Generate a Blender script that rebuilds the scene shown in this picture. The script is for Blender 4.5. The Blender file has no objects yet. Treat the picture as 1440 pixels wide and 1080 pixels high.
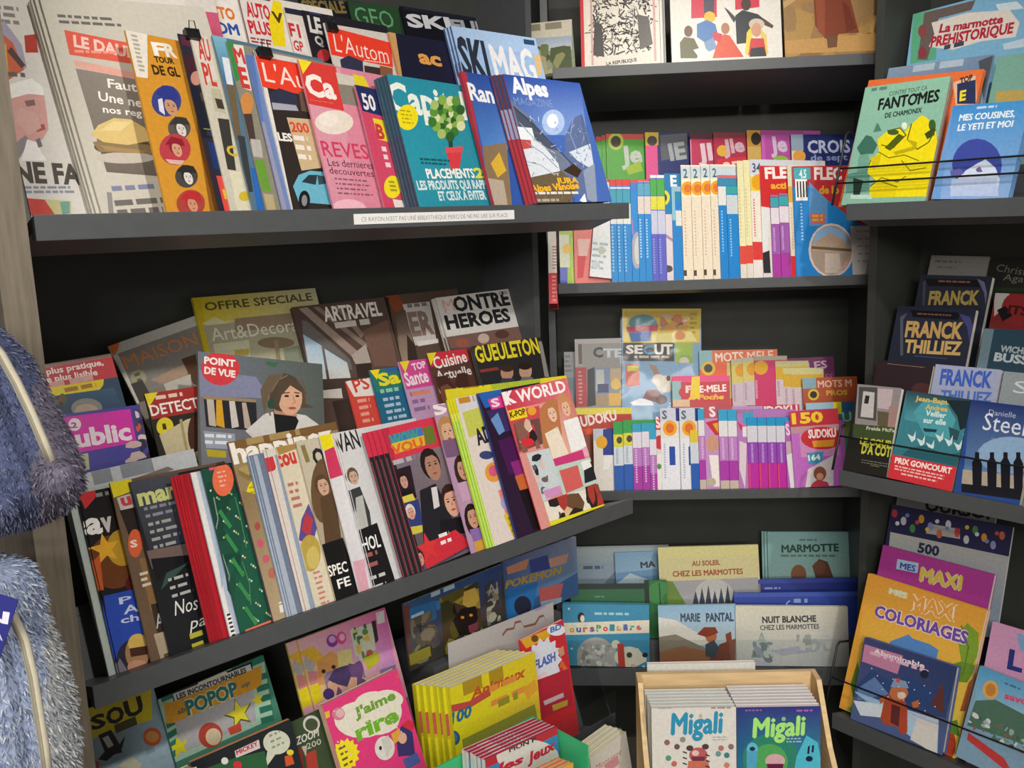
import bpy, bmesh, math, random
from mathutils import Vector, Matrix
random.seed(7)
S = bpy.context.scene
COL = S.collection
# ------------------------------------------------------------------ camera
FPX, PITCH, ROLL = 1287.0, math.radians(10.1), math.radians(2.06)
CAM = Vector((0, 0, 1.62))
cf = Vector((0, math.cos(PITCH), -math.sin(PITCH)))
_r = Vector((1, 0, 0)); _u = Vector((0, math.sin(PITCH), math.cos(PITCH)))
cr = _r*math.cos(ROLL) - _u*math.sin(ROLL)
cu = _u*math.cos(ROLL) + _r*math.sin(ROLL)
cam = bpy.data.objects.new('camera', bpy.data.cameras.new('camera')); COL.objects.link(cam)
M = Matrix.Identity(4)
for i in range(3):
    M[i][0], M[i][1], M[i][2], M[i][3] = cr[i], cu[i], -cf[i], CAM[i]
cam.matrix_world = M
cam.data.sensor_width = 36.0; cam.data.lens = FPX/1440*36.0
cam.data.clip_start = 0.05
S.camera = cam
# ------------------------------------------------------------------ exposure, world, lamps
S.view_settings.view_transform = 'Standard'; S.view_settings.look = 'None'
S.view_settings.exposure = 0.0; S.view_settings.gamma = 1.0
S.view_settings.use_curve_mapping = False
W = bpy.data.worlds.new('shop'); S.world = W; W.use_nodes = True
W.node_tree.nodes['Background'].inputs[0].default_value = (1.0, 0.93, 0.86, 1)
W.node_tree.nodes['Background'].inputs[1].default_value = 0.34
def area(name, loc, aim, sx, sy, power, col):
    l = bpy.data.lights.new(name, 'AREA'); l.shape = 'RECTANGLE'; l.size = sx; l.size_y = sy
    l.energy = power; l.color = col
    o = bpy.data.objects.new(name, l); COL.objects.link(o)
    o.location = loc
    o.rotation_euler = (Vector(aim) - Vector(loc)).to_track_quat('-Z', 'Y').to_euler()
    return o
def spot(name, loc, aim, power, size, blend, rad, col):
    l = bpy.data.lights.new(name, 'SPOT'); l.energy = power; l.spot_size = math.radians(size)
    l.spot_blend = blend; l.shadow_soft_size = rad; l.color = col
    o = bpy.data.objects.new(name, l); COL.objects.link(o); o.location = loc
    o.rotation_euler = (Vector(aim) - Vector(loc)).to_track_quat('-Z', 'Y').to_euler()
    return o
spot('ceiling_spot_left', (0.80, -0.10, 2.75), (-0.10, 1.55, 1.45), 108, 70, 0.7, 0.04, (1, 0.94, 0.86))
spot('ceiling_spot_corner', (0.50, 1.20, 2.80), (0.60, 2.4, 1.40), 42, 66, 0.8, 0.05, (1, 0.96, 0.9))
area('ceiling_panel_near', (-0.2, -1.4, 2.86), (-0.2, -1.0, 0.0), 1.2, 0.6, 45, (1, 0.95, 0.88))
area('ceiling_panel_middle', (-0.3, -3.0, 2.86), (-0.3, -2.2, 0.0), 2.4, 0.6, 118, (1, 0.95, 0.88))
area('ceiling_panel_far', (0.0, -4.8, 2.86), (0.0, -3.6, 0.0), 3.0, 0.8, 265, (1, 0.95, 0.88))

# ------------------------------------------------------------------ colours and materials
def lin(c): return c/12.92 if c <= 0.04045 else ((c+0.055)/1.055)**2.4
_cc = {}
def hx(s):
    if isinstance(s, tuple): return s
    if s not in _cc:
        h = s.lstrip('#')
        if len(h) == 3: h = ''.join(a*2 for a in h)
        _cc[s] = tuple(lin(int(h[i:i+2], 16)/255) for i in (0, 2, 4)) + (1.0,)
    return _cc[s]
def mat(name, col=None, rough=0.5, spec=0.5, vcol=False, noise=None, bump=None, metal=0.0):
    m = bpy.data.materials.new(name); m.use_nodes = True
    nt = m.node_tree; b = nt.nodes['Principled BSDF']
    b.inputs['Roughness'].default_value = rough
    b.inputs['Specular IOR Level'].default_value = spec
    b.inputs['Metallic'].default_value = metal
    src = None
    if vcol:
        a = nt.nodes.new('ShaderNodeVertexColor'); a.layer_name = 'Col'; src = a.outputs['Color']
    elif col: b.inputs['Base Color'].default_value = hx(col)
    if noise:
        sc, amt, stretch = noise
        tc = nt.nodes.new('ShaderNodeTexCoord'); mp = nt.nodes.new('ShaderNodeMapping')
        mp.inputs['Scale'].default_value = stretch
        nz = nt.nodes.new('ShaderNodeTexNoise'); nz.inputs['Scale'].default_value = sc; nz.inputs['Detail'].default_value = 6
        nt.links.new(tc.outputs['Object'], mp.inputs[0]); nt.links.new(mp.outputs[0], nz.inputs['Vector'])
        rp = nt.nodes.new('ShaderNodeMapRange'); rp.inputs['From Min'].default_value = 0.3; rp.inputs['From Max'].default_value = 0.7
        rp.inputs['To Min'].default_value = 1-amt; rp.inputs['To Max'].default_value = 1+amt
        nt.links.new(nz.outputs['Fac'], rp.inputs[0])
        hs = nt.nodes.new('ShaderNodeHueSaturation')
        if src: nt.links.new(src, hs.inputs['Color'])
        else: hs.inputs['Color'].default_value = hx(col)
        nt.links.new(rp.outputs[0], hs.inputs['Value']); src = hs.outputs[0]
        if bump:
            bp = nt.nodes.new('ShaderNodeBump'); bp.inputs['Strength'].default_value = bump; bp.inputs['Distance'].default_value = 0.002
            nt.links.new(nz.outputs['Fac'], bp.inputs['Height']); nt.links.new(bp.outputs[0], b.inputs['Normal'])
    if src: nt.links.new(src, b.inputs['Base Color'])
    return m
GLOSSY = mat('glossy_print', rough=0.36, spec=0.27, vcol=True, noise=(130, 0.07, (1, 1, 1)))
MATTE = mat('matte_print', rough=0.7, spec=0.2, vcol=True, noise=(150, 0.05, (1, 1, 1)))
PAGES = mat('page_edges', vcol=True, rough=0.8, spec=0.15, noise=(900, 0.14, (0.02, 0.02, 1)))
SHELF = mat('charcoal_laminate', '#4d5053', 0.42, 0.4, noise=(60, 0.05, (1, 1, 1)))
PANEL = mat('dark_back_panel', '#3c3e3b', 0.5, 0.35, noise=(18, 0.08, (1, 1, 1)))
WOOD = mat('grey_oak_veneer', '#746b5e', 0.6, 0.25, noise=(26, 0.2, (6, 6, 0.5)), bump=0.15)
PINE = mat('pale_pine', '#d6b98c', 0.6, 0.25, noise=(14, 0.12, (1, 1, 8)), bump=0.1)
WIRE = mat('dark_wire', '#2f3033', 0.35, 0.5, metal=0.6)
FLOORM = mat('floor_vinyl', '#6b6862', 0.5, 0.4, noise=(8, 0.1, (1, 1, 1)))
def clear_mat(name, fac, tint, rough):
    m = bpy.data.materials.new(name); m.use_nodes = True; nt = m.node_tree
    nt.nodes.remove(nt.nodes['Principled BSDF'])
    tr = nt.nodes.new('ShaderNodeBsdfTransparent'); tr.inputs[0].default_value = tint
    gl = nt.nodes.new('ShaderNodeBsdfGlossy'); gl.inputs['Roughness'].default_value = rough
    mx = nt.nodes.new('ShaderNodeMixShader'); mx.inputs[0].default_value = fac
    nt.links.new(tr.outputs[0], mx.inputs[1]); nt.links.new(gl.outputs[0], mx.inputs[2])
    nt.links.new(mx.outputs[0], nt.nodes['Material Output'].inputs[0])
    return m
FILM = clear_mat('clear_plastic_film', 0.012, (0.98, 0.98, 0.98, 1), 0.07)
ACRYL = clear_mat('clear_acrylic', 0.05, (0.97, 0.98, 0.98, 1), 0.05)

# ------------------------------------------------------------------ pixel rays, boards
def ray(p): return cf + cr*((p[0]-720)/FPX) - cu*((p[1]-540)/FPX)
def hit(p, P, n):
    d = ray(p); return CAM + d*((P-CAM).dot(n)/d.dot(n))
class Board:
    """A tilted display shelf: O = left end of its front top edge, d = along, w = out to the reader, v = up the covers."""
    def __init__(s, O, az, alpha, sgn=1):
        a = math.radians(az); s.O = Vector(O); s.d = Vector((math.sin(a), math.cos(a), 0))
        s.n = Vector((s.d.y, -s.d.x, 0)); al = math.radians(alpha); Z = Vector((0, 0, 1))
        s.v = Z*math.cos(al) - s.n*math.sin(al); s.w = s.n*math.cos(al) + Z*math.sin(al); s.Z = Z
    def P(s, u, v=0, w=0): return s.O + s.d*u + s.v*v + s.w*w
    def U(s, u, z=0, q=0): return s.O + s.d*u + s.Z*z - s.n*q          # untilted: up and behind

LAZ, RAZ, CAZ = 47.85, 140.35, 94.0
LO = Vector((-0.6019, 1.1903, 0)); RO = Vector((0.7360, 2.0091, 0)); CO = Vector((0.1250, 2.3068, 0))
def zb(o, z): return Vector((o.x, o.y, z))
LU = Board(zb(LO, 1.650), LAZ, 18); LL = Board(zb(LO, 1.000), LAZ, 20)
C1 = Board(zb(CO, 1.980), CAZ, 14); C2 = Board(zb(CO, 1.461), CAZ, 14); C3 = Board(zb(CO, 0.918), CAZ, 14); C4 = Board(zb(CO, 0.420), CAZ, 14)
R1 = Board(zb(RO, 1.631), RAZ, 18); R2 = Board(zb(RO, 1.038), RAZ, 18); R3 = Board(zb(RO, 0.438), RAZ, 18)

# ------------------------------------------------------------------ mesh helpers
def newobj(name, me, m, parent=None):
    o = bpy.data.objects.new(name, me); COL.objects.link(o)
    if m is not None and len(me.materials) == 0:
        for k in (m if isinstance(m, (list, tuple)) else [m]): me.materials.append(k)
    if parent: o.parent = parent
    return o
def bmobj(name, bm, m, parent=None, smooth=False):
    me = bpy.data.meshes.new(name); bm.normal_update(); bm.to_mesh(me); bm.free()
    if smooth:
        for p in me.polygons: p.use_smooth = True
    return newobj(name, me, m, parent)
def tag(o, label=None, cat=None, group=None, kind=None):
    if label: o['label'] = label
    if cat: o['category'] = cat
    if group: o['group'] = group
    if kind: o['kind'] = kind
    return o
def empty(name, label, cat, mw, group=None):
    o = bpy.data.objects.new(name, None); COL.objects.link(o); o.empty_display_size = 0.02
    o.matrix_world = mw; return tag(o, label, cat, group)
def box_pts(bm, pts, bevel=0):
    """hexahedron from 8 points: 4 bottom then 4 top, both counter-clockwise from above"""
    v = [bm.verts.new(p) for p in pts]
    fs = [(3, 2, 1, 0), (4, 5, 6, 7), (0, 1, 5, 4), (1, 2, 6, 5), (2, 3, 7, 6), (3, 0, 4, 7)]
    f = [bm.faces.new([v[i] for i in q]) for q in fs]
    if bevel:
        es = list({e for q in f for e in q.edges})
        bmesh.ops.bevel(bm, geom=es, offset=bevel, segments=2, affect='EDGES', profile=0.7)
def box(bm, x0, x1, y0, y1, z0, z1, bevel=0):
    box_pts(bm, [(x0, y0, z0), (x1, y0, z0), (x1, y1, z0), (x0, y1, z0), (x0, y0, z1), (x1, y0, z1), (x1, y1, z1), (x0, y1, z1)], bevel)
def bbox_board(bm, B, u0, u1, v0, v1, w0, w1, bevel=0, tilt=True):
    f = B.P if tilt else (lambda u, v, w: B.U(u, v, -w))
    box_pts(bm, [f(u0, v0, w1), f(u1, v0, w1), f(u1, v0, w0), f(u0, v0, w0), f(u0, v1, w1), f(u1, v1, w1), f(u1, v1, w0), f(u0, v1, w0)], bevel)
def wire_tube(bm, pts, r, seg=6):
    """tube along a polyline"""
    rings = []
    n = len(pts); pts = [Vector(p) for p in pts]
    for i, p in enumerate(pts):
        t = (pts[min(i+1, n-1)] - pts[max(i-1, 0)]).normalized()
        a = t.orthogonal().normalized() if i == 0 else (a - t*a.dot(t)).normalized()
        b = t.cross(a)
        rings.append([bm.verts.new(p + (a*math.cos(2*math.pi*k/seg) + b*math.sin(2*math.pi*k/seg))*r) for k in range(seg)])
    for i in range(n-1):
        for k in range(seg):
            bm.faces.new((rings[i][k], rings[i][(k+1) % seg], rings[i+1][(k+1) % seg], rings[i+1][k]))
    bm.faces.new(rings[0][::-1]); bm.faces.new(rings[-1])

# ------------------------------------------------------------------ printed covers
_tc = {}
def text_mesh(s, bold, shear):
    k = (s, bold, shear)
    if k not in _tc:
        c = bpy.data.curves.new('t', 'FONT'); c.body = s; c.size = 1; c.offset = 0 if 'M' in s else bold; c.shear = shear; c.resolution_u = 2
        o = bpy.data.objects.new('t', c); COL.objects.link(o)
        dg = bpy.context.evaluated_depsgraph_get(); me = bpy.data.meshes.new_from_object(o.evaluated_get(dg))
        vs = [(v.co.x, v.co.y) for v in me.vertices]; fs = [tuple(p.vertices) for p in me.polygons]
        bpy.data.objects.remove(o); bpy.data.curves.remove(c); bpy.data.meshes.remove(me)
        if 'M' in s and bold > 0:                    # this letter's outline cannot be fattened: strike it several times instead
            n0 = len(vs); v0, f0 = vs[:], fs[:]
            for j, (ox, oy) in enumerate(((-bold, 0), (bold, 0), (0, -bold*.8), (0, bold*.8))):
                vs += [(a+ox, b+oy) for a, b in v0]; fs += [tuple(i+n0*(j+1) for i in f) for f in f0]
        xs = [a for a, b in vs] or [0, 1]
        _tc[k] = (vs, fs, min(xs), max(xs))
    return _tc[k]
CAPH = 0.73
def clip(poly, w, h):
    for ax, lim, sg in ((0, 0, 1), (0, w, -1), (1, 0, 1), (1, h, -1)):
        out = []
        for i in range(len(poly)):
            a, b = poly[i], poly[(i+1) % len(poly)]
            da, db = (a[0][ax]-lim)*sg, (b[0][ax]-lim)*sg
            if da >= 0: out.append(a)
            if (da > 0 > db) or (da < 0 < db):
                t = da/(da-db)
                out.append(((a[0][0]+(b[0][0]-a[0][0])*t, a[0][1]+(b[0][1]-a[0][1])*t), tuple(a[1][j]+(b[1][j]-a[1][j])*t for j in range(4))))
        poly = out
        if len(poly) < 3: return []
    return poly
class Art:
    """collects flat printed shapes on a w x h cover, each a hair above the last"""
    def __init__(s, w, h, px2l, seed):
        s.w, s.h, s.px, s.polys, s.k = w, h, px2l, [], 0; s.rng = random.Random(seed)
    def poly(s, pts, col, step=True):
        if step: s.k += 1
        cs = [hx(c) for c in col] if isinstance(col, list) else [hx(col)]*len(pts)
        p = clip(list(zip([tuple(q) for q in pts], cs)), s.w, s.h)
        if p: s.polys.append(([q[0] for q in p], [q[1] for q in p], s.k))
    def run(s, ops, norm):
        f = (lambda x, y: (x*s.w, (1-y)*s.h)) if norm else (lambda x, y: s.px((x, y)))
        for op in ops:
            getattr(s, op[0])(f, *op[1:])
    def rectpts(s, f, x0, y0, x1, y1):
        a = f(x0, y0); b = f(x1, y1); X = sorted((a[0], b[0])); Y = sorted((a[1], b[1]))
        return [(X[0], Y[1]), (X[0], Y[0]), (X[1], Y[0]), (X[1], Y[1])]
    def R(s, f, x0, y0, x1, y1, c, c2=None):
        s.poly(s.rectpts(f, x0, y0, x1, y1), c if c2 is None else [c, c2, c2, c])
    def Q(s, f, pts, c): s.poly([f(*p) for p in pts], c)
    def E(s, f, cx, cy, rx, ry, c, n=20):
        s.poly([f(cx+rx*math.cos(2*math.pi*i/n), cy+ry*math.sin(2*math.pi*i/n)) for i in range(n)], c)
    def O(s, f, cx, cy, r, c, k=1.0, n=18):
        """round in the plane of the cover: r in units of cover width for norm, px across otherwise"""
        a = f(cx, cy); b = f(cx+r, cy); rr = math.hypot(a[0]-b[0], a[1]-b[1])
        s.poly([(a[0]+rr*math.cos(2*math.pi*i/n), a[1]+rr*k*math.sin(2*math.pi*i/n)) for i in range(n)], c)
    def B(s, f, cx, cy, r, c, spikes=12):
        """starburst"""
        a = f(cx, cy); b = f(cx+r, cy); rr = math.hypot(a[0]-b[0], a[1]-b[1])
        pts = []
        for i in range(spikes):
            t = 2*math.pi*i/spikes; t2 = 2*math.pi*(i+1)/spikes; tm = (t+t2)/2
            s.poly([(a[0], a[1]), (a[0]+rr*.8*math.cos(t), a[1]+rr*.8*math.sin(t)), (a[0]+rr*math.cos(tm), a[1]+rr*math.sin(tm)), (a[0]+rr*.8*math.cos(t2), a[1]+rr*.8*math.sin(t2))], c, i == 0)
    def T(s, f, x0, y0, x1, y1, hpx, txt, c, bold=0.02, shear=0.0, out=None, up=None):
        """text between two baseline points; cap height given in the same units"""
        bold = min(bold, .042 if up is None else .1)
        a, b = f(x0, y0), f(x1, y1)
        dx, dy = b[0]-a[0], b[1]-a[1]; L = math.hypot(dx, dy) or 1e-6
        if up is None:
            t = f(x0, y0-hpx); H = abs((t[0]-a[0])*(-dy/L) + (t[1]-a[1])*(dx/L))
        else: H = up
        if out:
            s.T(f, x0, y0, x1, y1, hpx, txt, out, min(bold, .045)+0.05, shear, None, H)
        vs, fs, m0, m1 = text_mesh(txt, bold, shear)
        sx = L/max(m1-m0, 1e-6); sy = H/CAPH
        ex, ey = (dx/L, dy/L), (-dy/L, dx/L)
        P = [(a[0]+(x-m0)*sx*ex[0]+y*sy*ey[0], a[1]+(x-m0)*sx*ex[1]+y*sy*ey[1]) for x, y in vs]
        nb = len(fs)//5 if 'M' in txt and bold > 0 else len(fs)+1
        for j, q in enumerate(fs):
            if j % nb == 0: s.k += 1
            s.poly([P[i] for i in q], c, False)
    def L(s, f, x0, y0, x1, y1, n, c, fill=0.55, ragged=True):
        """small print: rows of word-length bars"""
        r = s.rectpts(f, x0, y0, x1, y1); X0, Y0, X1, Y1 = r[0][0], r[0][1], r[2][0], r[2][1]
        s.k += 1; lh = max((Y0-Y1)/n, 2e-4)
        for i in range(n):
            y = Y0 - lh*i; x = X0; end = X1 - (s.rng.random()*0.25*(X1-X0) if ragged else 0)
            while x < end:
                wl = min(lh*fill*(1.2+3.0*s.rng.random()), end-x)
                s.poly([(x, y), (x, y-lh*fill), (x+wl, y-lh*fill), (x+wl, y)], c, False); x += wl + lh*0.35
    def PH(s, f, x0, y0, x1, y1, pal, n=14, base=None, sz=0.3):
        """a busy photograph: overlapping blots from a palette inside a rectangle"""
        r = s.rectpts(f, x0, y0, x1, y1); X0, Y0, X1, Y1 = r[0][0], r[0][1], r[2][0], r[2][1]
        if base: s.poly(r, base)
        w, h = X1-X0, Y0-Y1; m = min(w, h)
        for i in range(n):
            cx, cy = X0+w*s.rng.random(), Y1+h*s.rng.random(); a = m*sz*(0.4+s.rng.random()); b = m*sz*(0.4+s.rng.random()); t0 = s.rng.random()*3
            pts = []
            for j in range(7):
                t = t0+2*math.pi*j/7; k = 0.75+0.5*s.rng.random()
                pts.append((min(max(cx+a*k*math.cos(t), X0), X1), min(max(cy+b*k*math.sin(t), Y1), Y0)))
            s.poly(pts, s.rng.choice(pal))
    def FC(s, f, cx, cy, hpx, skin='#d9a98a', hair='#3a2a20', cloth='#222', look=0.0, body=True, back=None):
        """head and shoulders; (cx, cy) = middle of the face, hpx = face height"""
        a = f(cx, cy); b = f(cx, cy+hpx); H = abs(a[1]-b[1]); x, y = a
        def ov(px, py, rx, ry, c, n=14): s.poly([(px+rx*math.cos(2*math.pi*i/n), py+ry*math.sin(2*math.pi*i/n)) for i in range(n)], c)
        if back: ov(x, y-.15*H, .55*H, .8*H, back)
        if body:
            s.poly([(x-.18*H, y-.3*H), (x-.22*H, y-.62*H), (x-.85*H, y-.85*H), (x-1.0*H, y-2.2*H), (x+1.0*H, y-2.2*H), (x+.85*H, y-.85*H), (x+.22*H, y-.62*H), (x+.18*H, y-.3*H)], cloth)
            s.poly([(x-.15*H, y-.3*H), (x-.2*H, y-.66*H), (x, y-.85*H), (x+.2*H, y-.66*H), (x+.15*H, y-.3*H)], skin)
        ov(x-.02*H, y+.1*H, .44*H, .52*H, hair)
        ov(x+look*.08*H, y-.02*H, .33*H, .46*H, skin)
        s.poly([(x-.36*H, y+.2*H), (x-.3*H, y+.52*H), (x+.25*H, y+.54*H), (x+.36*H, y+.2*H), (x+.15*H, y+.36*H), (x-.2*H, y+.34*H)], hair)
        d = look*.12*H
        for e in (-1, 1):
            ov(x+d+e*.14*H, y+.05*H, .06*H, .03*H, '#2a2020', 8); s.poly([(x+d+e*.07*H, y+.12*H), (x+d+e*.22*H, y+.13*H), (x+d+e*.22*H, y+.15*H), (x+d+e*.07*H, y+.15*H)][::e], hair)
        s.poly([(x+d-.03*H, y-.1*H), (x+d+.05*H, y-.1*H), (x+d+.01*H, y+.04*H)], '#b07a60')
        ov(x+d, y-.24*H, .1*H, .035*H, '#b0483f', 10)
    def LN(s, f, pts, wpx, c):
        """drawn line through points, width in the units of the points"""
        s.k += 1
        for (x0, y0), (x1, y1) in zip(pts[:-1], pts[1:]):
            dx, dy = x1-x0, y1-y0; l = math.hypot(dx, dy) or 1e-6; ox, oy = -dy/l*wpx/2, dx/l*wpx/2; ex, ey = dx/l*wpx*.3, dy/l*wpx*.3
            s.poly([f(x0+ox-ex, y0+oy-ey), f(x0-ox-ex, y0-oy-ey), f(x1-ox+ex, y1-oy+ey), f(x1+ox+ex, y1+oy+ey)], c, False)
    def HT(s, f, x0, y0, x1, y1, pal, n, ln, wd):
        """engraved hatching: n short strokes inside a rectangle"""
        for i in range(n):
            x, y, a, l = x0+(x1-x0)*s.rng.random(), y0+(y1-y0)*s.rng.random(), s.rng.random()*3.14, ln*(.4+s.rng.random())
            s.LN(f, [(x, y), (x+l*math.cos(a), y+l*math.sin(a))], wd*(.5+s.rng.random()), s.rng.choice(pal)); s.k -= 1
        s.k += 1
    def ST(s, f, cx, cy, r, c):
        a = f(cx, cy); b = f(cx+r, cy); rr = math.hypot(a[0]-b[0], a[1]-b[1]); s.k += 1
        for i in range(5):
            t = math.pi/2+2*math.pi*i/5
            s.poly([(a[0], a[1]), (a[0]+rr*.42*math.cos(t-.628), a[1]+rr*.42*math.sin(t-.628)), (a[0]+rr*math.cos(t), a[1]+rr*math.sin(t)), (a[0]+rr*.42*math.cos(t+.628), a[1]+rr*.42*math.sin(t+.628))], c, False)
    def BC(s, f, x0, y0, x1, y1, vert=False, n=9):
        """bar code"""
        r = s.rectpts(f, x0, y0, x1, y1); s.poly(r, '#f2f0ec'); X0, Y0, X1, Y1 = r[0][0], r[0][1], r[2][0], r[2][1]; s.k += 1
        for i in range(n):
            if vert:
                y = Y1+(Y0-Y1)*(i+.5)/n; s.poly([(X0+.1*(X1-X0), y), (X1-.1*(X1-X0), y), (X1-.1*(X1-X0), y+(Y0-Y1)/n*.5), (X0+.1*(X1-X0), y+(Y0-Y1)/n*.5)], '#333', False)
            else:
                x = X0+(X1-X0)*(i+.5)/n; s.poly([(x, Y1+.15*(Y0-Y1)), (x+(X1-X0)/n*.5, Y1+.15*(Y0-Y1)), (x+(X1-X0)/n*.5, Y0-.1*(Y0-Y1)), (x, Y0-.1*(Y0-Y1))], '#333', False)
LAYER = 1.2e-5
LOG = []
def paint(bm, layer, f, c):
    for i, l in enumerate(f.loops): l[layer] = c[i] if isinstance(c, list) else c
def cover_bm(w, h, t, base, back, spine, art, c_th):
    """front board + back board + spine wrapped round the pages, with the print on the front"""
    bm = bmesh.new(); cl = bm.loops.layers.float_color.new('Col')
    def slab(x0, x1, y0, y1, z0, z1, c):
        n0 = len(bm.faces); box(bm, x0, x1, y0, y1, z0, z1); bm.faces.ensure_lookup_table()
        for f in bm.faces[n0:]: paint(bm, cl, f, hx(c))
    slab(0, w, 0, h, -c_th, 0, base)
    slab(0, w, 0, h, -t, -t+c_th, back)
    slab(0, c_th, 0, h, -t+c_th, -c_th, spine)
    for pts, cs, k in art.polys:
        try:
            vs = [bm.verts.new((p[0], p[1], k*LAYER+2e-5)) for p in pts]; f = bm.faces.new(vs)
        except ValueError: continue
        f.normal_update()
        if f.normal.z < 0:
            f.normal_flip(); cs = None if cs is None else cs
            for l in f.loops: l[cl] = cs[vs.index(l.vert)]
        else:
            for l in f.loops: l[cl] = cs[vs.index(l.vert)]
    return bm
def pages_bm(w, h, t, c_th, col, inset):
    bm = bmesh.new(); cl = bm.loops.layers.float_color.new('Col')
    box(bm, c_th, w-inset, inset, h-inset, -t+c_th, -c_th)
    for f in bm.faces: paint(bm, cl, f, hx(col))
    return bm
SEED = [0]
def item(B, name, cat, label, tl, tr=None, w=0.21, bl=None, q=0.0, t=0.005, n=1, yaw=0.0, roll=0.0, H=None, v0=0.0, base='#ccc', back=None, spine=None,
         page='#e9e5da', art=(), nart=(), m=None, group=None, gap=0.0014, hard=False, edge=None, jit=0.0015, film=False, cart=None, clabel=None, fan=0.0, spread=None):
    """A magazine or book standing on board B. tl, tr: where its top corners fall; q: how far behind the shelf edge."""
    SEED[0] += 1
    TL = hit(tl, B.O - B.w*q, B.w)
    a = math.radians(yaw)
    dd = B.d*math.cos(a) - B.w*math.sin(a); ww = B.w*math.cos(a) + B.d*math.sin(a)
    if bl is not None:
        y = TL-hit(bl, TL, ww); y.normalize(); x = y.cross(ww)
    elif tr is not None:
        TR = hit(tr, TL, ww); x = (TR-TL); w = x.length; x.normalize(); y = ww.cross(x)
    else:
        r = math.radians(roll); x = dd*math.cos(r) + B.v*math.sin(r); y = B.v*math.cos(r) - dd*math.sin(r)
    if H is None:
        vt = (TL-B.O).dot(B.v); H = (min(vt, vt + w*x.dot(B.v)) - v0)/y.dot(B.v)
    BL = TL - y*H
    LOG.append((name, label[:44], round(w, 3), round(H, 3), round(math.degrees(math.asin(max(-1, min(1, x.dot(B.v))))), 1)))
    def px2l(p):
        P = hit(p, BL, ww) - BL; return (P.dot(x), P.dot(y))
    A = Art(w, H, px2l, SEED[0]*13+5)
    A.run(nart, True); A.run(art, False)
    cth = 0.0022 if hard else 0.00035
    spine = spine or base; back = back or spine
    mw = Matrix.Identity(4)
    for i in range(3): mw[i][0], mw[i][1], mw[i][2], mw[i][3] = x[i], y[i], ww[i], BL[i]
    root = empty(name, label, cat, mw, group)
    m = m or GLOSSY
    cv = bmobj('cover', cover_bm(w, H, t, base, back, spine, A, cth), m, root)
    pg = bmobj('page_block', pages_bm(w, H, t, cth, page, 0.004 if hard else 0.0012), PAGES, root)
    if film:
        b2 = bmesh.new(); nx, ny = 14, 16; rr = random.Random(SEED[0]); g = []
        for j in range(ny+1):
            g.append([b2.verts.new((-.006+(w+.012)*i/nx, (H+.014)*j/ny, 0.0035+rr.random()*.003)) for i in range(nx+1)])
        for j in range(ny):
            for i in range(nx): b2.faces.new((g[j][i], g[j][i+1], g[j+1][i+1], g[j+1][i]))
        bmobj('plastic_wrap', b2, FILM, root, True)
    if n > 1:
        clabel = clabel or ('copy stacked behind the ' + ' '.join(label.split()[:9]))
        root['group'] = root.get('group') or ('stack with the ' + ' '.join(label.split()[:7]))
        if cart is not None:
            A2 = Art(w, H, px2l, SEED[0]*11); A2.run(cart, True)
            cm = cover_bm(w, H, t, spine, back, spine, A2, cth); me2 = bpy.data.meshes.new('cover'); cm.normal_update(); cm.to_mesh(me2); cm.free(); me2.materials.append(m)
        rg = random.Random(SEED[0]*7)
        for i in range(1, n):
            c = root.copy(); COL.objects.link(c); c['label'] = clabel if n > 2 else clabel
            off = -B.w*((t+gap)*i if spread is None else spread*i) + (x - B.v*x.dot(B.v))*((rg.random()-.5)*2*jit + fan*i)
            mm = mw.copy(); mm.translation = BL + off; c.matrix_world = mm
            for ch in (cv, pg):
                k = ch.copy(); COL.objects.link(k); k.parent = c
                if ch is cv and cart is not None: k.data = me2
    return root
# ------------------------------------------------------------------ the setting
def struct(name, bm, m):
    o = bmobj(name, bm, m); o['kind'] = 'structure'; return o
bm = bmesh.new(); box(bm, -3.5, 3.5, -6, 4, -0.05, 0); struct('floor', bm, FLOORM)
bm = bmesh.new(); box(bm, -3.5, 3.5, -6, 4, 2.9, 2.95); struct('ceiling', bm, mat('ceiling_tiles', '#b9b6b0', 0.8, 0.1, noise=(5, 0.05, (1, 1, 1))))
LLEN, CLEN, RLEN = 1.1645, 0.81, 0.80
def wallbox(B, u0, u1, z0, z1, q0, q1, bm):
    box_pts(bm, [B.U(u0, z0-B.O.z, q0), B.U(u1, z0-B.O.z, q0), B.U(u1, z0-B.O.z, q1), B.U(u0, z0-B.O.z, q1),
                 B.U(u0, z1-B.O.z, q0), B.U(u1, z1-B.O.z, q0), B.U(u1, z1-B.O.z, q1), B.U(u0, z1-B.O.z, q1)])
QL, QC, QR = 0.485, 0.36, 0.40
bm = bmesh.new(); wallbox(LU, -0.012, LLEN+.02, 0, 2.9, QL, QL+.02, bm); struct('wall_left', bm, PANEL)
bm = bmesh.new(); wallbox(C1, -0.30, CLEN+.40, 0, 2.9, QC, QC+.02, bm); struct('wall_back', bm, PANEL)
bm = bmesh.new(); wallbox(R1, -0.06, RLEN+.5, 0, 2.9, QR, QR+.02, bm); struct('wall_right', bm, PANEL)
bm = bmesh.new(); wallbox(LU, -1.2, -0.05, 0, 2.9, QL, QL+.02, bm); struct('wall_left_side', bm, mat('dim_violet_grey_wall', '#4a4656', 0.7, 0.2, noise=(6, 0.08, (1, 1, 1))))
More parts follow.
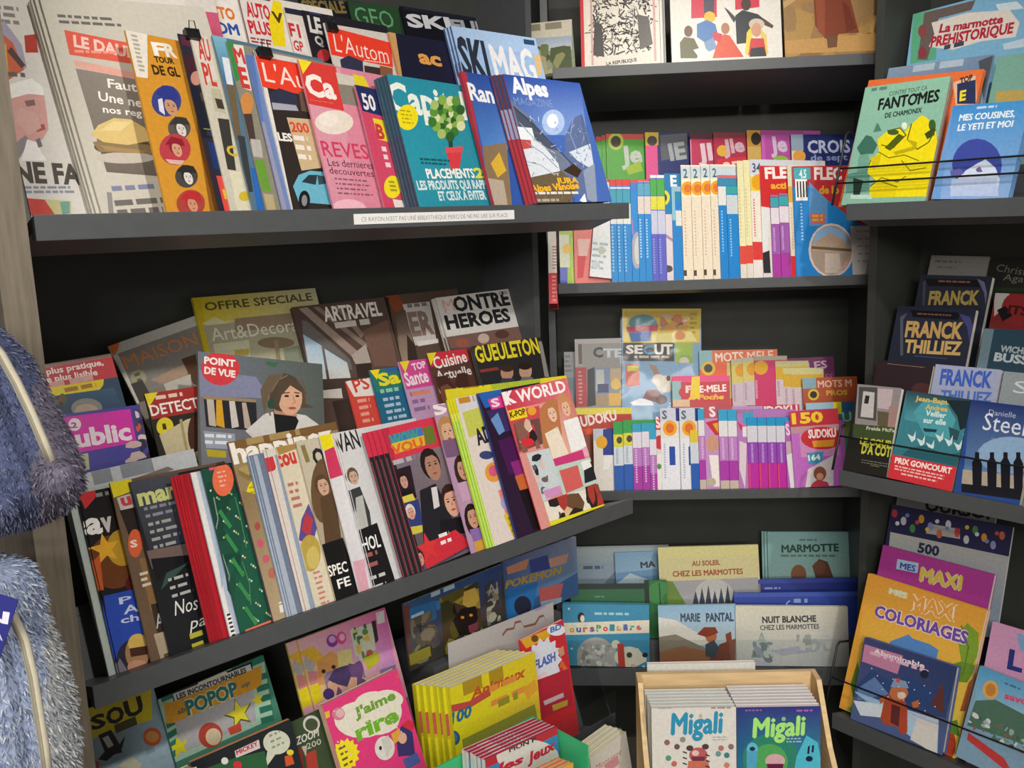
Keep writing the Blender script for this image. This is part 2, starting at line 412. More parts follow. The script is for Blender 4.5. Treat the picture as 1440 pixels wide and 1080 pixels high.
# upright gable ends of the bays
def upright(name, B, u0, u1, q0, q1, m, label, z1=2.9):
    bm = bmesh.new(); wallbox(B, u0, u1, 0, z1, q0, q1, bm); o = bmobj(name, bm, m); o['kind'] = 'structure'; return o
upright('trim_1', LU, -0.052, -0.012, -0.012, QL, WOOD, '')
upright('trim_2', LU, LLEN+.0, LLEN+.018, .30, QL, SHELF, '')
upright('trim_3', C1, -0.03, -0.012, .13, QC, SHELF, '')
upright('trim_4', C1, CLEN+.012, CLEN+.03, .17, QC, SHELF, '')
upright('trim_5', R1, -0.05, -0.03, .19, QR, PANEL, '')

def shelf(B, length, label, lip, depth, tiers=(), name='display_shelf', u0=0.0, back=None):
    """tilted board with a turned-down front edge; tiers = (q, v) of the raised steps behind"""
    mw = Matrix.Translation(B.O)
    root = empty(name, label, 'shelf', mw); inv = mw.inverted()
    def add(nm, fn, m=SHELF):
        bm = bmesh.new(); fn(bm); bmesh.ops.transform(bm, matrix=inv, verts=bm.verts); return bmobj(nm, bm, m, root)
    add('front_edge', lambda bm: box_pts(bm, [B.U(u0, -lip, 0), B.U(length, -lip, 0), B.U(length, -lip, .016), B.U(u0, -lip, .016), B.P(u0, -.0006, 0), B.P(length, -.0006, 0), B.P(length, -.0006, -.0165), B.P(u0, -.0006, -.0165)], 0.0009))
    q1 = tiers[0][0] if tiers else depth
    add('board', lambda bm: bbox_board(bm, B, u0, length, -.018, -.0005, -q1, -.017))
    for i, (q, v) in enumerate(tiers):
        qe = tiers[i+1][0] if i+1 < len(tiers) else depth
        def fn(bm):
            bbox_board(bm, B, u0, length, v-.014, v-.0005, -qe, -q)
        add('step_board', fn)
        pv = tiers[i-1][1] if i else 0
        add('step_riser', lambda bm: bbox_board(bm, B, u0, length, pv-.018, v-.0145, -q-.012, -q))
    return root
shelf(LU, LLEN, 'upper charcoal magazine shelf of the left bay with a white notice strip on its edge', .034, .40, ((.112, .105), (.150, .19), (.212, .25)))
shelf(LL, LLEN, 'lower charcoal magazine shelf of the left bay sloping down to the left', .036, .40, ((.122, .11), (.203, .27)))
shelf(C1, CLEN, 'topmost charcoal shelf of the corner bay carrying large picture books', .026, .26)
shelf(C2, CLEN, 'charcoal corner shelf packed with blue and cream puzzle magazines', .026, .30, ((.085, .07),))
shelf(C3, CLEN, 'charcoal corner shelf holding the purple puzzle magazines', .026, .32, ((.085, .075), (.119, .15)))
shelf(C4, CLEN, 'lowest charcoal corner shelf with picture albums for children', .05, .33, ((.075, .06), (.15, .12), (.22, .18)))
shelf(R1, RLEN, 'upper right charcoal shelf with comic albums behind a wire guard', .036, .32, ((.100, .10),))
shelf(R2, RLEN, 'middle right charcoal shelf with paperback novels behind wire guards', .036, .32, ((.078, .05), (.131, .13), (.202, .21)))
shelf(R3, RLEN, 'lower right charcoal shelf with colouring books behind a wire guard', .040, .34, ((.076, .11), (.125, .20)))
# strip across the back panel of the corner bay
bm = bmesh.new(); wallbox(C1, -.01, CLEN, .800, .835, QC-.02, QC, bm); struct('trim_6', bm, SHELF)
# notice strip
def strip(B, u0, u1, z0, z1):
    w, h = u1-u0, z1-z0
    A = Art(w, h, None, 3)
    A.run([('T', .04, .74, .95, .74, .45, "CE RAYON N'EST PAS UNE BIBLIOTHEQUE MERCI DE NE PAS LIRE SUR PLACE", '#8a8a90', 0.0)], True)
    o = bmobj('notice_strip', cover_bm(w, h, .0006, '#e6e6e6', '#e6e6e6', '#e6e6e6', A, .0002), MATTE)
    m4 = Matrix.Identity(4); p = B.U(u0, z0, -.0012)
    for i in range(3): m4[i][0], m4[i][1], m4[i][2], m4[i][3] = B.d[i], (0, 0, 1)[i], B.n[i], p[i]
    o.matrix_world = m4
    tag(o, 'white paper notice strip stuck along the edge of the upper left shelf', 'notice')
strip(LU, .478, .832, -.027, -.010)

c4 = [o for o in COL.objects if o.get('label', '').startswith('lowest charcoal corner')][0]
bm = bmesh.new(); bbox_board(bm, C4, 0.0, CLEN, 0, .075, -.0015, .0005); bmesh.ops.translate(bm, vec=-C4.O, verts=bm.verts); o = bmobj('clear_lip', bm, ACRYL, c4); o['label'] = 'clear acrylic strip along the shelf edge'
# ================================================================== upper shelf of the left bay
G1 = 'magazines fanned out on the upper left shelf'
G0 = 'magazines standing behind on the upper left shelf'
def LUi(*a, **k): return item(LU, *a, **k)
# ---- back tier
LUi('newspaper', 'newspaper', 'newspaper with a large face in a white hat beside the oak upright', (-32, -40), w=.30, q=.1085, t=.003, base='#d9d6d0', m=MATTE, art=[
    ('L', -20, 5, 34, 40, 3, '#8a8680'), ('Q', [(-10, 75), (5, 28), (30, 62), (38, 95), (0, 120)], '#a9a2b8'), ('Q', [(-10, 110), (0, 45), (18, 60), (34, 98), (4, 118)], '#c9694f'),
    ('Q', [(10, 72), (16, 66), (36, 92), (30, 96)], '#5a4a44'), ('Q', [(0, 70), (8, 60), (12, 100), (0, 108)], '#d8b04a'), ('Q', [(34, 50), (50, 48), (54, 74), (36, 74)], '#b5443c'),
    ('L', 0, 100, 40, 114, 1, '#6a6660'), ('Q', [(4, 138), (14, 118), (44, 110), (60, 122), (62, 134), (10, 146)], '#f0efec'),
    ('Q', [(10, 140), (40, 132), (62, 134), (66, 160), (68, 182), (60, 196), (46, 204), (16, 198)], '#d3a29c'), ('Q', [(34, 142), (48, 140), (50, 148), (38, 150)], '#8a6a66'), ('Q', [(48, 178), (62, 174), (64, 182), (52, 186)], '#a8605c'), ('Q', [(28, 150), (52, 160), (58, 180), (40, 190), (22, 170)], '#d8aca6'),
    ('Q', [(18, 204), (36, 190), (42, 198), (28, 222), (22, 230)], '#8d8a8c'), ('Q', [(30, 226), (38, 196), (52, 200), (58, 214), (66, 226)], '#f2f0ee'), ('Q', [(50, 196), (54, 208), (60, 206), (56, 194)], '#77747a'),
    ('T', 22, 255, 116, 259, 29, 'NE FA', '#55504c', .05), ('T', -10, 253, 18, 254, 29, 'U', '#55504c', .05), ('L', 28, 262, 120, 274, 2, '#8c93a8'),
    ('Q', [(30, 278), (66, 281), (80, 303), (30, 303)], '#c8514b'), ('Q', [(62, 280), (100, 283), (100, 303), (78, 303)], '#c9c690'), ('Q', [(84, 284), (98, 283), (98, 300), (88, 302)], '#79a598'), ('Q', [(30, 282), (40, 290), (34, 300)], '#3c3a38')])
bk = dict(q=.165, v0=.075, group=None)
LUi('magazine', 'magazine', 'pink and white magazine corner peeping over the newspaper stack', (150, -60), w=.17, base='#c85a78', q=.153, v0=.19, t=.003, nart=[('R', 0, .1, 1, .25, '#d8d0cc'), ('R', .2, .0, .5, .4, '#b8323c')])
LUi('magazine', 'magazine', 'white magazine with orange and blue lettering behind the newspapers', (236, -40), w=.20, yaw=4, base='#e6e2dc', q=.160, v0=.19, t=.003, art=[
    ('T', 285, 22, 332, 28, 16, 'AUTO', '#e0792c', .06), ('T', 305, 46, 338, 50, 16, 'OM', '#2f55a4', .05), ('R', 250, -30, 262, 60, '#33313a')])
LUi('magazine', 'magazine', 'red and white striped motoring magazine with a yellow banner, behind the fan', (334, -12), w=.20, yaw=4, q=.160, v0=.19, t=.003, base='#ddd6d2', spine='#7a2a2a', art=[
    ('R', 336, -10, 380, 2, '#4a2a34'), ('T', 348, 22, 382, 28, 20, 'AUTO', '#c7303a', .04), ('T', 352, 46, 384, 50, 18, 'PLUS', '#c7303a', .04), ('Q', [(378, 30), (384, 0), (396, 4), (402, 66), (384, 64)], '#ead21e'), ('L', 352, 52, 384, 66, 2, '#9a3a3c'), ('T', 384, 30, 400, 33, 14, 'V', '#4a3a10', .05)])
LUi('magazine', 'magazine', 'narrow white magazine with red print next to the yellow banner', (399, 10), w=.20, yaw=4, q=.160, v0=.19, t=.003, base='#d8cfc8', art=[
    ('R', 396, -4, 432, 24, '#2a2c3c'), ('Q', [(402, 26), (420, 30), (434, 76), (412, 72)], '#e2dcd8'), ('T', 408, 50, 424, 53, 18, 'F1', '#c43a40', .05), ('T', 414, 70, 428, 73, 14, 'GP', '#c43a40', .03)])
LUi('magazine', 'magazine', 'black magazine with white headline and a small red round badge', (424, 14), w=.20, yaw=4, q=.160, v0=.19, t=.0018, base='#25242c', art=[
    ('T', 436, 44, 454, 48, 22, 'LE', '#d8d4d0', .05), ('T', 444, 62, 456, 64, 12, 'Q', '#c8c4c0', .05), ('E', 455, 78, 9, 9, '#c63a40'), ('R', 434, 12, 452, 22, '#36426a')])
LUi('magazine', 'magazine', 'black special issue magazine along the top edge of the back row', (418, -8), w=.19, q=.235, v0=.25, t=.003, base='#1c1c20', art=[('T', 428, 17, 488, 18, 17, 'SPECIALE', '#7a6a3c', .04)])
LUi('magazine', 'magazine', 'dark green geography magazine with pale lettering in the back row', (488, 0), w=.20, q=.228, v0=.25, t=.003, base='#22382c', art=[
    ('Q', [(490, 2), (560, 10), (566, 60), (494, 60)], '#29472f'), ('T', 502, 33, 556, 40, 25, 'GEO', '#5f9a6c', .0)])
LUi('magazine', 'magazine', 'navy skiing magazine with broad white letters in the back row', (562, 8), w=.21, q=.220, v0=.25, t=.003, base='#15161f', art=[
    ('T', 574, 37, 636, 42, 18, 'SKI', '#c9ccd2', .09), ('T', 636, 42, 690, 46, 15, 'EUR', '#9a9ea6', .05), ('R', 568, 14, 690, 18, '#1f2230')])
LUi('magazine', 'magazine', 'red masthead car magazine standing in the back row beside the orange edged navy one', (455, 32), w=.21, yaw=3, q=.128, v0=.105, t=.003, base='#cfc8c2', spine='#ddd', art=[
    ('R', 457, 30, 556, 43, '#8a8784'), ('R', 462, 33, 474, 46, '#2c2a30'), ('Q', [(458, 36), (549, 60), (553, 95), (466, 77)], '#e5402c'), ('T', 472, 72, 548, 90, 25, "L'Autom", '#f2dcd4', -.005),
    ('L', 512, 84, 552, 92, 1, '#f0d8d0'), ('Q', [(478, 84), (490, 78), (510, 86), (512, 112), (482, 104)], '#34364e'), ('Q', [(482, 98), (510, 104), (512, 112), (484, 108)], '#b0b4c0'), ('Q', [(512, 92), (550, 98), (555, 122), (514, 116)], '#3c3430'), ('Q', [(534, 92), (552, 96), (554, 124), (536, 118)], '#8a5a3c')])
LUi('magazine', 'magazine', 'navy magazine with gold letters and an orange spine in the back row', (546, 45), w=.21, yaw=3, q=.128, v0=.105, t=.004, base='#1f2036', spine='#c9935c', art=[
    ('Q', [(546, 44), (556, 46), (566, 110), (554, 110)], '#c99a64'), ('R', 556, 44, 640, 49, '#a07850'), ('T', 590, 88, 622, 93, 19, 'ac', '#e0a050', .06)])
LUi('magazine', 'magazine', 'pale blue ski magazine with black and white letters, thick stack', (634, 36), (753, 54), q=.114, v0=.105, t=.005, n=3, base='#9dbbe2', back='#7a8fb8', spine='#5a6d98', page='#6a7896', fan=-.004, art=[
    ('Q', [(634, 36), (753, 54), (757, 76), (638, 62)], '#a8c4e8'), ('T', 652, 106, 692, 112, 54, 'SKI', '#2c3440', .05), ('T', 698, 110, 758, 116, 48, 'MAG', '#e6e6ea', .04), ('Q', [(736, 55), (751, 57), (752, 64), (737, 62)], '#2b4a6a'), ('Q', [(750, 76), (760, 78), (762, 106), (756, 106)], '#d8b884')])
# ---- front tier
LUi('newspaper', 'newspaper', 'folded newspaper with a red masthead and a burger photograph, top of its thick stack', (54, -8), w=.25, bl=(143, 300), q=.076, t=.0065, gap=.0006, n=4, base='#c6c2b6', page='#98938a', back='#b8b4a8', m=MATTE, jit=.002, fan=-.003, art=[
    ('L', 80, 20, 180, 42, 2, '#6e6a66', .5), ('Q', [(90, 42), (190, 62), (200, 92), (98, 77)], '#d8604f'), ('T', 104, 65, 190, 82, 16, 'LE DAUP', '#eec9bf', .04), ('L', 104, 70, 190, 80, 1, '#e89a8c'),
    ('Q', [(103, 84), (190, 102), (194, 116), (106, 94)], '#dca69a'), ('Q', [(106, 96), (215, 116), (250, 250), (150, 242)], ['#8a847c', '#8a847c', '#6e675e', '#6e675e']),
    ('T', 152, 123, 200, 130, 13, 'Faut-', '#efece4', .02), ('T', 139, 141, 200, 151, 13, 'Une ne', '#efece4', .02), ('T', 145, 158, 200, 164, 10, 'nos reg', '#efece4', .02),
    ('E', 172, 206, 40, 13, '#5c5040'), ('E', 176, 222, 42, 8, '#c2bbb0'), ('Q', [(130, 200), (150, 196), (210, 204), (214, 216), (140, 214)], '#8e7a58'), ('Q', [(128, 190), (138, 176), (160, 166), (184, 168), (204, 180), (212, 198), (180, 204), (146, 200)], '#d7be7c'), ('Q', [(140, 184), (160, 170), (184, 172), (170, 184)], '#e2cd94'), ('Q', [(140, 204), (170, 208), (206, 212), (200, 216), (150, 212)], '#a58a5c'),
    ('L', 156, 262, 230, 270, 1, '#7f83a0'), ('L', 160, 282, 236, 303, 2, '#6f6b68', .6), ('Q', [(150, 270), (157, 271), (160, 302), (153, 302)], '#8d8a88')])
LUi('magazine', 'magazine', 'mustard yellow magazine with a column of round portraits on its cover', (176, 42), w=.23, yaw=10, q=.030, t=.004, base='#cf9233', page='#e9e5da', art=[
    ('Q', [(176, 42), (207, 46), (208, 110), (192, 108)], '#e3ddd2'), ('L', 184, 48, 206, 104, 9, '#b0a898'), ('Q', [(262, 40), (300, 60), (340, 300), (296, 300), (280, 200)], '#8c5a24'),
    ('T', 217, 77, 234, 79, 18, 'F', '#f2ede2', .06), ('T', 234, 79, 250, 81, 18, 'R', '#e2ddd2', .06), ('T', 218, 87, 246, 90, 8, 'TOUR', '#3a2c16', .04), ('T', 216, 104, 254, 108, 13, 'DE GL', '#3a2c16', .05),
    ('E', 234, 142, 21, 22, '#3c4488'), ('FC', 239, 150, 27, '#c49472', '#2f3a88', '#333', .6, False), ('Q', [(219, 132), (228, 120), (244, 122), (252, 140), (232, 138)], '#2f3a88'), ('Q', [(222, 140), (228, 138), (232, 162), (224, 156)], '#d8d8e4'),
    ('E', 252, 180, 16, 16, '#5a5450'), ('FC', 254, 182, 21, '#d4d0cc', '#4a4644', '#333', .5, False), ('Q', [(238, 176), (246, 164), (262, 166), (266, 176), (252, 174)], '#3a3634'),
    ('E', 246, 210, 22, 22, '#b5404a'), ('FC', 248, 210, 22, '#cf9a80', '#8a2430', '#333', .4, False), ('Q', [(232, 204), (240, 192), (256, 196), (260, 206), (246, 202)], '#8a2430'), ('Q', [(232, 224), (260, 226), (254, 232), (238, 230)], '#d8b0a8'),
    ('E', 262, 248, 16, 16, '#4a4644'), ('FC', 264, 250, 20, '#d8d4d0', '#2f2c2a', '#333', .4, False), ('Q', [(248, 242), (256, 232), (272, 234), (276, 244), (262, 242)], '#2f2c2a'),
    ('E', 268, 286, 20, 19, '#a8463e'), ('FC', 270, 288, 22, '#c99276', '#b82f34', '#333', .4, False), ('Q', [(252, 282), (262, 268), (280, 272), (284, 284), (268, 280)], '#b82f34')])
LUi('magazine', 'magazine', 'magazine with dark photo strips and a red price panel under a black clip', (250, 47), w=.22, yaw=10, q=.030, t=.0024, base='#2e2a38', page='#f0ede6', art=[
    ('R', 253, 50, 300, 72, '#5a2c3e'), ('R', 258, 76, 300, 108, '#44242e'), ('E', 276, 110, 8, 10, '#c08878'), ('PH', 266, 120, 310, 196, ['#1f2230', '#2c3450', '#4a4038'], 8, '#20222e'), ('R', 286, 180, 320, 186, '#7c8a3c'), ('R', 292, 200, 326, 240, '#22366c'), ('Q', [(304, 247), (324, 249), (330, 297), (316, 297)], '#d84a44'), ('Q', [(312, 266), (328, 268), (330, 282), (316, 280)], '#dcae2a')])
LUi('magazine', 'magazine', 'grey road magazine with tall red letters down its left strip', (266, 46), w=.22, yaw=10, q=.030, t=.0024, base='#c9c4b4', page='#f0ede6', art=[
    ('Q', [(266, 46), (290, 48), (306, 112), (288, 116)], '#d6cfc4'), ('T', 281, 82, 298, 86, 30, 'AU', '#c9433a', .03), ('T', 289, 118, 306, 121, 30, 'PL', '#c9433a', .03), ('Q', [(296, 124), (310, 126), (318, 160), (302, 156)], '#b8b49c'), ('Q', [(302, 138), (312, 140), (316, 154), (306, 152)], '#4a3a34'), ('Q', [(306, 166), (322, 168), (332, 240), (320, 238)], '#3c3a38'), ('T', 320, 218, 334, 220, 14, 'C', '#d0b23a', .06), ('Q', [(322, 240), (338, 242), (350, 297), (334, 297)], '#d8d2b8'), ('E', 344, 276, 8, 7, '#c8b23a')])
LUi('magazine', 'magazine', 'magazine with blue sky and mountain strip, between the red lettered ones', (298, 49), w=.22, yaw=10, q=.030, t=.0024, base='#56748a', page='#f0ede6', art=[
    ('Q', [(298, 49), (318, 52), (334, 120), (316, 116)], ['#7db4cc', '#7db4cc', '#3c6c9c', '#3c6c9c']), ('Q', [(312, 80), (322, 82), (330, 130), (320, 124)], '#d8e0e8'), ('Q', [(318, 118), (330, 120), (340, 200), (332, 196)], '#6e6048'), ('Q', [(334, 190), (344, 192), (356, 270), (348, 270)], '#3a3f44'), ('Q', [(352, 236), (360, 236), (372, 297), (362, 297)], '#2f68b4')])
LUi('magazine', 'magazine', 'green and white magazine with a red zigzag title and an orange figure', (318, 58), w=.22, yaw=10, q=.030, t=.0024, base='#8c8878', page='#f0ede6', art=[
    ('Q', [(318, 58), (342, 62), (352, 104), (330, 116)], '#3f8a4c'), ('Q', [(328, 62), (342, 64), (354, 128), (342, 124)], '#e2d8d4'), ('T', 332, 88, 346, 90, 22, 'M', '#c8403c', .04), ('T', 340, 122, 352, 124, 28, 'E', '#c8403c', .04), ('E', 347, 146, 9, 16, '#cf8a4a'), ('Q', [(340, 160), (354, 160), (360, 200), (348, 198)], '#4c3c3c'), ('Q', [(352, 195), (366, 197), (370, 222), (356, 220)], '#b8b4ae'), ('Q', [(358, 224), (372, 226), (382, 270), (368, 268)], '#6a9a3c'), ('Q', [(370, 272), (384, 274), (388, 296), (376, 296)], '#b8a880')])
LUi('magazine', 'magazine', 'lavender blue magazine edge showing just left of the red masthead car cover', (345, 76), w=.20, yaw=10, q=.030, t=.0018, base='#6f86b8', page='#e8e6ea', art=[('Q', [(345, 76), (356, 78), (372, 180), (362, 176)], '#5b78b4'), ('Q', [(362, 170), (372, 172), (404, 296), (388, 296)], '#9a96b4')])
LUi('magazine', 'magazine', 'red masthead car magazine with a sky blue car on its cover in the front row', (357, 70), w=.215, yaw=9, q=.030, t=.0022, base='#332c2a', spine='#e8e4dc', page='#efece4', art=[
    ('Q', [(357, 68), (432, 82), (434, 92), (360, 78)], '#d8d2ca'), ('Q', [(358, 70), (378, 74), (382, 84), (362, 80)], '#26262a'), ('Q', [(359, 78), (432, 92), (440, 136), (369, 122)], '#e5432e'), ('T', 373, 114, 432, 126, 27, "L'Au", '#f3ddd4', .0), ('Q', [(370, 122), (376, 124), (412, 295), (404, 295)], '#e2dcd6'),
    ('Q', [(378, 132), (392, 124), (416, 132), (420, 158), (384, 154)], '#33364c'), ('Q', [(382, 144), (416, 148), (420, 156), (384, 154)], '#a8a8b4'), ('Q', [(420, 128), (440, 134), (446, 160), (424, 156)], '#6a5448'),
    ('Q', [(403, 165), (440, 168), (452, 236), (424, 240)], '#cbb48e'), ('T', 410, 185, 436, 187, 14, '200', '#d84a34', .03), ('T', 392, 197, 412, 199, 11, 'LES', '#f0ece4', .05), ('L', 412, 190, 446, 232, 3, '#ece6da', .5),
    ('Q', [(412, 262), (420, 246), (436, 240), (456, 242), (466, 262), (468, 288), (420, 284)], '#6cb4cc'), ('Q', [(424, 256), (434, 246), (446, 246), (444, 260)], '#2e3a44'), ('Q', [(446, 246), (456, 248), (460, 258), (448, 260)], '#3a4c58'), ('E', 428, 282, 8, 14, '#1f1e20'), ('E', 428, 282, 4, 8, '#8a8a90')])
LUi('magazine', 'magazine', 'pink magazine with a square red title block, left of the teal finance cover', (419, 83), w=.21, yaw=8.5, q=.029, t=.004, base='#d9899f', page='#f0ede6', art=[
    ('Q', [(419, 83), (478, 96), (500, 296), (460, 296)], ['#dfa0b0', '#dfa0b0', '#d98fa6', '#d98fa6']), ('Q', [(419, 83), (472, 94), (484, 156), (434, 146)], '#d8403c'), ('Q', [(419, 83), (438, 87), (426, 104)], '#f0dc2a'), ('T', 433, 133, 474, 139, 30, 'Ca', '#f6ebe6', .06), ('L', 436, 140, 478, 147, 1, '#f0d0cc'),
    ('E', 470, 172, 27, 17, '#e9ddd0'), ('E', 462, 168, 14, 10, '#f0e6dc'), ('Q', [(474, 114), (500, 120), (508, 150), (482, 146)], '#8a8478'), ('Q', [(472, 102), (500, 108), (504, 122), (476, 118)], '#cfcabc'), ('Q', [(496, 104), (512, 108), (520, 124), (500, 120)], '#e2d22a'),
    ('T', 455, 219, 520, 224, 22, 'REVES', '#cf3f62', .01), ('T', 462, 233, 526, 238, 11, 'Les dernieres', '#5a2c38', .0), ('T', 464, 244, 526, 249, 10, 'decouvertes', '#5a2c38', .0), ('L', 470, 250, 530, 280, 4, '#8a5a68', .35), ('E', 490, 296, 26, 16, '#f0b8c8')])
LUi('magazine', 'magazine', 'navy and crimson magazine with yellow blocks just left of the teal finance cover', (499, 119), w=.19, yaw=8, q=.033, t=.004, base='#cf4a68', spine='#c87890', page='#e8dcd8', art=[
    ('Q', [(499, 119), (530, 126), (540, 164), (510, 156)], '#26305e'), ('T', 512, 153, 530, 156, 22, '50', '#e9e6ea', .03), ('Q', [(524, 166), (542, 170), (548, 200), (532, 196)], '#ecd22c'), ('T', 531, 194, 542, 196, 20, 'B', '#c83a44', .06), ('L', 536, 206, 552, 240, 3, '#f0d4d8', .6), ('E', 552, 263, 12, 16, '#eedc28'), ('L', 546, 254, 560, 272, 3, '#a89a20'), ('Q', [(552, 280), (566, 282), (570, 294), (556, 294)], '#e8dcd8')])
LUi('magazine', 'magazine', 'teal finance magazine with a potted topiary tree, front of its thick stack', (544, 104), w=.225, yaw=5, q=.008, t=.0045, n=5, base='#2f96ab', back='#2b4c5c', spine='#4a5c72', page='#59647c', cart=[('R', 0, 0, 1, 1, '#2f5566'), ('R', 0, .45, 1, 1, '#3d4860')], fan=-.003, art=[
    ('Q', [(544, 104), (655, 112), (690, 200), (690, 290), (594, 290), (560, 180)], ['#2a8ca2', '#2a8ca2', '#36a0b4', '#2a8ea4', '#2a90a6', '#309cb0']), ('R', 545, 94, 660, 112, '#1d5a70'), ('L', 545, 94, 646, 106, 1, '#c4cc4a', .6), ('L', 545, 103, 646, 111, 1, '#cfd8dc', .5),
    ('T', 550, 156, 660, 168, 42, 'Capital', '#e8efe6', .03, .1), ('E', 573, 165, 15, 18, '#eedd20'), ('L', 562, 154, 584, 178, 4, '#b8a414', .4),
    ('Q', [(630, 194), (636, 194), (638, 218), (632, 218)], '#2f4434')] + [('E', 629+math.cos(i*2.4)*4.0*math.sqrt(i), 165+math.sin(i*2.4)*4.9*math.sqrt(i), 6, 7, ['#3c7a34', '#5c963c', '#2f6030', '#a8c070', '#86b04c', '#d8dcae'][i % 6]) for i in range(34)] + [
    ('Q', [(627, 210), (650, 208), (646, 238), (634, 239)], '#d5404a'), ('Q', [(626, 208), (651, 206), (650, 214), (627, 216)], '#e05058'), ('L', 590, 222, 640, 236, 2, '#1c5a68', .5),
    ('T', 601, 251, 668, 250, 14, 'PLACEMENTS', '#f2f4ee', .06), ('T', 668, 250, 682, 250, 14, '2', '#d8e04a', .06), ('T', 588, 267, 684, 265, 13, 'LES PRODUITS QUI RAPP', '#d4e6ea', .04), ('T', 618, 282, 684, 280, 13, 'ET CEUX A EVITER', '#d4e6ea', .04)])
LUi('magazine', 'magazine', 'red edged hiking magazine tucked between the teal cover and the mountain cover', (648, 100), w=.21, yaw=4.5, q=.006, t=.004, n=2, base='#3558a8', spine='#b8323c', back='#b8323c', page='#a83440', art=[
    ('Q', [(648, 100), (656, 102), (692, 288), (682, 288)], '#b23844'), ('Q', [(655, 100), (710, 110), (715, 210), (678, 205)], ['#2f4c9c', '#2f4c9c', '#5a8cd0', '#4f80c8']), ('T', 662, 140, 696, 145, 24, 'Ran', '#eceef4', .03), ('Q', [(678, 206), (712, 200), (720, 290), (690, 290)], '#8a7458'), ('Q', [(690, 230), (702, 214), (712, 240), (700, 250)], '#d8b03c'), ('Q', [(684, 250), (708, 254), (714, 288), (692, 288)], '#b8a898')])
LUi('magazine', 'magazine', 'alpine magazine with a sunlit snowy peak under deep blue sky, front of its stack', (707, 104), (815, 117), q=-.006, t=.003, n=4, yaw=3.5, gap=.0008, base='#4668b4', back='#3c4c6c', spine='#9c3a44', page='#8d5058', cart=[('R', 0, 0, 1, .27, '#3a4868'), ('R', 0, .27, 1, .5, '#8c98b8'), ('R', 0, .5, 1, 1, '#a83844')], fan=-.0075, art=[
    ('Q', [(707, 104), (815, 117), (826, 190), (722, 190)], ['#2f4ea2', '#3a5cae', '#7c9cd8', '#5c80c8']), ('E', 778, 172, 16, 18, '#a9c0e8'), ('E', 777, 170, 8, 10, '#e8f0fa'), ('E', 777, 170, 4, 5, '#ffffff'),
    ('Q', [(795, 190), (806, 166), (818, 160), (830, 196), (836, 288), (795, 260)], '#5d6e98'), ('Q', [(718, 140), (740, 160), (780, 205), (800, 225), (790, 290), (745, 290)], '#6f7a92'), ('Q', [(722, 150), (748, 170), (784, 212), (760, 206), (730, 178)], '#4c5568'), ('Q', [(730, 190), (760, 200), (785, 230), (790, 252), (740, 250)], '#d7dde6'), ('Q', [(726, 178), (748, 180), (752, 196), (732, 198)], '#e6ebf2'), ('Q', [(732, 196), (746, 197), (748, 208), (736, 210)], '#c0504c'),
    ('Q', [(800, 214), (830, 202), (836, 240), (812, 226)], '#cdd6e4'), ('Q', [(744, 250), (790, 240), (812, 260), (800, 290), (748, 290)], '#6a5c44'), ('Q', [(792, 240), (806, 230), (818, 240), (812, 250)], '#3c2c20'), ('Q', [(820, 240), (836, 230), (840, 288), (826, 280)], '#8c98b0'), ('LN', [(722, 150), (750, 176), (784, 210), (806, 232)], 1.6, '#3c4458'), ('LN', [(730, 172), (752, 196), (776, 214)], 1.2, '#98a2b4'), ('LN', [(740, 200), (764, 216), (784, 236)], 1.2, '#8a98b4'), ('LN', [(736, 226), (760, 232), (780, 246)], 1.4, '#a8b4c8'), ('LN', [(806, 166), (802, 190), (812, 214)], 1.2, '#8c9cc0'), ('LN', [(818, 162), (822, 190), (830, 210)], 1.2, '#4c5c84'), ('HT', 725, 160, 790, 245, ['#5c667c', '#c8d0dc', '#7c879c', '#d0d8e2'], 60, 5, .8), ('HT', 795, 175, 832, 240, ['#52628c', '#7c8cb4', '#a4b0cc'], 34, 5, .8), ('HT', 748, 250, 810, 286, ['#4c4030', '#8a7a58', '#5c4c34'], 40, 5, .9), ('Q', [(815, 282), (822, 272), (826, 288)], '#e8eef4'),
    ('T', 721, 130, 772, 136, 22, 'Alpes', '#f2f4f8', .05), ('T', 724, 147, 778, 151, 11, 'MAGAZINE', '#7f98cc', .0), ('T', 783, 258, 814, 257, 8, 'JURA', '#e8b030', .05), ('T', 748, 270, 815, 265, 10, 'Alpes Vanoise', '#e8b030', .05), ('L', 748, 270, 816, 276, 1, '#e0dcd4', .5),
    ('Q', [(695, 150), (720, 150), (724, 200), (700, 208)], '#4668b4') if False else ('L', 752, 280, 790, 286, 1, '#b0a898')])

def binder(name, label, B, px, q):
    P = hit(px, B.O - B.w*q, B.w); root = empty('binder_clip', label, 'clip', Matrix.Translation(P)); m = mat('black_steel', '#17171a', .35, .5) if 'black_steel' not in bpy.data.materials else bpy.data.materials['black_steel']
    bm = bmesh.new(); pr = [(-.011, -.0125), (.004, -.0125), (.002, .004), (-.009, .004)]
    L = [bm.verts.new(B.d*-.011 + B.w*w + B.v*v) for w, v in pr]; R = [bm.verts.new(B.d*.011 + B.w*w + B.v*v) for w, v in pr]
    for i in range(4): bm.faces.new((L[i], R[i], R[(i+1) % 4], L[(i+1) % 4]))
    bm.faces.new(L[::-1]); bm.faces.new(R); bmesh.ops.recalc_face_normals(bm, faces=bm.faces); bmobj('clip_body', bm, m, root)
    bm = bmesh.new(); wire_tube(bm, [B.d*u + B.w*w + B.v*v for u, w, v in ((-.006, .003, -.002), (-.004, .006, .014), (.004, .006, .014), (.006, .003, -.002))], .0009); bmobj('clip_handle', bm, m, root, True)
binder('c', 'small black binder clip on the grey road magazine with tall red letters', LU, (270, 44), .028)
binder('c', 'small black binder clip on the front red masthead car magazine', LU, (372, 70), .026)
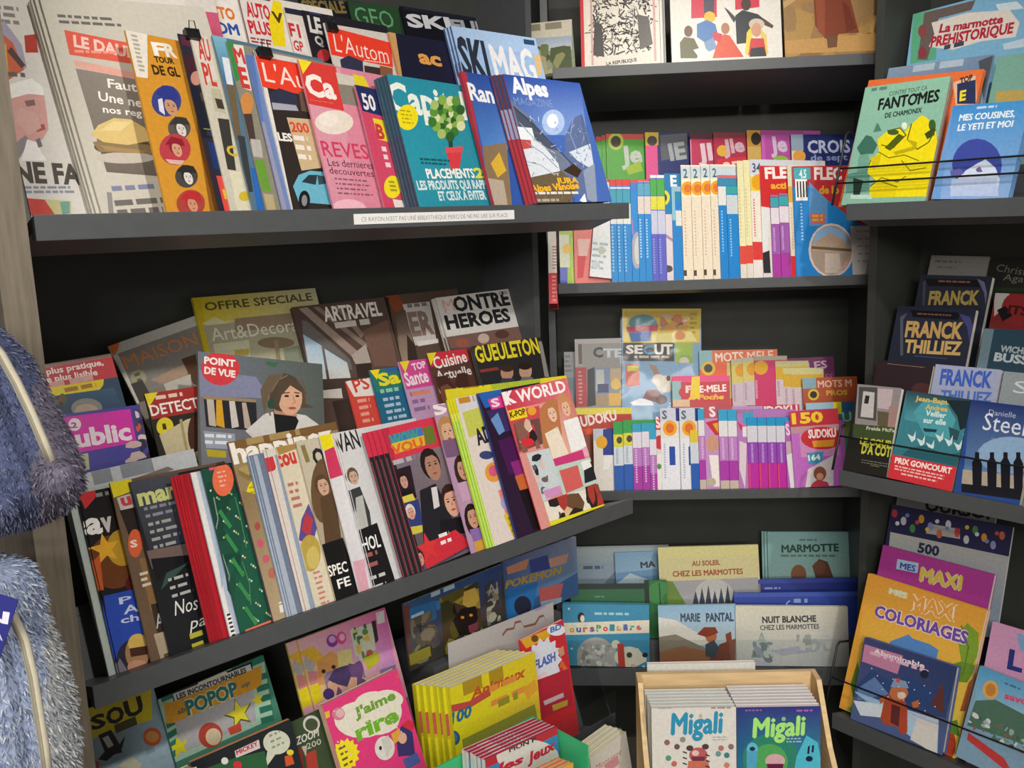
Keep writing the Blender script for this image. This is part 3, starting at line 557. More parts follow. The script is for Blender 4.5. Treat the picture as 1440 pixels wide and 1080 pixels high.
binder('c', 'small black binder clip on the red masthead car magazine of the back row', LU, (466, 35), .124)
# ================================================================== lower shelf of the left bay
def LLi(*a, **k): return item(LL, *a, **k)
LB, LM = dict(q=.225, v0=.17), dict(q=.125, v0=.085)
# ---- back row
LLi('magazine', 'magazine', 'home magazine with orange title leaning crooked on the left of the yellow wrapped one', (152, 487), (277, 443), t=.005, base='#8e8478', q=.268, v0=.27, spine='#d8d4cc', art=[
    ('Q', [(152, 487), (277, 443), (282, 456), (158, 500)], '#cdc9c2'), ('Q', [(152, 487), (168, 481), (166, 492), (160, 501)], '#e87a3a'), ('Q', [(160, 500), (285, 455), (300, 520), (180, 560)], '#8f8a84'), ('Q', [(158, 500), (166, 498), (196, 566), (190, 570)], '#d6d2c8'),
    ('T', 178, 519, 280, 484, 21, 'MAISON', '#d98a52', .0), ('E', 195, 532, 11, 12, '#a9a888'), ('L', 188, 526, 203, 538, 2, '#6a6a50'), ('Q', [(212, 534), (250, 516), (268, 510), (262, 530), (226, 540)], '#b59a84'), ('Q', [(255, 505), (275, 498), (283, 545), (272, 540)], '#5a4030'), ('Q', [(230, 540), (268, 526), (270, 550), (236, 556)], '#c9c4b8'), ('Q', [(184, 540), (200, 534), (214, 560), (196, 566)], '#4a4440')])
LLi('magazine', 'magazine', 'decoration magazine in a yellow plastic sleeve reading special offer', (270, 419), (443, 405), t=.008, base='#cfc79a', spine='#d6c12c', q=.257, v0=.27, film=True, art=[
    ('Q', [(270, 419), (443, 405), (450, 440), (278, 456)], ['#dcc428', '#cfcba8', '#d2cd9a', '#e6d236']), ('Q', [(270, 419), (282, 418), (296, 500), (285, 500)], '#d9c22e'), ('T', 289, 437, 440, 422, 12, 'OFFRE SPECIALE', '#5c5a3c', .02), ('Q', [(284, 455), (302, 446), (316, 452), (330, 450), (300, 462)], '#e8e0b0'),
    ('Q', [(286, 458), (450, 444), (455, 505), (298, 505)], '#b8b498'), ('Q', [(330, 448), (410, 440), (410, 460), (330, 466)], '#a08c74'), ('T', 299, 480, 420, 465, 20, 'Art&Decora', '#f0eddc', .0), ('E', 388, 482, 26, 8, '#8a7a62'), ('Q', [(300, 484), (350, 478), (352, 502), (304, 506)], '#dad8b8'), ('Q', [(330, 492), (350, 490), (350, 500), (330, 502)], '#c9b45c'), ('Q', [(398, 490), (420, 486), (424, 510), (402, 512)], '#8c9480'), ('Q', [(385, 478), (391, 478), (395, 508), (389, 508)], '#9a8c70')])
LLi('magazine', 'magazine', 'travel architecture magazine with brown timber roof beams on its cover', (411, 432), (540, 418), t=.006, n=2, base='#5e4c46', spine='#4a3c38', q=.232, v0=.27, art=[
    ('Q', [(411, 432), (540, 418), (560, 510), (440, 520)], '#5a4842'), ('Q', [(420, 434), (432, 432), (510, 500), (500, 506)], '#9c8a80'), ('Q', [(440, 432), (448, 431), (520, 486), (514, 490)], '#8a776c'), ('Q', [(470, 430), (476, 428), (512, 470), (508, 476)], '#8a776c'), ('Q', [(424, 450), (432, 452), (492, 505), (496, 520), (432, 520)], '#6e6a68'),
    ('Q', [(426, 470), (452, 486), (460, 536), (438, 536)], ['#a8c4dc', '#a8c4dc', '#d8dedc', '#d8dedc']), ('Q', [(456, 490), (488, 510), (494, 534), (464, 536)], ['#b4c8d8', '#c0ccd4', '#d8dad4', '#d8dad4']), ('Q', [(494, 500), (514, 484), (522, 510), (500, 512)], '#b0a49c'), ('Q', [(510, 465), (545, 450), (560, 515), (526, 515)], '#75594e'), ('Q', [(500, 512), (522, 510), (526, 540), (504, 540)], '#3a2e2c'), ('Q', [(438, 534), (520, 530), (524, 560), (444, 560)], '#4e3f3a'), ('Q', [(446, 550), (480, 546), (482, 560), (450, 560)], '#d8d4cc'),
    ('T', 457, 452, 538, 443, 21, 'ARTRAVEL', '#efece4', .03), ('L', 470, 454, 534, 462, 1, '#cfc8c0', .5)])
LLi('magazine', 'magazine', 'dark brown magazine with white panel and large brown capital letters', (541, 416), w=.21, t=.006, base='#5c4a40', spine='#3c302a', q=.252, v0=.27, art=[
    ('Q', [(541, 417), (560, 414), (570, 432), (556, 440)], '#8a4a2e'), ('Q', [(541, 418), (546, 418), (562, 520), (556, 520)], '#2f2622'), ('Q', [(566, 428), (604, 424), (614, 480), (584, 486)], '#c6c2be'), ('L', 572, 428, 602, 434, 1, '#7a7470'), ('T', 580, 472, 612, 468, 34, 'ER', '#8a746c', .05), ('Q', [(586, 480), (616, 476), (617, 482), (588, 487)], '#dedad6'), ('Q', [(556, 440), (570, 436), (590, 520), (564, 520)], ['#5a4a40', '#5a4a40', '#a89484', '#a89484']), ('Q', [(572, 470), (584, 486), (590, 520), (574, 520)], '#3c302a')])
LLi('magazine', 'magazine', 'white magazine with two lines of heavy black capitals, highest in the back row at right', (612, 419), (724, 405), t=.006, n=2, base='#5c4640', spine='#cfccc6', page='#d8d4cc', q=.212, v0=.27, fan=-.003, art=[
    ('Q', [(612, 419), (724, 405), (736, 458), (628, 474)], '#d4d2ce'), ('T', 626, 440, 641, 437, 20, 'M', '#d8a49c', .0), ('T', 640, 438, 718, 428, 21, 'ONTRE', '#26262a', .05), ('T', 629, 463, 719, 451, 20, 'HEROES', '#26262a', .06), ('L', 700, 410, 722, 416, 1, '#a8a6a4'),
    ('Q', [(628, 474), (736, 458), (740, 485), (634, 490)], '#7a5c54'), ('E', 650, 482, 10, 6, '#9a5a4c'), ('E', 680, 476, 8, 7, '#c8b0a4'), ('E', 706, 470, 10, 6, '#5a3c34')])
# ---- middle row
LLi('magazine', 'magazine', 'television guide with a red banner and yellow stripe at the far left', (52, 514), (156, 497), t=.004, base='#2f4a62', q=.172, v0=.11, art=[
    ('Q', [(52, 512), (156, 496), (166, 530), (60, 546)], '#c43c44'), ('Q', [(52, 512), (156, 496), (158, 502), (54, 519)], '#a08078'), ('T', 66, 527, 146, 513, 9, 'plus pratique,', '#f2e4e0', .03), ('T', 66, 538, 138, 527, 9, 'e plus lisible', '#f2e4e0', .03), ('L', 68, 538, 150, 543, 1, '#d8a49c', .4), ('Q', [(64, 546), (146, 533), (145, 542), (140, 548), (68, 558)], '#e6cf2a'), ('L', 90, 546, 140, 549, 1, '#a87a20', .5),
    ('Q', [(62, 560), (160, 545), (180, 590), (72, 600)], ['#2c4c6c', '#3a5c7c', '#264058', '#223a50']), ('PH', 70, 556, 100, 582, ['#3c6a3c', '#8a3c34', '#2c3c2c'], 6), ('E', 122, 574, 22, 14, '#8a8c84'), ('E', 122, 578, 17, 10, '#b8a48c')])
LLi('magazine', 'magazine', 'celebrity weekly with a magenta masthead and round white letters', (78, 584), (196, 569), t=.004, base='#3c3c94', q=.128, v0=.11, art=[
    ('Q', [(78, 583), (197, 568), (216, 640), (92, 660)], '#43409a'), ('Q', [(80, 588), (183, 575), (192, 622), (92, 640)], '#d42aa6'), ('T', 86, 632, 186, 617, 26, 'public', '#ecdce6', .06), ('E', 105, 597, 9, 9, '#ecdce6'), ('T', 101, 602, 109, 601, 8, '2', '#a02a8a', .03), ('PH', 186, 576, 212, 622, ['#2c2a4c', '#c8583c', '#d8c8c8', '#8a4c6c'], 9, '#4a3c70'), ('PH', 168, 622, 214, 645, ['#1e1c30', '#2c2840', '#c8b0a8'], 6), ('Q', [(108, 640), (124, 637), (126, 660), (110, 662)], '#b8b48c')])
LLi('magazine', 'magazine', 'crime weekly with a dark red masthead and round yellow price badge', (203, 554), w=.20, yaw=2, t=.004, base='#2c2a26', q=.150, v0=.11, art=[
    ('Q', [(203, 554), (280, 543), (282, 578), (214, 590)], '#a5322f'), ('Q', [(203, 554), (222, 551), (214, 566), (209, 572)], '#e6d22e'), ('T', 213, 585, 284, 572, 16, 'DETECTI', '#f2ece4', .02), ('L', 218, 557, 262, 561, 1, '#e8c8b8', .5), ('E', 232, 600, 12, 13, '#e2ce2a'), ('T', 229, 604, 235, 603, 9, 'i', '#3a3414', .05), ('Q', [(224, 612), (262, 590), (280, 585), (285, 650), (236, 646)], '#c9bd98'), ('Q', [(252, 590), (256, 589), (266, 640), (262, 640)], '#a89870'), ('E', 274, 610, 10, 26, '#4a2c22')])
LLi('magazine', 'magazine', 'royalty weekly with a woman in a pale coat and a round red title badge', (278, 494), (453, 512), t=.004, base='#5d635f', q=.127, v0=.11, art=[
    ('Q', [(278, 494), (453, 512), (500, 620), (500, 660), (284, 660)], ['#6e7480', '#545e58', '#4a534c', '#50564e', '#7a7a84']), ('Q', [(280, 520), (360, 530), (380, 560), (282, 558)], '#8286a4'), ('Q', [(374, 508), (392, 510), (388, 516), (376, 514)], '#3c6a4c'), ('E', 310, 518, 27, 24, '#d03c42'), ('T', 287, 511, 331, 516, 10, 'POINT', '#f2e8e4', .05), ('T', 287, 525, 331, 531, 10, 'DE VUE', '#f2e8e4', .05),
    ('Q', [(286, 556), (360, 562), (362, 606), (290, 600)], '#26262c'), ('Q', [(290, 557), (300, 558), (304, 600), (294, 598)], '#c0b4a8'), ('Q', [(304, 562), (312, 562), (316, 602), (304, 598)], '#d6a22c'), ('Q', [(322, 564), (330, 564), (336, 600), (326, 602)], '#cfc8c0'), ('Q', [(340, 566), (346, 566), (354, 604), (344, 602)], '#b8a898'), ('Q', [(286, 556), (360, 562), (360, 566), (286, 561)], '#9a8464'),
    ('Q', [(286, 606), (330, 610), (332, 632), (290, 630)], '#9aa4b4'), ('L', 288, 610, 330, 630, 2, '#e8e8ec', .5), ('Q', [(290, 632), (318, 634), (318, 644), (292, 642)], '#b8a82c')] + [
    ('Q', [(345, 606), (372, 582), (388, 578), (430, 584), (452, 600), (470, 640), (380, 640)], '#d4d2ce'), ('Q', [(384, 576), (414, 582), (420, 592), (412, 612), (388, 610)], '#1c1c20'), ('Q', [(382, 560), (412, 560), (418, 586), (386, 582)], '#b98c74'),
    ('E', 398, 552, 27, 27, '#4e4438'), ('Q', [(366, 548), (378, 528), (400, 524), (376, 560), (372, 585)], '#6a5a48'), ('Q', [(415, 530), (428, 548), (430, 568), (442, 573), (424, 574)], '#5a4a3a'), ('E', 408, 560, 17, 24, '#d9a98c'), ('Q', [(390, 552), (394, 536), (412, 532), (426, 546), (424, 552), (408, 542), (396, 556), (392, 570)], '#54463a'), ('LN', [(399, 553), (407, 552)], 1.5, '#4a382c'), ('LN', [(414, 552), (421, 553)], 1.5, '#4a382c'), ('E', 403, 557, 3.4, 1.6, '#2c2420'), ('E', 418, 557, 2.8, 1.6, '#2c2420'), ('LN', [(412, 558), (415, 566), (411, 568)], 1.1, '#b07c60'), ('E', 411, 574, 5.5, 1.9, '#a8504c'), ('LN', [(382, 550), (392, 534), (404, 528)], 2, '#7c6a54'), ('LN', [(378, 556), (376, 572), (380, 584)], 2.5, '#7c6a54'), ('LN', [(424, 532), (430, 552), (430, 566)], 2, '#6a5846'), ('E', 381, 568, 5, 7, '#2c4c3c'),
    ('Q', [(456, 576), (470, 584), (478, 606), (466, 596)], '#c8a08c')])
LLi('magazine', 'magazine', 'psychology magazine with a red band and white corner, left end of the small monthlies', (486, 536), w=.17, yaw=8, t=.003, base='#d04a40', q=.136, v0=.11, art=[('Q', [(486, 537), (520, 524), (528, 556), (498, 558)], '#e4ddd6'), ('T', 500, 552, 521, 545, 20, 'PS', '#d0443c', .02), ('L', 502, 562, 530, 596, 4, '#e89a8c', .5)])
LLi('magazine', 'magazine', 'teal health magazine with chunky yellow title between red and pink ones', (519, 521), w=.17, yaw=8, t=.003, base='#26688a', q=.136, v0=.11, art=[('Q', [(519, 521), (564, 511), (572, 544), (530, 552)], '#2f7a6c'), ('Q', [(540, 517), (560, 512), (562, 522), (544, 524)], '#3464a4'), ('Q', [(520, 521), (534, 518), (530, 534)], '#ecd82c'), ('T', 534, 543, 564, 537, 18, 'Sa', '#e8dc2c', .08), ('L', 534, 548, 566, 552, 1, '#8ac8b0', .6), ('L', 538, 560, 576, 590, 4, '#a8c4d4', .5)])
LLi('magazine', 'magazine', 'pink health magazine with white title between the teal and the cookery one', (560, 509), w=.17, yaw=8, t=.003, base='#c29ac0', q=.136, v0=.11, art=[('Q', [(560, 509), (602, 500), (610, 542), (572, 548)], '#cf4c94'), ('Q', [(562, 509), (576, 506), (570, 524)], '#e8d42c'), ('T', 581, 521, 600, 516, 10, 'TOP', '#f0dce8', .04), ('T', 572, 543, 604, 536, 20, 'Sante', '#f0dce8', .03), ('L', 576, 552, 608, 580, 3, '#8a6c9c', .5), ('Q', [(578, 552), (604, 548), (605, 553), (580, 557)], '#d88a6c')])
LLi('magazine', 'magazine', 'cookery magazine with white handwritten title on red and brown', (600, 497), w=.17, yaw=7, t=.003, base='#5a3c34', q=.135, v0=.11, art=[('Q', [(600, 497), (655, 487), (660, 506), (606, 516)], '#c83444'), ('Q', [(600, 497), (614, 494), (606, 514)], '#e6d22c'), ('T', 612, 519, 658, 508, 18, 'Cuisine', '#f2e8e4', .02), ('T', 615, 535, 664, 526, 14, 'Actuelle', '#e4dcd8', .02), ('PH', 612, 530, 670, 575, ['#7a4c3c', '#a8846c', '#c86c8c', '#4a2c28', '#d8c0a8'], 14)])
LLi('magazine', 'magazine', 'black food magazine with tall yellow capitals, right end of the middle row', (664, 487), (760, 474), t=.004, n=2, base='#2c2a2c', spine='#55524e', q=.126, v0=.11, art=[
    ('T', 671, 510, 760, 496, 24, 'GUEULETON', '#e2d22e', .03), ('E', 713, 524, 9, 11, '#b88c74'), ('E', 739, 522, 9, 11, '#c09880'), ('Q', [(700, 545), (706, 532), (722, 532), (730, 548)], '#3c4048'), ('Q', [(728, 545), (734, 530), (748, 530), (758, 545)], '#6c7078'), ('E', 713, 518, 9, 5, '#3c2c24'), ('E', 738, 515, 9, 5, '#2c201c'), ('Q', [(674, 520), (700, 516), (702, 520), (676, 524)], '#8a3c34'), ('Q', [(757, 480), (762, 480), (772, 530), (766, 530)], '#8c8a86')])
# ---- front row
LLi('magazine', 'magazine', 'yellow topped magazine showing only its upper edge behind the teen stack', (626, 548), (796, 528), t=.002, q=.060, base='#d8cc2c', art=[('L', 650, 540, 690, 549, 1, '#a88a1c', .5), ('Q', [(690, 540), (760, 532), (760, 540), (692, 548)], '#a8b838')])
LLi('magazine', 'magazine', 'pale grey bagged magazine with barcode showing behind the leftmost black cover', (82, 674), (272, 631), t=.006, base='#b9c3be', q=.109, film=True, art=[
    ('Q', [(104, 668), (272, 631), (278, 655), (110, 694)], '#c4c8cc'), ('L', 128, 664, 240, 676, 1, '#8a9098', .5), ('Q', [(112, 694), (278, 656), (282, 676), (120, 715)], '#8e948c'), ('Q', [(180, 676), (236, 656), (245, 660), (190, 682)], '#77706a'), ('BC', 127, 924, 152, 958, True, 8)])
kf = dict(t=.003)
LLi('magazine', 'magazine', 'pale green grey magazine with a barcode on its foot, against the oak upright', (94, 692), w=.20, yaw=12, q=.0555, t=.002, base='#b4c0ba', art=[('BC', 128, 922, 150, 960, True, 8), ('Q', [(94, 692), (104, 690), (110, 712), (100, 714)], '#c8d0cc')])
LLi('magazine', 'magazine', 'black celebration magazine with gold star and large white letters, leftmost in front', (110, 694), w=.21, yaw=12, q=.050, t=.002, n=2, fan=-.0025, gap=.001, base='#1e1b1d', page='#8a8a88', art=[
    ('Q', [(110, 694), (134, 688), (134, 700), (120, 716)], '#c8363a'), ('T', 122, 751, 145, 748, 32, 'a', '#f0eeea', .06), ('T', 144, 748, 160, 745, 30, 'v', '#c8c4c0', .05), ('L', 134, 694, 160, 700, 1, '#8a8682', .5),
    ('E', 160, 790, 36, 38, '#6a3c1c'), ('E', 172, 770, 22, 26, '#b8902c'), ('ST', 148, 772, 22, '#e0a830'), ('Q', [(120, 800), (140, 780), (146, 830), (130, 830)], '#c05a2c'), ('Q', [(176, 820), (196, 780), (210, 860), (190, 870)], '#5a1c20'), ('Q', [(146, 838), (190, 828), (214, 955), (160, 955)], '#2c4cb0'), ('T', 168, 850, 186, 846, 10, 'P', '#c8d0ec'), ('T', 174, 864, 196, 859, 12, 'A', '#c8d0ec'), ('T', 170, 877, 196, 872, 10, 'ch', '#c8d0ec'),
    ('E', 190, 928, 26, 30, '#2c2a38'), ('E', 193, 918, 17, 24, '#a8805c'), ('E', 194, 905, 14, 14, '#d4b45c'), ('Q', [(182, 912), (206, 908), (208, 920), (184, 924)], '#4a2c24'), ('E', 194, 938, 15, 10, '#c8927c'), ('Q', [(162, 945), (168, 925), (184, 950), (190, 965), (168, 960)], '#7a7484')])
LLi('magazine', 'magazine', 'brown food magazine with yellow top corner and orange round badge', (154, 679), w=.21, yaw=12, q=.049, t=.003, base='#6e5844', page='#d8d4cc', art=[
    ('Q', [(154, 679), (184, 670), (188, 690), (160, 700)], '#e4d22a'), ('Q', [(164, 700), (190, 692), (194, 712), (170, 718)], '#c8c0bc'), ('T', 172, 712, 186, 708, 18, 'u', '#c8444a', .06), ('Q', [(168, 718), (196, 712), (210, 750), (184, 760)], '#2c2422'), ('E', 190, 764, 10, 20, '#d8623c'), ('T', 184, 770, 194, 768, 10, 'S', '#f0d8cc', .04), ('Q', [(196, 786), (214, 782), (232, 850), (212, 860)], '#8a6a44'), ('L', 196, 806, 214, 826, 3, '#d8ccb8', .5), ('Q', [(212, 850), (230, 846), (236, 890), (222, 894)], '#3a3028'), ('T', 220, 884, 232, 881, 22, 'A', '#c8c4bc', .0), ('Q', [(216, 892), (246, 884), (256, 930), (230, 942)], '#b0a088'), ('L', 230, 920, 248, 936, 2, '#5a4c3c', .5)])
LLi('magazine', 'magazine', 'black decorating magazine with pale yellow letters and italic white headline', (182, 678), w=.21, yaw=12, q=.048, t=.003, base='#232428', page='#c8c8c8', art=[
    ('Q', [(182, 678), (250, 664), (268, 760), (210, 775)], ['#4a4e58', '#50545e', '#3c4058', '#34363e']), ('T', 196, 711, 250, 698, 25, 'mar', '#d2d88e', .07), ('L', 202, 714, 252, 724, 2, '#8c90a0', .4), ('L', 208, 736, 258, 768, 4, '#a4a8a0', .4), ('Q', [(206, 775), (262, 764), (268, 790), (214, 800)], '#74625e'), ('Q', [(212, 786), (268, 780), (276, 800), (240, 800), (220, 820)], '#1c1c20'), ('Q', [(226, 830), (234, 806), (266, 790), (250, 806)], '#3a5450'), ('L', 236, 814, 276, 838, 3, '#b8bcb8', .35),
    ('T', 246, 866, 280, 856, 22, 'Nos', '#e6e6e2', .0, .3), ('T', 266, 886, 290, 878, 18, 'pa', '#e6e6e2', .0, .3), ('L', 266, 892, 294, 912, 2, '#b8b43c', .5)])
LLi('magazine', 'magazine', 'red covered magazine, front copy of a thin red stack beside the dark green cover', (252, 668), w=.20, yaw=10, q=.030, t=.002, n=4, fan=-.004, gap=.0008, base='#b8222f', spine='#c42a36', back='#b8222f', page='#cf3440', art=[('Q', [(256, 668), (262, 668), (316, 905), (308, 908)], '#a01e2a')])
LLi('magazine', 'magazine', 'pale blue magazine with a white left edge in front of the red stack', (268, 665), w=.20, yaw=9.8, q=.025, t=.0028, base='#b4c2d4', page='#eceae6', art=[('Q', [(268, 665), (276, 664), (330, 895), (320, 900)], '#e8e6e4'), ('Q', [(284, 664), (300, 662), (322, 760), (312, 830), (300, 740)], '#a4b6cc'), ('Q', [(300, 680), (330, 674), (350, 880), (320, 830)], '#39525a'), ('BC', 318, 864, 334, 902, True, 7)])
LLi('magazine', 'magazine', 'dark green magazine sprinkled with white stars and a coral round badge', (283, 660), w=.215, yaw=9.6, q=.021, t=.003, base='#1d5040', spine='#1a3c34', page='#3a5048', nart=[('PH', 0, 0, 1, 1, ['#1a4838', '#225a46', '#205240'], 30)], art=[('Q', [(290, 640), (320, 634), (328, 650), (292, 660)], '#2a2c26'), ('Q', [(292, 646), (304, 644), (304, 660), (294, 662)], '#d85a7c')] + [
    ('E', 296+((i*37) % 80)*.62+(i*61 % 190)*.26, 690+(i*61 % 190), 1.3, 1.6, ['#d8e0d4', '#8ac08a', '#c8b86c'][i % 3]) for i in range(70)] + [('Q', [(306+i*9, 720+i*34), (310+i*9, 716+i*34), (326+i*9, 740+i*34), (322+i*9, 744+i*34)], '#3a8a50') for i in range(5)] + [('LN', [(300, 700), (306, 730), (300, 760), (312, 790)], 1.6, '#8a9c98'), ('LN', [(312, 780), (322, 810), (318, 840), (330, 870)], 1.6, '#8a9c98'), ('LN', [(330, 700), (338, 730), (346, 770)], 1.4, '#4c8a5c'), ('LN', [(340, 790), (350, 820), (352, 850)], 1.4, '#4c8a5c'), ('E', 313, 675, 15, 23, '#e8714f'), ('L', 304, 664, 322, 686, 4, '#f4b49c', .4), ('Q', [(344, 886), (380, 872), (386, 884), (348, 900)], '#e07a62')])
LLi('magazine', 'magazine', 'golden wellbeing magazine with tall white lowercase title and a yellow oval', (320, 622), (472, 593), yaw=9.5, q=.018, t=.004, base='#9a8660', spine='#6c3c5c', page='#a89c94', art=[
    ('Q', [(320, 619), (472, 590), (476, 604), (324, 634)], '#7c5c38'), ('L', 344, 612, 440, 622, 1, '#a8905c', .5), ('T', 329, 652, 470, 622, 30, 'happinez', '#f2ede4', .05), ('Q', [(334, 660), (350, 652), (366, 668), (350, 676)], '#b0985c'), ('Q', [(334, 660), (350, 668), (366, 656), (366, 664), (350, 676), (336, 668)], '#8a7448'), ('E', 358, 700, 12, 25, '#e6d61e'), ('L', 350, 685, 368, 716, 5, '#b0a018', .35),
    ('Q', [(340, 690), (380, 700), (410, 870), (372, 890)], ['#8a7450', '#9a8460', '#b8a484', '#b09c80']), ('E', 366, 764, 5, 6, '#c85c70'), ('E', 374, 786, 5, 6, '#c85c70'), ('E', 382, 806, 5, 8, '#b86c5c'), ('E', 362, 740, 4, 6, '#a8504c'), ('T', 394, 862, 400, 860, 18, 'i', '#e8e4dc', .0)])
LLi('magazine', 'magazine', 'grey blue page edge of a magazine bulging beside the golden cover', (354, 640), w=.19, yaw=9.3, q=.0155, t=.0015, n=3, fan=-.0045, gap=.0006, base='#6d7c94', spine='#8a98b0', page='#b0b4c0', art=[('Q', [(356, 640), (362, 640), (420, 870), (412, 872)], '#aab4c4')])
LLi('magazine', 'magazine', 'white magazine edge with thin red line between grey blue and cream covers', (374, 632), w=.19, yaw=9.2, q=.0145, t=.0015, n=2, fan=-.0045, gap=.0006, base='#d6d0c8', spine='#a85060', page='#e0dcd4', art=[('T', 374, 660, 388, 656, 16, 'J', '#c83a40', .04), ('Q', [(386, 640), (392, 640), (446, 860), (438, 862)], '#8c9cb4')])
LLi('magazine', 'magazine', 'cream magazine with red title, a parrot and a gold disc', (388, 629), w=.20, yaw=9.1, q=.0125, t=.003, base='#d9cfb8', page='#e8e4d8', art=[
    ('Q', [(388, 629), (418, 620), (420, 630), (392, 640)], '#a8884c'), ('T', 391, 657, 418, 650, 24, 'cou', '#cc4038', .05), ('L', 404, 680, 430, 716, 4, '#b8746c', .45), ('Q', [(420, 760), (424, 730), (434, 708), (446, 740), (440, 765)], '#5a4c94'), ('Q', [(424, 745), (430, 720), (440, 730), (436, 756)], '#b83c48'), ('E', 436, 778, 15, 26, '#b8a04c'), ('E', 440, 784, 9, 16, '#cbb868'), ('L', 440, 805, 466, 858, 8, '#c8806c', .4)])
LLi('magazine', 'magazine', 'grey fashion magazine with a long haired woman above a black band', (416, 621), w=.20, yaw=9, q=.0130, t=.003, base='#b0a48c', page='#d8d4c8', art=[
    ('Q', [(416, 621), (455, 612), (460, 700), (436, 706)], '#c4bca8'), ('T', 430, 650, 436, 648, 26, 'I', '#8a7a48', .03), ('T', 444, 656, 460, 650, 26, 'O', '#2c2a28', .05), ('E', 455, 690, 18, 46, '#6a5238'), ('FC', 454, 684, 30, '#c8a48c', '#5a4430', '#222', .3, False), ('Q', [(450, 700), (470, 690), (482, 770), (458, 772)], '#5a4430'), ('Q', [(452, 766), (482, 756), (510, 840), (468, 852)], '#1a181a'), ('T', 463, 811, 490, 803, 16, 'SPEC', '#f0eee8', .02), ('T', 476, 828, 494, 822, 14, 'FE', '#f0eee8', .02)])
LLi('magazine', 'magazine', 'white magazine with a yellow corner and pink stripe left of the man in the suit', (449, 613), w=.20, yaw=9, q=.0135, t=.0025, base='#d8d6da', page='#c8ccd8', art=[('Q', [(449, 613), (466, 609), (470, 628), (454, 634)], '#e8d820'), ('Q', [(456, 634), (470, 628), (482, 668), (464, 674)], '#cc3c60'), ('Q', [(466, 676), (482, 670), (500, 760), (486, 762)], '#dcdade'), ('Q', [(496, 790), (512, 786), (520, 834), (506, 838)], '#d8a4b4')])
LLi('magazine', 'magazine', 'black and white fashion magazine with a young man in a grey suit', (472, 609), w=.20, yaw=9, q=.0105, t=.002, n=2, fan=-.004, gap=.001, base='#d4d4d6', page='#a8b0c0', art=[
    ('T', 477, 637, 508, 628, 28, 'VAN', '#2a2a2c', .02), ('Q', [(490, 690), (506, 684), (520, 720), (526, 768), (498, 776)], '#3c3e40'), ('Q', [(500, 700), (510, 696), (518, 740), (514, 780), (504, 770)], '#b8b8b4'), ('FC', 497, 671, 24, '#c8a894', '#6a5444', '#222', .2, False), ('Q', [(506, 745), (530, 735), (560, 830), (528, 842)], '#1c1c1e'), ('T', 512, 775, 536, 768, 20, 'HOL', '#eeeeee', .02), ('L', 516, 778, 540, 800, 2, '#a05c5c', .4), ('L', 524, 810, 548, 830, 2, '#c8c8c8', .35)])
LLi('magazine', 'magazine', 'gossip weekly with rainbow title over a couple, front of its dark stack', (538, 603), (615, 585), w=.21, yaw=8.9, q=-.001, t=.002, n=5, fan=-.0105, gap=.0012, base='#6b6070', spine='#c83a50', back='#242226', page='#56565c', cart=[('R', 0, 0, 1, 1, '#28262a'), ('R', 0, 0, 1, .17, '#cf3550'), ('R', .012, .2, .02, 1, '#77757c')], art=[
    ('Q', [(538, 603), (615, 585), (627, 625), (546, 650)], '#d63a52'), ('Q', [(536, 603), (546, 601), (556, 646), (548, 650)], '#c03048'), ('Q', [(547, 613), (592, 600), (596, 612), (550, 625)], '#3c7cc0'), ('T', 551, 629, 592, 618, 18, 'WOW', '#4c9a8c', .08), ('Q', [(550, 624), (596, 612), (598, 626), (556, 638)], '#e0b838'), ('T', 552, 640, 596, 627, 14, 'VOU', '#e06a34', .1), ('Q', [(594, 602), (608, 598), (614, 622), (600, 626)], '#6a7a34'),
    ('Q', [(546, 650), (627, 625), (660, 770), (590, 810)], ['#7c7080', '#85787e', '#4a4048', '#5a4c58']), ('Q', [(546, 652), (556, 650), (596, 800), (586, 806)], '#2c2a2e'), ('L', 552, 648, 590, 654, 1, '#b8b0b8', .4),
    ('Q', [(552, 662), (577, 654), (586, 700), (564, 706)], '#2c1e28'), ('FC', 568, 677, 22, '#c89a88', '#2a1c18', '#222', 0, False), ('Q', [(562, 700), (566, 690), (578, 688), (584, 698)], '#1c1a1e'), ('Q', [(562, 700), (580, 694), (584, 703), (566, 708)], '#d8cc50'), ('Q', [(566, 708), (588, 702), (596, 740), (574, 746)], '#34407c'), ('FC', 578, 721, 22, '#d09c88', '#d8d4d0', '#222', 0, False), ('Q', [(572, 742), (596, 738), (594, 748), (574, 754)], '#cfc348'),
    ('FC', 607, 656, 46, '#b08470', '#2a201c', '#222', .5, False), ('Q', [(590, 690), (612, 680), (634, 720), (640, 780), (596, 770)], '#26242c'), ('Q', [(606, 686), (614, 684), (618, 712), (610, 716)], '#d8d4d8'), ('FC', 636, 706, 46, '#d8a890', '#3a241e', '#222', -.4, False), ('Q', [(618, 732), (650, 726), (656, 750), (620, 752)], '#1c1a20'), ('Q', [(588, 770), (640, 745), (664, 765), (600, 800)], '#cf3240'), ('ST', 602, 770, 16, '#d83a3c'), ('L', 616, 752, 640, 764, 2, '#f0e8e8', .5), ('FC', 590, 786, 24, '#c89484', '#3a2420', '#222', 0, False)])
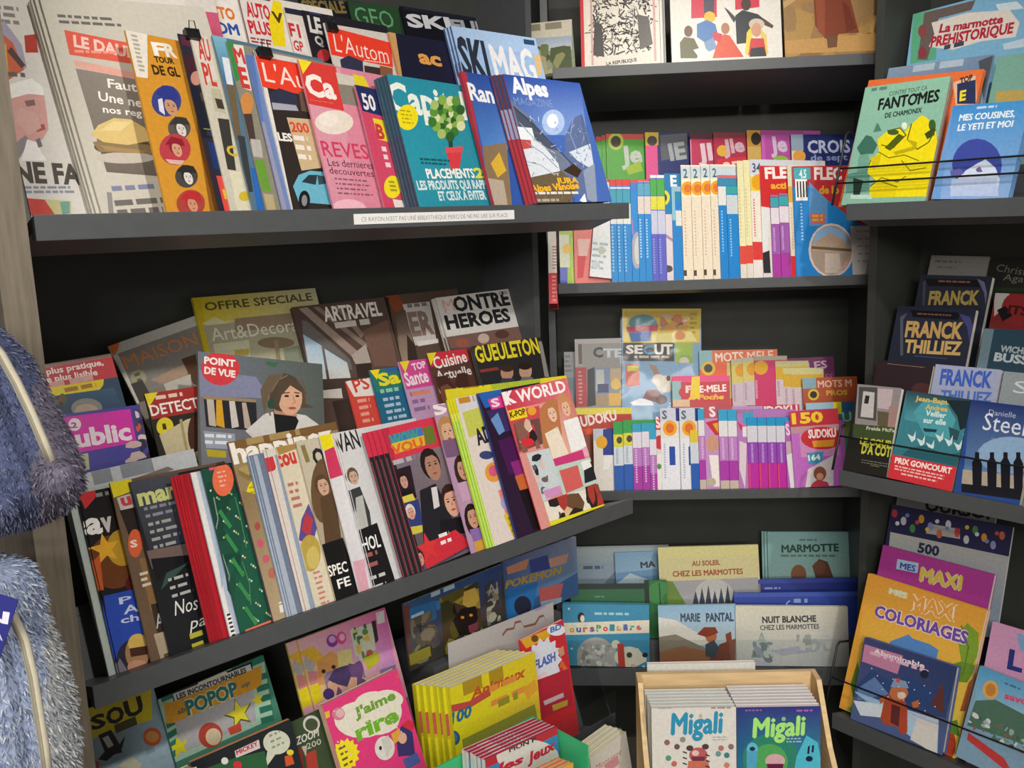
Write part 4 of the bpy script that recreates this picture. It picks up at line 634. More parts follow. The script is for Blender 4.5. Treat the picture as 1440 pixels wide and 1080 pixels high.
LLi('magazine', 'magazine', 'pale pink celebrity magazine with several women, between gossip weekly and lime stack', (608, 570), w=.20, yaw=8.8, q=.005, t=.003, base='#b894b4', page='#d8b8cc', art=[
    ('T', 612, 585, 630, 578, 18, 'S', '#f0e4ec', .05), ('FC', 630, 608, 38, '#d8ac94', '#b88a54', '#222', 0, False, '#b88a54'), ('Q', [(620, 620), (650, 614), (654, 640), (628, 644)], '#7c5c80'), ('FC', 651, 660, 34, '#c89a84', '#3c2824', '#222', 0, False, '#3c2824'), ('Q', [(642, 680), (664, 674), (670, 700), (650, 706)], '#c8a0c0'), ('FC', 665, 728, 34, '#c89a84', '#2c1c1c', '#222', 0, False, '#2c1c1c'), ('Q', [(660, 745), (680, 740), (684, 766), (668, 770)], '#8c6cb0'), ('Q', [(666, 762), (688, 755), (692, 776), (672, 784)], '#d0a040')])
LLi('magazine', 'magazine', 'teen magazine with yellow and lime spine stripes, front of its stack', (640, 560), w=.20, yaw=8.5, q=-.0045, t=.002, n=4, fan=-.0055, gap=.001, base='#e4d8d0', spine='#a8d038', back='#d8d02c', page='#a4d040', cart=[('R', 0, 0, 1, .15, '#e0d028'), ('R', 0, .15, 1, 1, '#9ccc3c'), ('R', .018, .1, .03, 1, '#dce89c')], art=[
    ('Q', [(626, 548), (720, 528), (726, 540), (640, 564)], '#e6d420'), ('Q', [(640, 560), (672, 552), (676, 570), (648, 580)], '#d8d8dc'), ('L', 644, 560, 670, 572, 1, '#c88a30', .5), ('Q', [(650, 580), (676, 572), (690, 600), (660, 616)], '#c8cc5c'), ('T', 672, 626, 694, 618, 24, 'AD', '#2c2c34', .05), ('Q', [(668, 600), (690, 590), (698, 630), (676, 640)], '#e8e8e8') if False else ('E', 684, 640, 10, 6, '#3c4878'), ('E', 694, 664, 12, 14, '#e8a040'), ('E', 694, 662, 7, 8, '#d85c80'), ('Q', [(700, 690), (722, 680), (736, 720), (712, 726)], '#e88a7c'), ('E', 714, 706, 10, 12, '#a8a0c8'), ('Q', [(708, 724), (738, 712), (750, 745), (722, 756)], '#e4c428'), ('L', 714, 728, 742, 746, 3, '#a88a18', .4)])
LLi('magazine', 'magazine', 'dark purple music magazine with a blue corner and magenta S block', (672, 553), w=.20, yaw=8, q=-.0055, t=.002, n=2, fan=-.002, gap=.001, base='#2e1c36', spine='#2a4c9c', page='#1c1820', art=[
    ('Q', [(672, 553), (704, 545), (710, 566), (682, 574)], '#2c64b4'), ('Q', [(686, 562), (706, 556), (710, 572), (692, 578)], '#d83c94'), ('T', 692, 573, 704, 570, 12, 'S', '#f0d8e8', .05), ('Q', [(684, 578), (710, 572), (722, 604), (700, 610)], '#3c3064'), ('Q', [(690, 590), (700, 580), (710, 606), (702, 612)], '#6c94cc'), ('Q', [(700, 620), (724, 612), (740, 660), (716, 668)], '#4a1c54'), ('Q', [(718, 650), (736, 645), (742, 670), (726, 674)], '#8c2c7c'), ('Q', [(724, 670), (746, 662), (754, 690), (734, 698)], '#c86838'), ('Q', [(730, 690), (752, 684), (774, 740), (750, 746)], '#181418')])
LLi('magazine', 'magazine', 'pop music magazine with two girls, right end of the lower front row', (705, 552), (796, 531), q=-.004, t=.003, yaw=2, base='#d8948c', spine='#c83448', art=[
    ('Q', [(705, 552), (798, 531), (806, 556), (714, 578)], ['#c8344c', '#d86c74', '#d8747c', '#c83c54']), ('T', 709, 570, 719, 568, 20, 'IK', '#f2e6e8', .05), ('T', 729, 566, 797, 550, 18, 'WORLD', '#f6ecee', .03), ('T', 711, 569, 727, 565, 19, 'K', '#f6ecee', .05),
    ('Q', [(715, 580), (760, 570), (770, 620), (724, 640)], '#c84c54'), ('Q', [(714, 578), (738, 572), (742, 586), (718, 592)], '#ecd028'), ('T', 718, 588, 740, 582, 9, 'K-POP', '#4a3a20', .04), ('E', 748, 578, 6, 6, '#e8a030'), ('Q', [(722, 596), (758, 588), (764, 624), (730, 634)], '#6a4c48'), ('PH', 722, 592, 760, 630, ['#2c2424', '#d8b4a0', '#c83a3c', '#8a5c50', '#e8dcd8'], 14), ('E', 742, 622, 9, 6, '#d8303c'),
    ('Q', [(758, 570), (806, 556), (822, 640), (776, 652)], ['#e0a48c', '#c86c68', '#d8a090', '#e8c0a8']), ('Q', [(758, 576), (770, 562), (784, 562), (790, 610), (782, 640), (764, 630)], '#b8784c'), ('FC', 776, 582, 26, '#e4bca4', '#b8784c', '#222', .3, False), ('Q', [(766, 610), (784, 600), (800, 640), (780, 652)], '#e8dcc8'), ('Q', [(780, 560), (790, 552), (802, 560), (806, 600), (800, 580), (786, 562)], '#c88a60'), ('FC', 796, 574, 26, '#e2b49c', '#c88a60', '#222', -.3, False), ('Q', [(792, 592), (812, 586), (828, 625), (804, 640)], '#ecebea'),
    ('Q', [(774, 648), (826, 628), (830, 640), (778, 658)], '#e4a8bc'), ('L', 776, 646, 826, 656, 1, '#c83c78', .7), ('Q', [(740, 638), (772, 630), (792, 690), (764, 706)], '#c8d0d4'), ('PH', 744, 642, 776, 690, ['#2c2a30', '#d8c0b4', '#b8c8d8', '#6a5c64'], 14), ('Q', [(764, 690), (790, 682), (794, 692), (768, 702)], '#d090c0'),
    ('Q', [(780, 656), (834, 642), (848, 680), (792, 698)], '#b8d0c4'), ('Q', [(786, 662), (812, 654), (820, 684), (796, 694)], '#d0605c'), ('Q', [(820, 652), (834, 648), (844, 672), (822, 680)], '#26242a'), ('Q', [(816, 650), (828, 646), (832, 656), (820, 662)], '#e8e8e4'),
    ('Q', [(764, 706), (850, 680), (860, 710), (774, 738)], '#e6dfd0'), ('PH', 770, 704, 856, 732, ['#6a4c34', '#c8a078', '#2c2420', '#e8dccc', '#a83c34', '#d8b890'], 26), ('Q', [(772, 734), (858, 706), (860, 711), (774, 740)], '#dcd62c')])
# ================================================================== corner bay, top shelf
def C1i(*a, **k): return item(C1, *a, **k)
C1i('book', 'book', 'nature guide with a cream title strip at the left end of the top corner shelf', (727, 35), (804, 27), t=.012, q=.06, base='#8a9078', art=[
    ('Q', [(727, 35), (804, 27), (804, 50), (728, 56)], '#c9c3b0'), ('L', 736, 36, 800, 48, 1, '#8a8470', .5), ('Q', [(727, 56), (804, 50), (804, 70), (728, 74)], ['#98a8bc', '#98a8bc', '#b8c0c4', '#b8c0c4']), ('PH', 728, 66, 806, 110, ['#6a7448', '#8a8a5c', '#4c5838', '#a49c78'], 22)])
C1i('book', 'book', 'white hardback with a red spine and a black engraving of a crowd', (814, -62), w=.190, t=.020, q=.010, hard=True, base='#dcd5c8', spine='#c8323a', page='#e4ddcc', art=[
    ('R', 813, -62, 823, 110, '#cc3a40'), ('R', 824, -60, 829, 100, '#e8d4cc')] + [('HT', 834, -40, 918, 76, ['#2c2a2a', '#4a4644', '#3c3a38', '#6a6662'], 420, 9, 1.5), ('HT', 836, -30, 916, 70, ['#dcd5c8', '#c8c0b4'], 90, 8, 1.6)] + [
    ('Q', [(836, 30), (846, 34), (850, 80), (834, 78)], '#4a4644'), ('Q', [(896, 20), (912, 24), (918, 62), (900, 70)], '#5a5450'), ('Q', [(834, 82), (924, 70), (926, 96), (836, 98)], '#d8d0c4'), ('T', 853, 92, 896, 86, 5, 'LA REPUBLIQUE', '#2c2a2a', .03), ('R', 831, -60, 832, 92, '#c8a09c'), ('R', 919, -60, 920, 86, '#c8a09c')])
C1i('book', 'book', 'thin grey spined picture book standing between the engraving and the sports album', (925, -66), w=.012, t=.16, q=.016, hard=False, base='#a8a49c', art=[('R', 931, -66, 934, 95, '#77736e'), ('R', 928, -66, 929, 95, '#d8d4cc')])
C1i('book', 'book', 'white album with painted athletes and red blocks on its cover', (940, -66), w=.262, t=.012, q=.014, hard=True, base='#dcd8cf', art=[
    ('Q', [(972, -60), (1008, -60), (1008, 24), (972, 26)], '#c8344a'), ('Q', [(1032, -60), (1066, -60), (1068, 10), (1034, 14)], '#c8344a'), ('Q', [(988, -60), (1006, -60), (1004, 20), (990, 18)], '#4a4456'),
    ('E', 998, 24, 8, 8, '#e0b43c'), ('Q', [(980, 34), (994, 28), (1006, 34), (1010, 50), (994, 62), (980, 52)], '#4a78b0'), ('Q', [(990, 60), (1004, 52), (1008, 68), (994, 74)], '#7a94b8'), ('E', 968, 44, 6, 8, '#6a4a38'), ('Q', [(956, 60), (962, 52), (976, 54), (984, 70), (980, 82), (957, 82)], '#5c5a34'), ('Q', [(975, 70), (990, 66), (1000, 76), (985, 84)], '#e4e0d8'),
    ('E', 1020, 40, 6, 8, '#a8785c'), ('Q', [(1010, 56), (1018, 48), (1026, 50), (1046, 80), (1002, 82)], '#d0543c'), ('Q', [(1002, 44), (1016, 48), (1012, 60), (1004, 56)], '#c83a48'), ('E', 1049, 6, 7, 9, '#4a342c'), ('Q', [(1034, 22), (1044, 14), (1066, 20), (1078, 30), (1060, 36), (1056, 60), (1036, 62)], '#2f3238'), ('Q', [(1018, 10), (1024, 14), (1036, 26), (1032, 32)], '#3c4048'), ('Q', [(1074, 26), (1088, 36), (1086, 40), (1072, 34)], '#5c4434'),
    ('E', 1064, 34, 11, 8, '#c8b8a8'), ('E', 1064, 42, 7, 10, '#c89478'), ('Q', [(1050, 46), (1056, 38), (1060, 60), (1056, 78), (1048, 76)], '#e0c84c'), ('Q', [(1070, 40), (1078, 50), (1080, 76), (1070, 76)], '#d8c060'), ('Q', [(1056, 54), (1074, 54), (1078, 78), (1052, 78)], '#c84448'), ('Q', [(1056, 68), (1074, 66), (1078, 79), (1054, 80)], '#33343c')])
C1i('book', 'book', 'large brown painted art book, rightmost on the top corner shelf', (1098, -74), w=.300, t=.012, q=.012, hard=True, base='#9a7448', art=[
    ('Q', [(1098, -74), (1268, -80), (1268, 90), (1098, 90)], ['#8c6a40', '#8a6c4c', '#b08a54', '#ae8450']), ('PH', 1098, -20, 1266, 76, ['#a07a48', '#8a6438', '#b89460', '#94744c', '#a8854c'], 40), ('Q', [(1098, 58), (1268, 44), (1268, 70), (1098, 76)], '#b98e54'),
    ('Q', [(1142, -40), (1186, -40), (1196, 0), (1208, 46), (1180, 48), (1172, 56), (1160, 54), (1146, 36)], '#7c3c28'), ('Q', [(1146, -10), (1160, -10), (1160, 52), (1150, 44)], '#8f4a30'), ('Q', [(1184, 0), (1194, 10), (1204, 40), (1190, 46)], '#6a3020'), ('Q', [(1162, 50), (1178, 50), (1177, 66), (1164, 68)], '#6c4a34'), ('Q', [(1232, -60), (1250, -60), (1250, 20), (1228, 22)], '#6a5438'), ('Q', [(1100, 4), (1118, -6), (1120, 0), (1102, 12)], '#b89a6a'), ('Q', [(1256, -74), (1268, -76), (1268, 78), (1258, 80)], '#7c5c38')])
# ================================================================== corner bay, puzzle shelf
def strips(B, xs, ys, bands, label, group, q=.02, w=.20, yaw=11, t=.0019, base='#ddd', text=None, extra=(), name='puzzle_magazine', dq=0.0, **k):
    ys = ys if isinstance(ys, (list, tuple)) else [ys]*len(xs)
    for i, x in enumerate(xs):
        y = ys[i]
        art = [('R', x-3, a+y, x+100, b+y, c) for a, b, c in bands]
        if text: art.append(('L', x+text[2], y+text[0], x+text[2]+4, y+text[1], 14, text[3], .6, False))
        art += [(e[0],) + tuple((v + (x if j % 2 == 0 else y)) if j < e[1] else v for j, v in enumerate(e[2:])) for e in extra]
        item(B, name, 'puzzle magazine', label, (x, y), w=w, q=q+dq*i, yaw=yaw, t=t, base=base, art=art, group=group, **k)
def C2i(*a, **k): return item(C2, *a, **k)
item(C2, 'book', 'book', 'narrow white and red book poking below the left end of the blue puzzle shelf', (770, 322), w=.021, t=.10, q=-.012, v0=-.052, base='#d8d4cc', spine='#c8343c', page='#c8343c', art=[('R', 770, 384, 800, 440, '#cf3a42'), ('L', 776, 346, 784, 380, 8, '#b88a84', .5), ('L', 776, 388, 784, 426, 7, '#e08a88', .5)])
bk2 = dict(q=.092, v0=.07, t=.0034)
g = 'game magazines in the back row of the blue puzzle shelf'
strips(C2, [838, 846], [192, 190], [(0, 8, '#a8403c'), (8, 60, '#4c9a34')], 'narrow green game magazine edge at the left end behind the blue run', g, q=.0995, w=.18, yaw=9, t=.0011, base='#3f8a30', v0=.07)
C2i('puzzle_magazine', 'puzzle magazine', 'bright green game magazine with a dark round stamp and grey letters', (852, 188), w=.16, yaw=9, q=.096, v0=.07, t=.002, base='#4f9e38', art=[('Q', [(852, 187), (906, 187), (906, 196), (852, 197)], '#b84a44'), ('E', 866, 199, 11, 12, '#a8b83c'), ('E', 866, 199, 7, 8, '#35302c'), ('T', 874, 230, 904, 228, 25, 'Je', '#b8beb4', .06), ('Q', [(880, 236), (900, 226), (904, 240), (884, 246)], '#98b430')])
C2i('puzzle_magazine', 'puzzle magazine', 'pink and navy game magazine with a yellow stamp behind the cream run', (907, 186), w=.16, yaw=9, q=.096, v0=.07, t=.002, base='#2c3468', art=[('R', 904, 186, 926, 260, '#d8508c'), ('Q', [(907, 186), (926, 185), (926, 204), (907, 205)], '#c8a83c'), ('E', 917, 198, 7, 7, '#44403c'), ('Q', [(928, 190), (966, 187), (966, 220), (930, 226)], '#5a5c64'), ('T', 938, 226, 966, 222, 24, 'JE', '#9ca4a8', .06), ('Q', [(928, 228), (970, 224), (970, 260), (928, 260)], '#26306a')])
C2i('puzzle_magazine', 'puzzle magazine', 'magenta game magazine with white capital letters behind the cream run', (970, 187), w=.16, yaw=9, q=.096, v0=.07, t=.002, base='#b83a5c', art=[('R', 968, 184, 1004, 196, '#5a2c3c'), ('R', 968, 196, 974, 260, '#e08aa8'), ('T', 982, 226, 1003, 224, 24, 'JI', '#d8c0c8', .07)])
C2i('puzzle_magazine', 'puzzle magazine', 'crimson game magazine with pale letters over a red number panel', (1003, 186), w=.16, yaw=9, q=.096, v0=.07, t=.002, base='#a8304c', art=[('R', 1002, 184, 1052, 194, '#7a3a40'), ('E', 1016, 212, 8, 8, '#d8a83c'), ('T', 1018, 216, 1048, 212, 20, 'Jle', '#c8a8b4', .06), ('Q', [(1008, 224), (1050, 220), (1050, 240), (1010, 244)], '#cc3440'), ('T', 1018, 242, 1040, 240, 14, '25', '#e8c8c0', .06)])
C2i('puzzle_magazine', 'puzzle magazine', 'ochre game magazine with a black stamp left of the violet one', (1050, 183), w=.16, yaw=9, q=.096, v0=.07, t=.002, base='#b88a3c', art=[('E', 1063, 195, 7, 9, '#2c2824'), ('R', 1050, 206, 1072, 250, '#c8a45c')])
C2i('puzzle_magazine', 'puzzle magazine', 'violet game magazine with lilac letters above a green bubble', (1070, 183), w=.16, yaw=9, q=.096, v0=.07, t=.002, base='#b0509c', art=[('R', 1068, 181, 1130, 190, '#9a4a88'), ('R', 1068, 190, 1078, 260, '#c45cb0'), ('T', 1084, 214, 1108, 212, 22, 'Je', '#c8b8cc', .06), ('E', 1098, 228, 12, 9, '#8ab83c')])
C2i('puzzle_magazine', 'puzzle magazine', 'navy crossword magazine with big white letters at the right of the back row', (1112, 189), w=.17, yaw=7, q=.094, v0=.07, t=.0034, base='#222c68', art=[('R', 1108, 186, 1130, 212, '#8c9cb0'), ('R', 1108, 212, 1128, 260, '#d8cc9c'), ('E', 1124, 220, 9, 9, '#d89a48'), ('T', 1136, 215, 1196, 214, 18, 'CROIS', '#b4bcd4', .03), ('T', 1140, 226, 1192, 225, 9, 'de sept', '#8c98c0', .02)])
g = 'puzzle magazines fanned along the blue corner shelf'
blue = [(0, 11, '#d23c38'), (11, 15, '#d8dce0'), (15, 34, '#3c9ab0'), (34, 64, '#dcdcd6'), (64, 200, '#2486cc')]
C2i('puzzle_magazine', 'puzzle magazine', 'green and yellow child puzzle magazine at the left end under the upper magazine shelf', (786, 322), w=.18, yaw=11, t=.0019, q=.02, base='#9ab83c', art=[('Q', [(786, 330), (800, 330), (802, 376), (788, 376)], '#c8d0b8'), ('E', 797, 350, 6, 7, '#e0b83c'), ('Q', [(802, 334), (814, 334), (816, 400), (804, 400)], '#a8c850'), ('Q', [(786, 376), (798, 376), (798, 400), (788, 400)], '#4c5cb0'), ('Q', [(806, 330), (816, 330), (816, 344), (806, 344)], '#3c9ac0')])
C2i('puzzle_magazine', 'puzzle magazine', 'pink and red puzzle magazine edge beside the white drawing page', (806, 300), w=.18, yaw=11, t=.0019, q=.02, base='#d8746c', art=[('Q', [(812, 336), (830, 336), (826, 360), (814, 360)], '#e0b4ac'), ('Q', [(812, 360), (824, 360), (820, 390), (812, 392)], '#c8303c')])
C2i('puzzle_magazine', 'puzzle magazine', 'white puzzle magazine with faint drawings under a red title, left of the blue run', (840, 250), w=.18, yaw=11, t=.0019, q=.02, roll=-6, base='#dfe2e4', art=[('R', 836, 246, 920, 264, '#d8403c'), ('T', 843, 263, 858, 263, 14, 'FL', '#f0e4e0', .05), ('L', 834, 340, 852, 385, 5, '#a4b4bc', .4), ('E', 846, 352, 5, 6, '#b8c0b0'), ('E', 838, 372, 6, 5, '#c0ccd4')])
strips(C2, [857, 866, 875], 252, blue, 'blue puzzle magazine among the three left of the oval picture', g, base='#2486cc', text=(66, 132, 3, '#8cc4e8'))
C2i('puzzle_magazine', 'puzzle magazine', 'blue puzzle magazine with a pale oval picture low on its edge', (886, 252), w=.18, yaw=11, t=.0019, q=.02, base='#2486cc', art=[('R', 880, 252, 960, 258, '#d84a44'), ('R', 880, 258, 960, 270, '#3c7cc8'), ('E', 896, 352, 8, 26, '#a8a4b8'), ('E', 897, 352, 5, 20, '#c8ccc8'), ('Q', [(884, 300), (890, 310), (892, 330), (886, 330)], '#8a7cc0')])
strips(C2, [896, 905], 254, [(0, 4, '#d87a6c'), (4, 22, '#5aa0c0'), (22, 48, '#d8ccc4'), (48, 200, '#2486cc')], 'blue puzzle magazine with a beige code box left of the lime topped pair', g, base='#2486cc', text=(54, 110, 3, '#9cccec'))
strips(C2, [914, 923], 246, [(0, 6, '#e4e8e0'), (6, 30, '#4aa848'), (30, 50, '#d8d43c'), (50, 84, '#c0c4d8'), (84, 200, '#5c60c0')], 'lime topped puzzle magazine with an indigo lower half', g, base='#6468c4', text=(90, 140, 4, '#8c90d8'))
C2i('puzzle_magazine', 'puzzle magazine', 'teal puzzle magazine with a black and yellow stamp above a pale drawing', (934, 244), w=.18, yaw=11, t=.0019, q=.02, base='#d8ccd0', art=[('R', 930, 244, 1000, 302, '#1c7cb0'), ('E', 933, 278, 9, 11, '#d8d048'), ('E', 933, 278, 5, 6, '#3c3c34'), ('T', 943, 262, 952, 262, 16, 'E', '#e4e8ec', .05), ('Q', [(930, 324), (946, 336), (946, 340), (930, 330)], '#a88aa4'), ('E', 940, 378, 6, 5, '#4c4c50')])
C2i('puzzle_magazine', 'puzzle magazine', 'short blue puzzle magazine with a code box just left of the cream four', (944, 262), w=.18, yaw=11, t=.0019, q=.02, base='#1f80c8', art=[('R', 942, 262, 1000, 270, '#9ab8c8'), ('R', 942, 270, 1000, 282, '#2a86a8'), ('R', 950, 296, 1000, 318, '#d8d8d0'), ('R', 942, 262, 950, 310, '#8cbcd0')])
strips(C2, [957, 971, 985, 998], [232, 232, 231, 231], [(0, 3, '#f0eee8'), (3, 20, '#c4d0d8'), (20, 46, '#ece4cc'), (46, 200, '#e2d6c0')], 'cream puzzle magazine with an amber sticker in the run of four', g, base='#e2d6c0', text=(64, 130, 5, '#d0a89c'), extra=[('T', 4, 4, 18, 10, 18, 13, '2', '#3c6474', .02), ('E', 2, 10, 33, 9, 10, '#e6a01c'), ('E', 2, 10, 33, 5, 6, '#d8742c'), ('R', 4, 4, 148, 9, 156, '#4a4038')])
strips(C2, [1009], 246, [(0, 6, '#d8685c'), (6, 16, '#3c88a8'), (16, 44, '#dcdcd6'), (44, 200, '#1f80c8')], 'tall blue puzzle magazine just right of the cream four', g, base='#1f80c8', text=(50, 110, 5, '#8cc4e8'))
strips(C2, [1021], 262, [(0, 12, '#3ca0a0'), (12, 40, '#c4ccd0'), (40, 200, '#1f80c8')], 'blue puzzle magazine with a teal tag left of the pale yellow run', g, base='#1f80c8', text=(46, 100, 5, '#8cc4e8'))
strips(C2, [1036, 1045], [226, 225], [(0, 120, '#e2dcae'), (120, 146, '#d8483c'), (146, 200, '#d8d0c8')], 'pale yellow puzzle magazine with a red foot', g, base='#e2dcae', text=(40, 110, 3, '#c8b494'))
strips(C2, [1054], 224, [(0, 24, '#cfd0d8'), (24, 46, '#e8c838'), (46, 116, '#e4dcd0'), (116, 142, '#d43c38'), (142, 200, '#e0d8d4')], 'white puzzle magazine numbered thirty four with a gold round sticker', g, base='#e2dcd0', text=(56, 110, 5, '#d8605c'), extra=[('T', 4, 4, 18, 16, 18, 13, '34', '#4a5a78', .02), ('E', 2, 12, 32, 9, 11, '#e0a020')])
C2i('puzzle_magazine', 'puzzle magazine', 'red topped arrow word magazine with white capitals and a pale foot', (1068, 233), w=.18, yaw=11, t=.0019, q=.02, base='#d6d0cc', art=[('R', 1064, 230, 1140, 294, '#cc2c30'), ('T', 1076, 251, 1108, 250, 16, 'FLE', '#f0e6e2', .06), ('T', 1084, 265, 1106, 265, 9, 'acti', '#e8b030', .06), ('Q', [(1068, 290), (1082, 292), (1078, 384), (1068, 384)], '#dcdcdc'), ('Q', [(1072, 356), (1082, 352), (1084, 384), (1074, 384)], '#2c2a30')])
strips(C2, [1083, 1095], [274, 272], [(0, 4, '#8c7c9c'), (4, 18, '#3ca4ac'), (18, 42, '#dcd4dc'), (42, 84, '#9a5ca8'), (84, 200, '#a83c9c')], 'purple puzzle magazine with a teal tag on the blue corner shelf', g, base='#a03c98', text=(46, 80, 4, '#c8a4d4'))
strips(C2, [1107], 232, [(0, 30, '#ded6b8'), (30, 54, '#dfa83c'), (54, 128, '#e0d6be'), (128, 200, '#cc2c38')], 'cream puzzle magazine with a red foot left of the large bridge cover', g, base='#e0d8c0', text=(60, 120, 5, '#c8a890'))
C2i('puzzle_magazine', 'puzzle magazine', 'blue arrow word magazine with an oval bridge photograph, rightmost on the shelf', (1115, 234), w=.215, yaw=4, t=.0019, gap=.0006, n=2, fan=-.003, q=.0155, base='#1f80c8', art=[
    ('Q', [(1115, 233), (1240, 233), (1240, 316), (1210, 316), (1138, 262), (1115, 262)], '#b82c34'), ('R', 1116, 236, 1140, 252, '#4aa8b4'), ('T', 1124, 250, 1134, 250, 12, '4.5', '#dcecec', .04), ('BC', 1118, 252, 1136, 282, False, 4), ('Q', [(1138, 256), (1164, 282), (1164, 318), (1138, 318)], '#5c94c8'), ('T', 1145, 252, 1184, 252, 17, 'FLEC', '#ecdcd8', .06), ('T', 1152, 272, 1180, 272, 11, 'de lo', '#d8a02c', .05),
    ('Q', [(1138, 300), (1160, 300), (1160, 315), (1142, 315)], '#c86a6c'), ('L', 1142, 302, 1160, 313, 2, '#e0a83c', .6), ('R', 1196, 318, 1250, 390, '#c8c4c0'), ('L', 1204, 324, 1236, 376, 5, '#a09c9c', .25), ('E', 1169, 352, 32, 38, '#d8c8c0'), ('E', 1169, 352, 29, 35, '#a89484'), ('Q', [(1142, 346), (1148, 326), (1166, 318), (1186, 324), (1196, 344)], '#8cb0d4'), ('Q', [(1142, 344), (1156, 334), (1168, 328), (1184, 336), (1196, 346), (1196, 356), (1142, 352)], '#b8a088'), ('Q', [(1141, 346), (1197, 350), (1197, 354), (1141, 350)], '#6a5848'), ('Q', [(1160, 356), (1180, 356), (1184, 384), (1160, 384)], '#c4b4a8'), ('Q', [(1176, 384), (1196, 360), (1190, 376)], '#c89c94'), ('L', 1125, 286, 1130, 340, 12, '#9cc8ec', .5, False), ('Q', [(1222, 362), (1240, 350), (1242, 386), (1216, 386)], '#9c98ac')])
# ================================================================== corner bay, purple puzzle shelf
def C3i(*a, **k): return item(C3, *a, **k)
g = 'word and number puzzles in the back row of the purple shelf'
C3i('puzzle_magazine', 'puzzle magazine', 'small grey and blue magazine at the left end of the word search row', (793, 495), w=.05, t=.003, q=.165, v0=.15, base='#6c7884', art=[('R', 790, 495, 840, 530, '#8c8e90'), ('L', 794, 500, 806, 526, 4, '#6a6c6e', .5)])
C3i('puzzle_magazine', 'puzzle magazine', 'grey trivia magazine with a dark red spine strip and photo panels', (808, 477), w=.15, t=.004, q=.140, v0=.15, base='#8e8c8a', art=[('R', 806, 477, 880, 482, '#a8a6a4'), ('R', 808, 482, 820, 515, '#a89a98'), ('R', 813, 484, 819, 512, '#55504e'), ('R', 807, 517, 826, 572, '#a8323c'), ('L', 813, 522, 820, 570, 9, '#c88a88', .5), ('Q', [(826, 520), (836, 516), (838, 570), (826, 572)], '#22242c'), ('T', 834, 502, 848, 502, 14, 'C', '#2c2a2c', .12), ('T', 848, 502, 876, 502, 12, 'TE', '#c0ccd4', .08), ('R', 836, 517, 858, 554, '#7486a8'), ('R', 838, 520, 850, 550, '#b8bcb8'), ('R', 840, 540, 856, 552, '#3c4468'), ('R', 858, 518, 876, 534, '#b8a488'), ('E', 866, 540, 7, 8, '#d8b45c'), ('R', 856, 553, 878, 570, '#d4a84c'), ('R', 838, 556, 856, 570, '#a08868')])
C3i('magazine', 'magazine', 'bagged cut-out kit with a yellow header card and a plush rabbit photo', (875, 434), (986, 434), t=.006, q=.128, v0=.15, base='#7aa4c4', film=True, art=[
    ('Q', [(875, 433), (986, 433), (984, 482), (877, 482)], '#d8bc2c'), ('Q', [(877, 438), (984, 436), (980, 446), (880, 448)], '#c8a838'), ('E', 904, 454, 20, 12, '#4c8a94'), ('Q', [(880, 460), (926, 456), (924, 466), (882, 468)], '#c83a5c'), ('Q', [(884, 468), (916, 466), (914, 480), (888, 481)], '#2c6cb4'), ('PH', 928, 442, 968, 466, ['#c87848', '#b8946c', '#8a5a48', '#d89c3c', '#c8a88c'], 16), ('L', 970, 440, 980, 472, 5, '#a89430', .5), ('Q', [(916, 470), (972, 466), (980, 480), (918, 482)], '#e8dc8c'), ('E', 956, 472, 8, 6, '#d88a3c'),
    ('R', 876, 482, 948, 508, '#23211f'), ('T', 880, 497, 904, 497, 12, 'SE', '#e8e4e0', .06), ('T', 904, 498, 920, 498, 12, 'C', '#4c94b8', .08), ('T', 920, 498, 946, 498, 14, 'UT', '#eceae4', .06), ('L', 892, 500, 944, 507, 1, '#c0bcb4', .5), ('R', 950, 482, 974, 512, '#9cbc3c'), ('E', 964, 508, 11, 10, '#88ac4c'), ('E', 962, 508, 7, 6, '#cfc8b4'),
    ('R', 876, 510, 982, 572, '#80a8cc'), ('Q', [(880, 512), (898, 512), (900, 542), (880, 544)], '#c8604c'), ('R', 882, 514, 898, 522, '#d8c848'), ('Q', [(912, 512), (922, 514), (930, 530), (922, 530)], '#a07c68'), ('E', 936, 540, 14, 12, '#d4d0c4'), ('E', 926, 534, 9, 8, '#ddd6c8'), ('Q', [(904, 560), (910, 548), (924, 548), (936, 560), (930, 568)], '#7a4444'), ('Q', [(886, 566), (900, 560), (916, 564), (920, 570), (890, 570)], '#e0e4ec'), ('E', 930, 562, 8, 7, '#5a3434'), ('E', 940, 532, 3, 4, '#5a3430')])
C3i('puzzle_magazine', 'puzzle magazine', 'orange word search magazine with white capitals and a black round stamp', (983, 493), (1093, 491), t=.0018, q=.1165, v0=.075, base='#e0582c', art=[
    ('Q', [(983, 493), (1093, 491), (1092, 512), (983, 514)], ['#d8703c', '#d86848', '#dc6038', '#e0602c']), ('R', 983, 493, 1002, 520, '#88b4b8'), ('E', 996, 518, 10, 10, '#e0b42c'), ('E', 996, 518, 6, 6, '#2c2824'), ('T', 1006, 509, 1046, 507, 13, 'MOTS', '#f0dcc8', .03), ('T', 1051, 507, 1088, 505, 13, 'MELE', '#ecc8b4', .02), ('R', 1022, 510, 1040, 560, '#c8bc6c')])
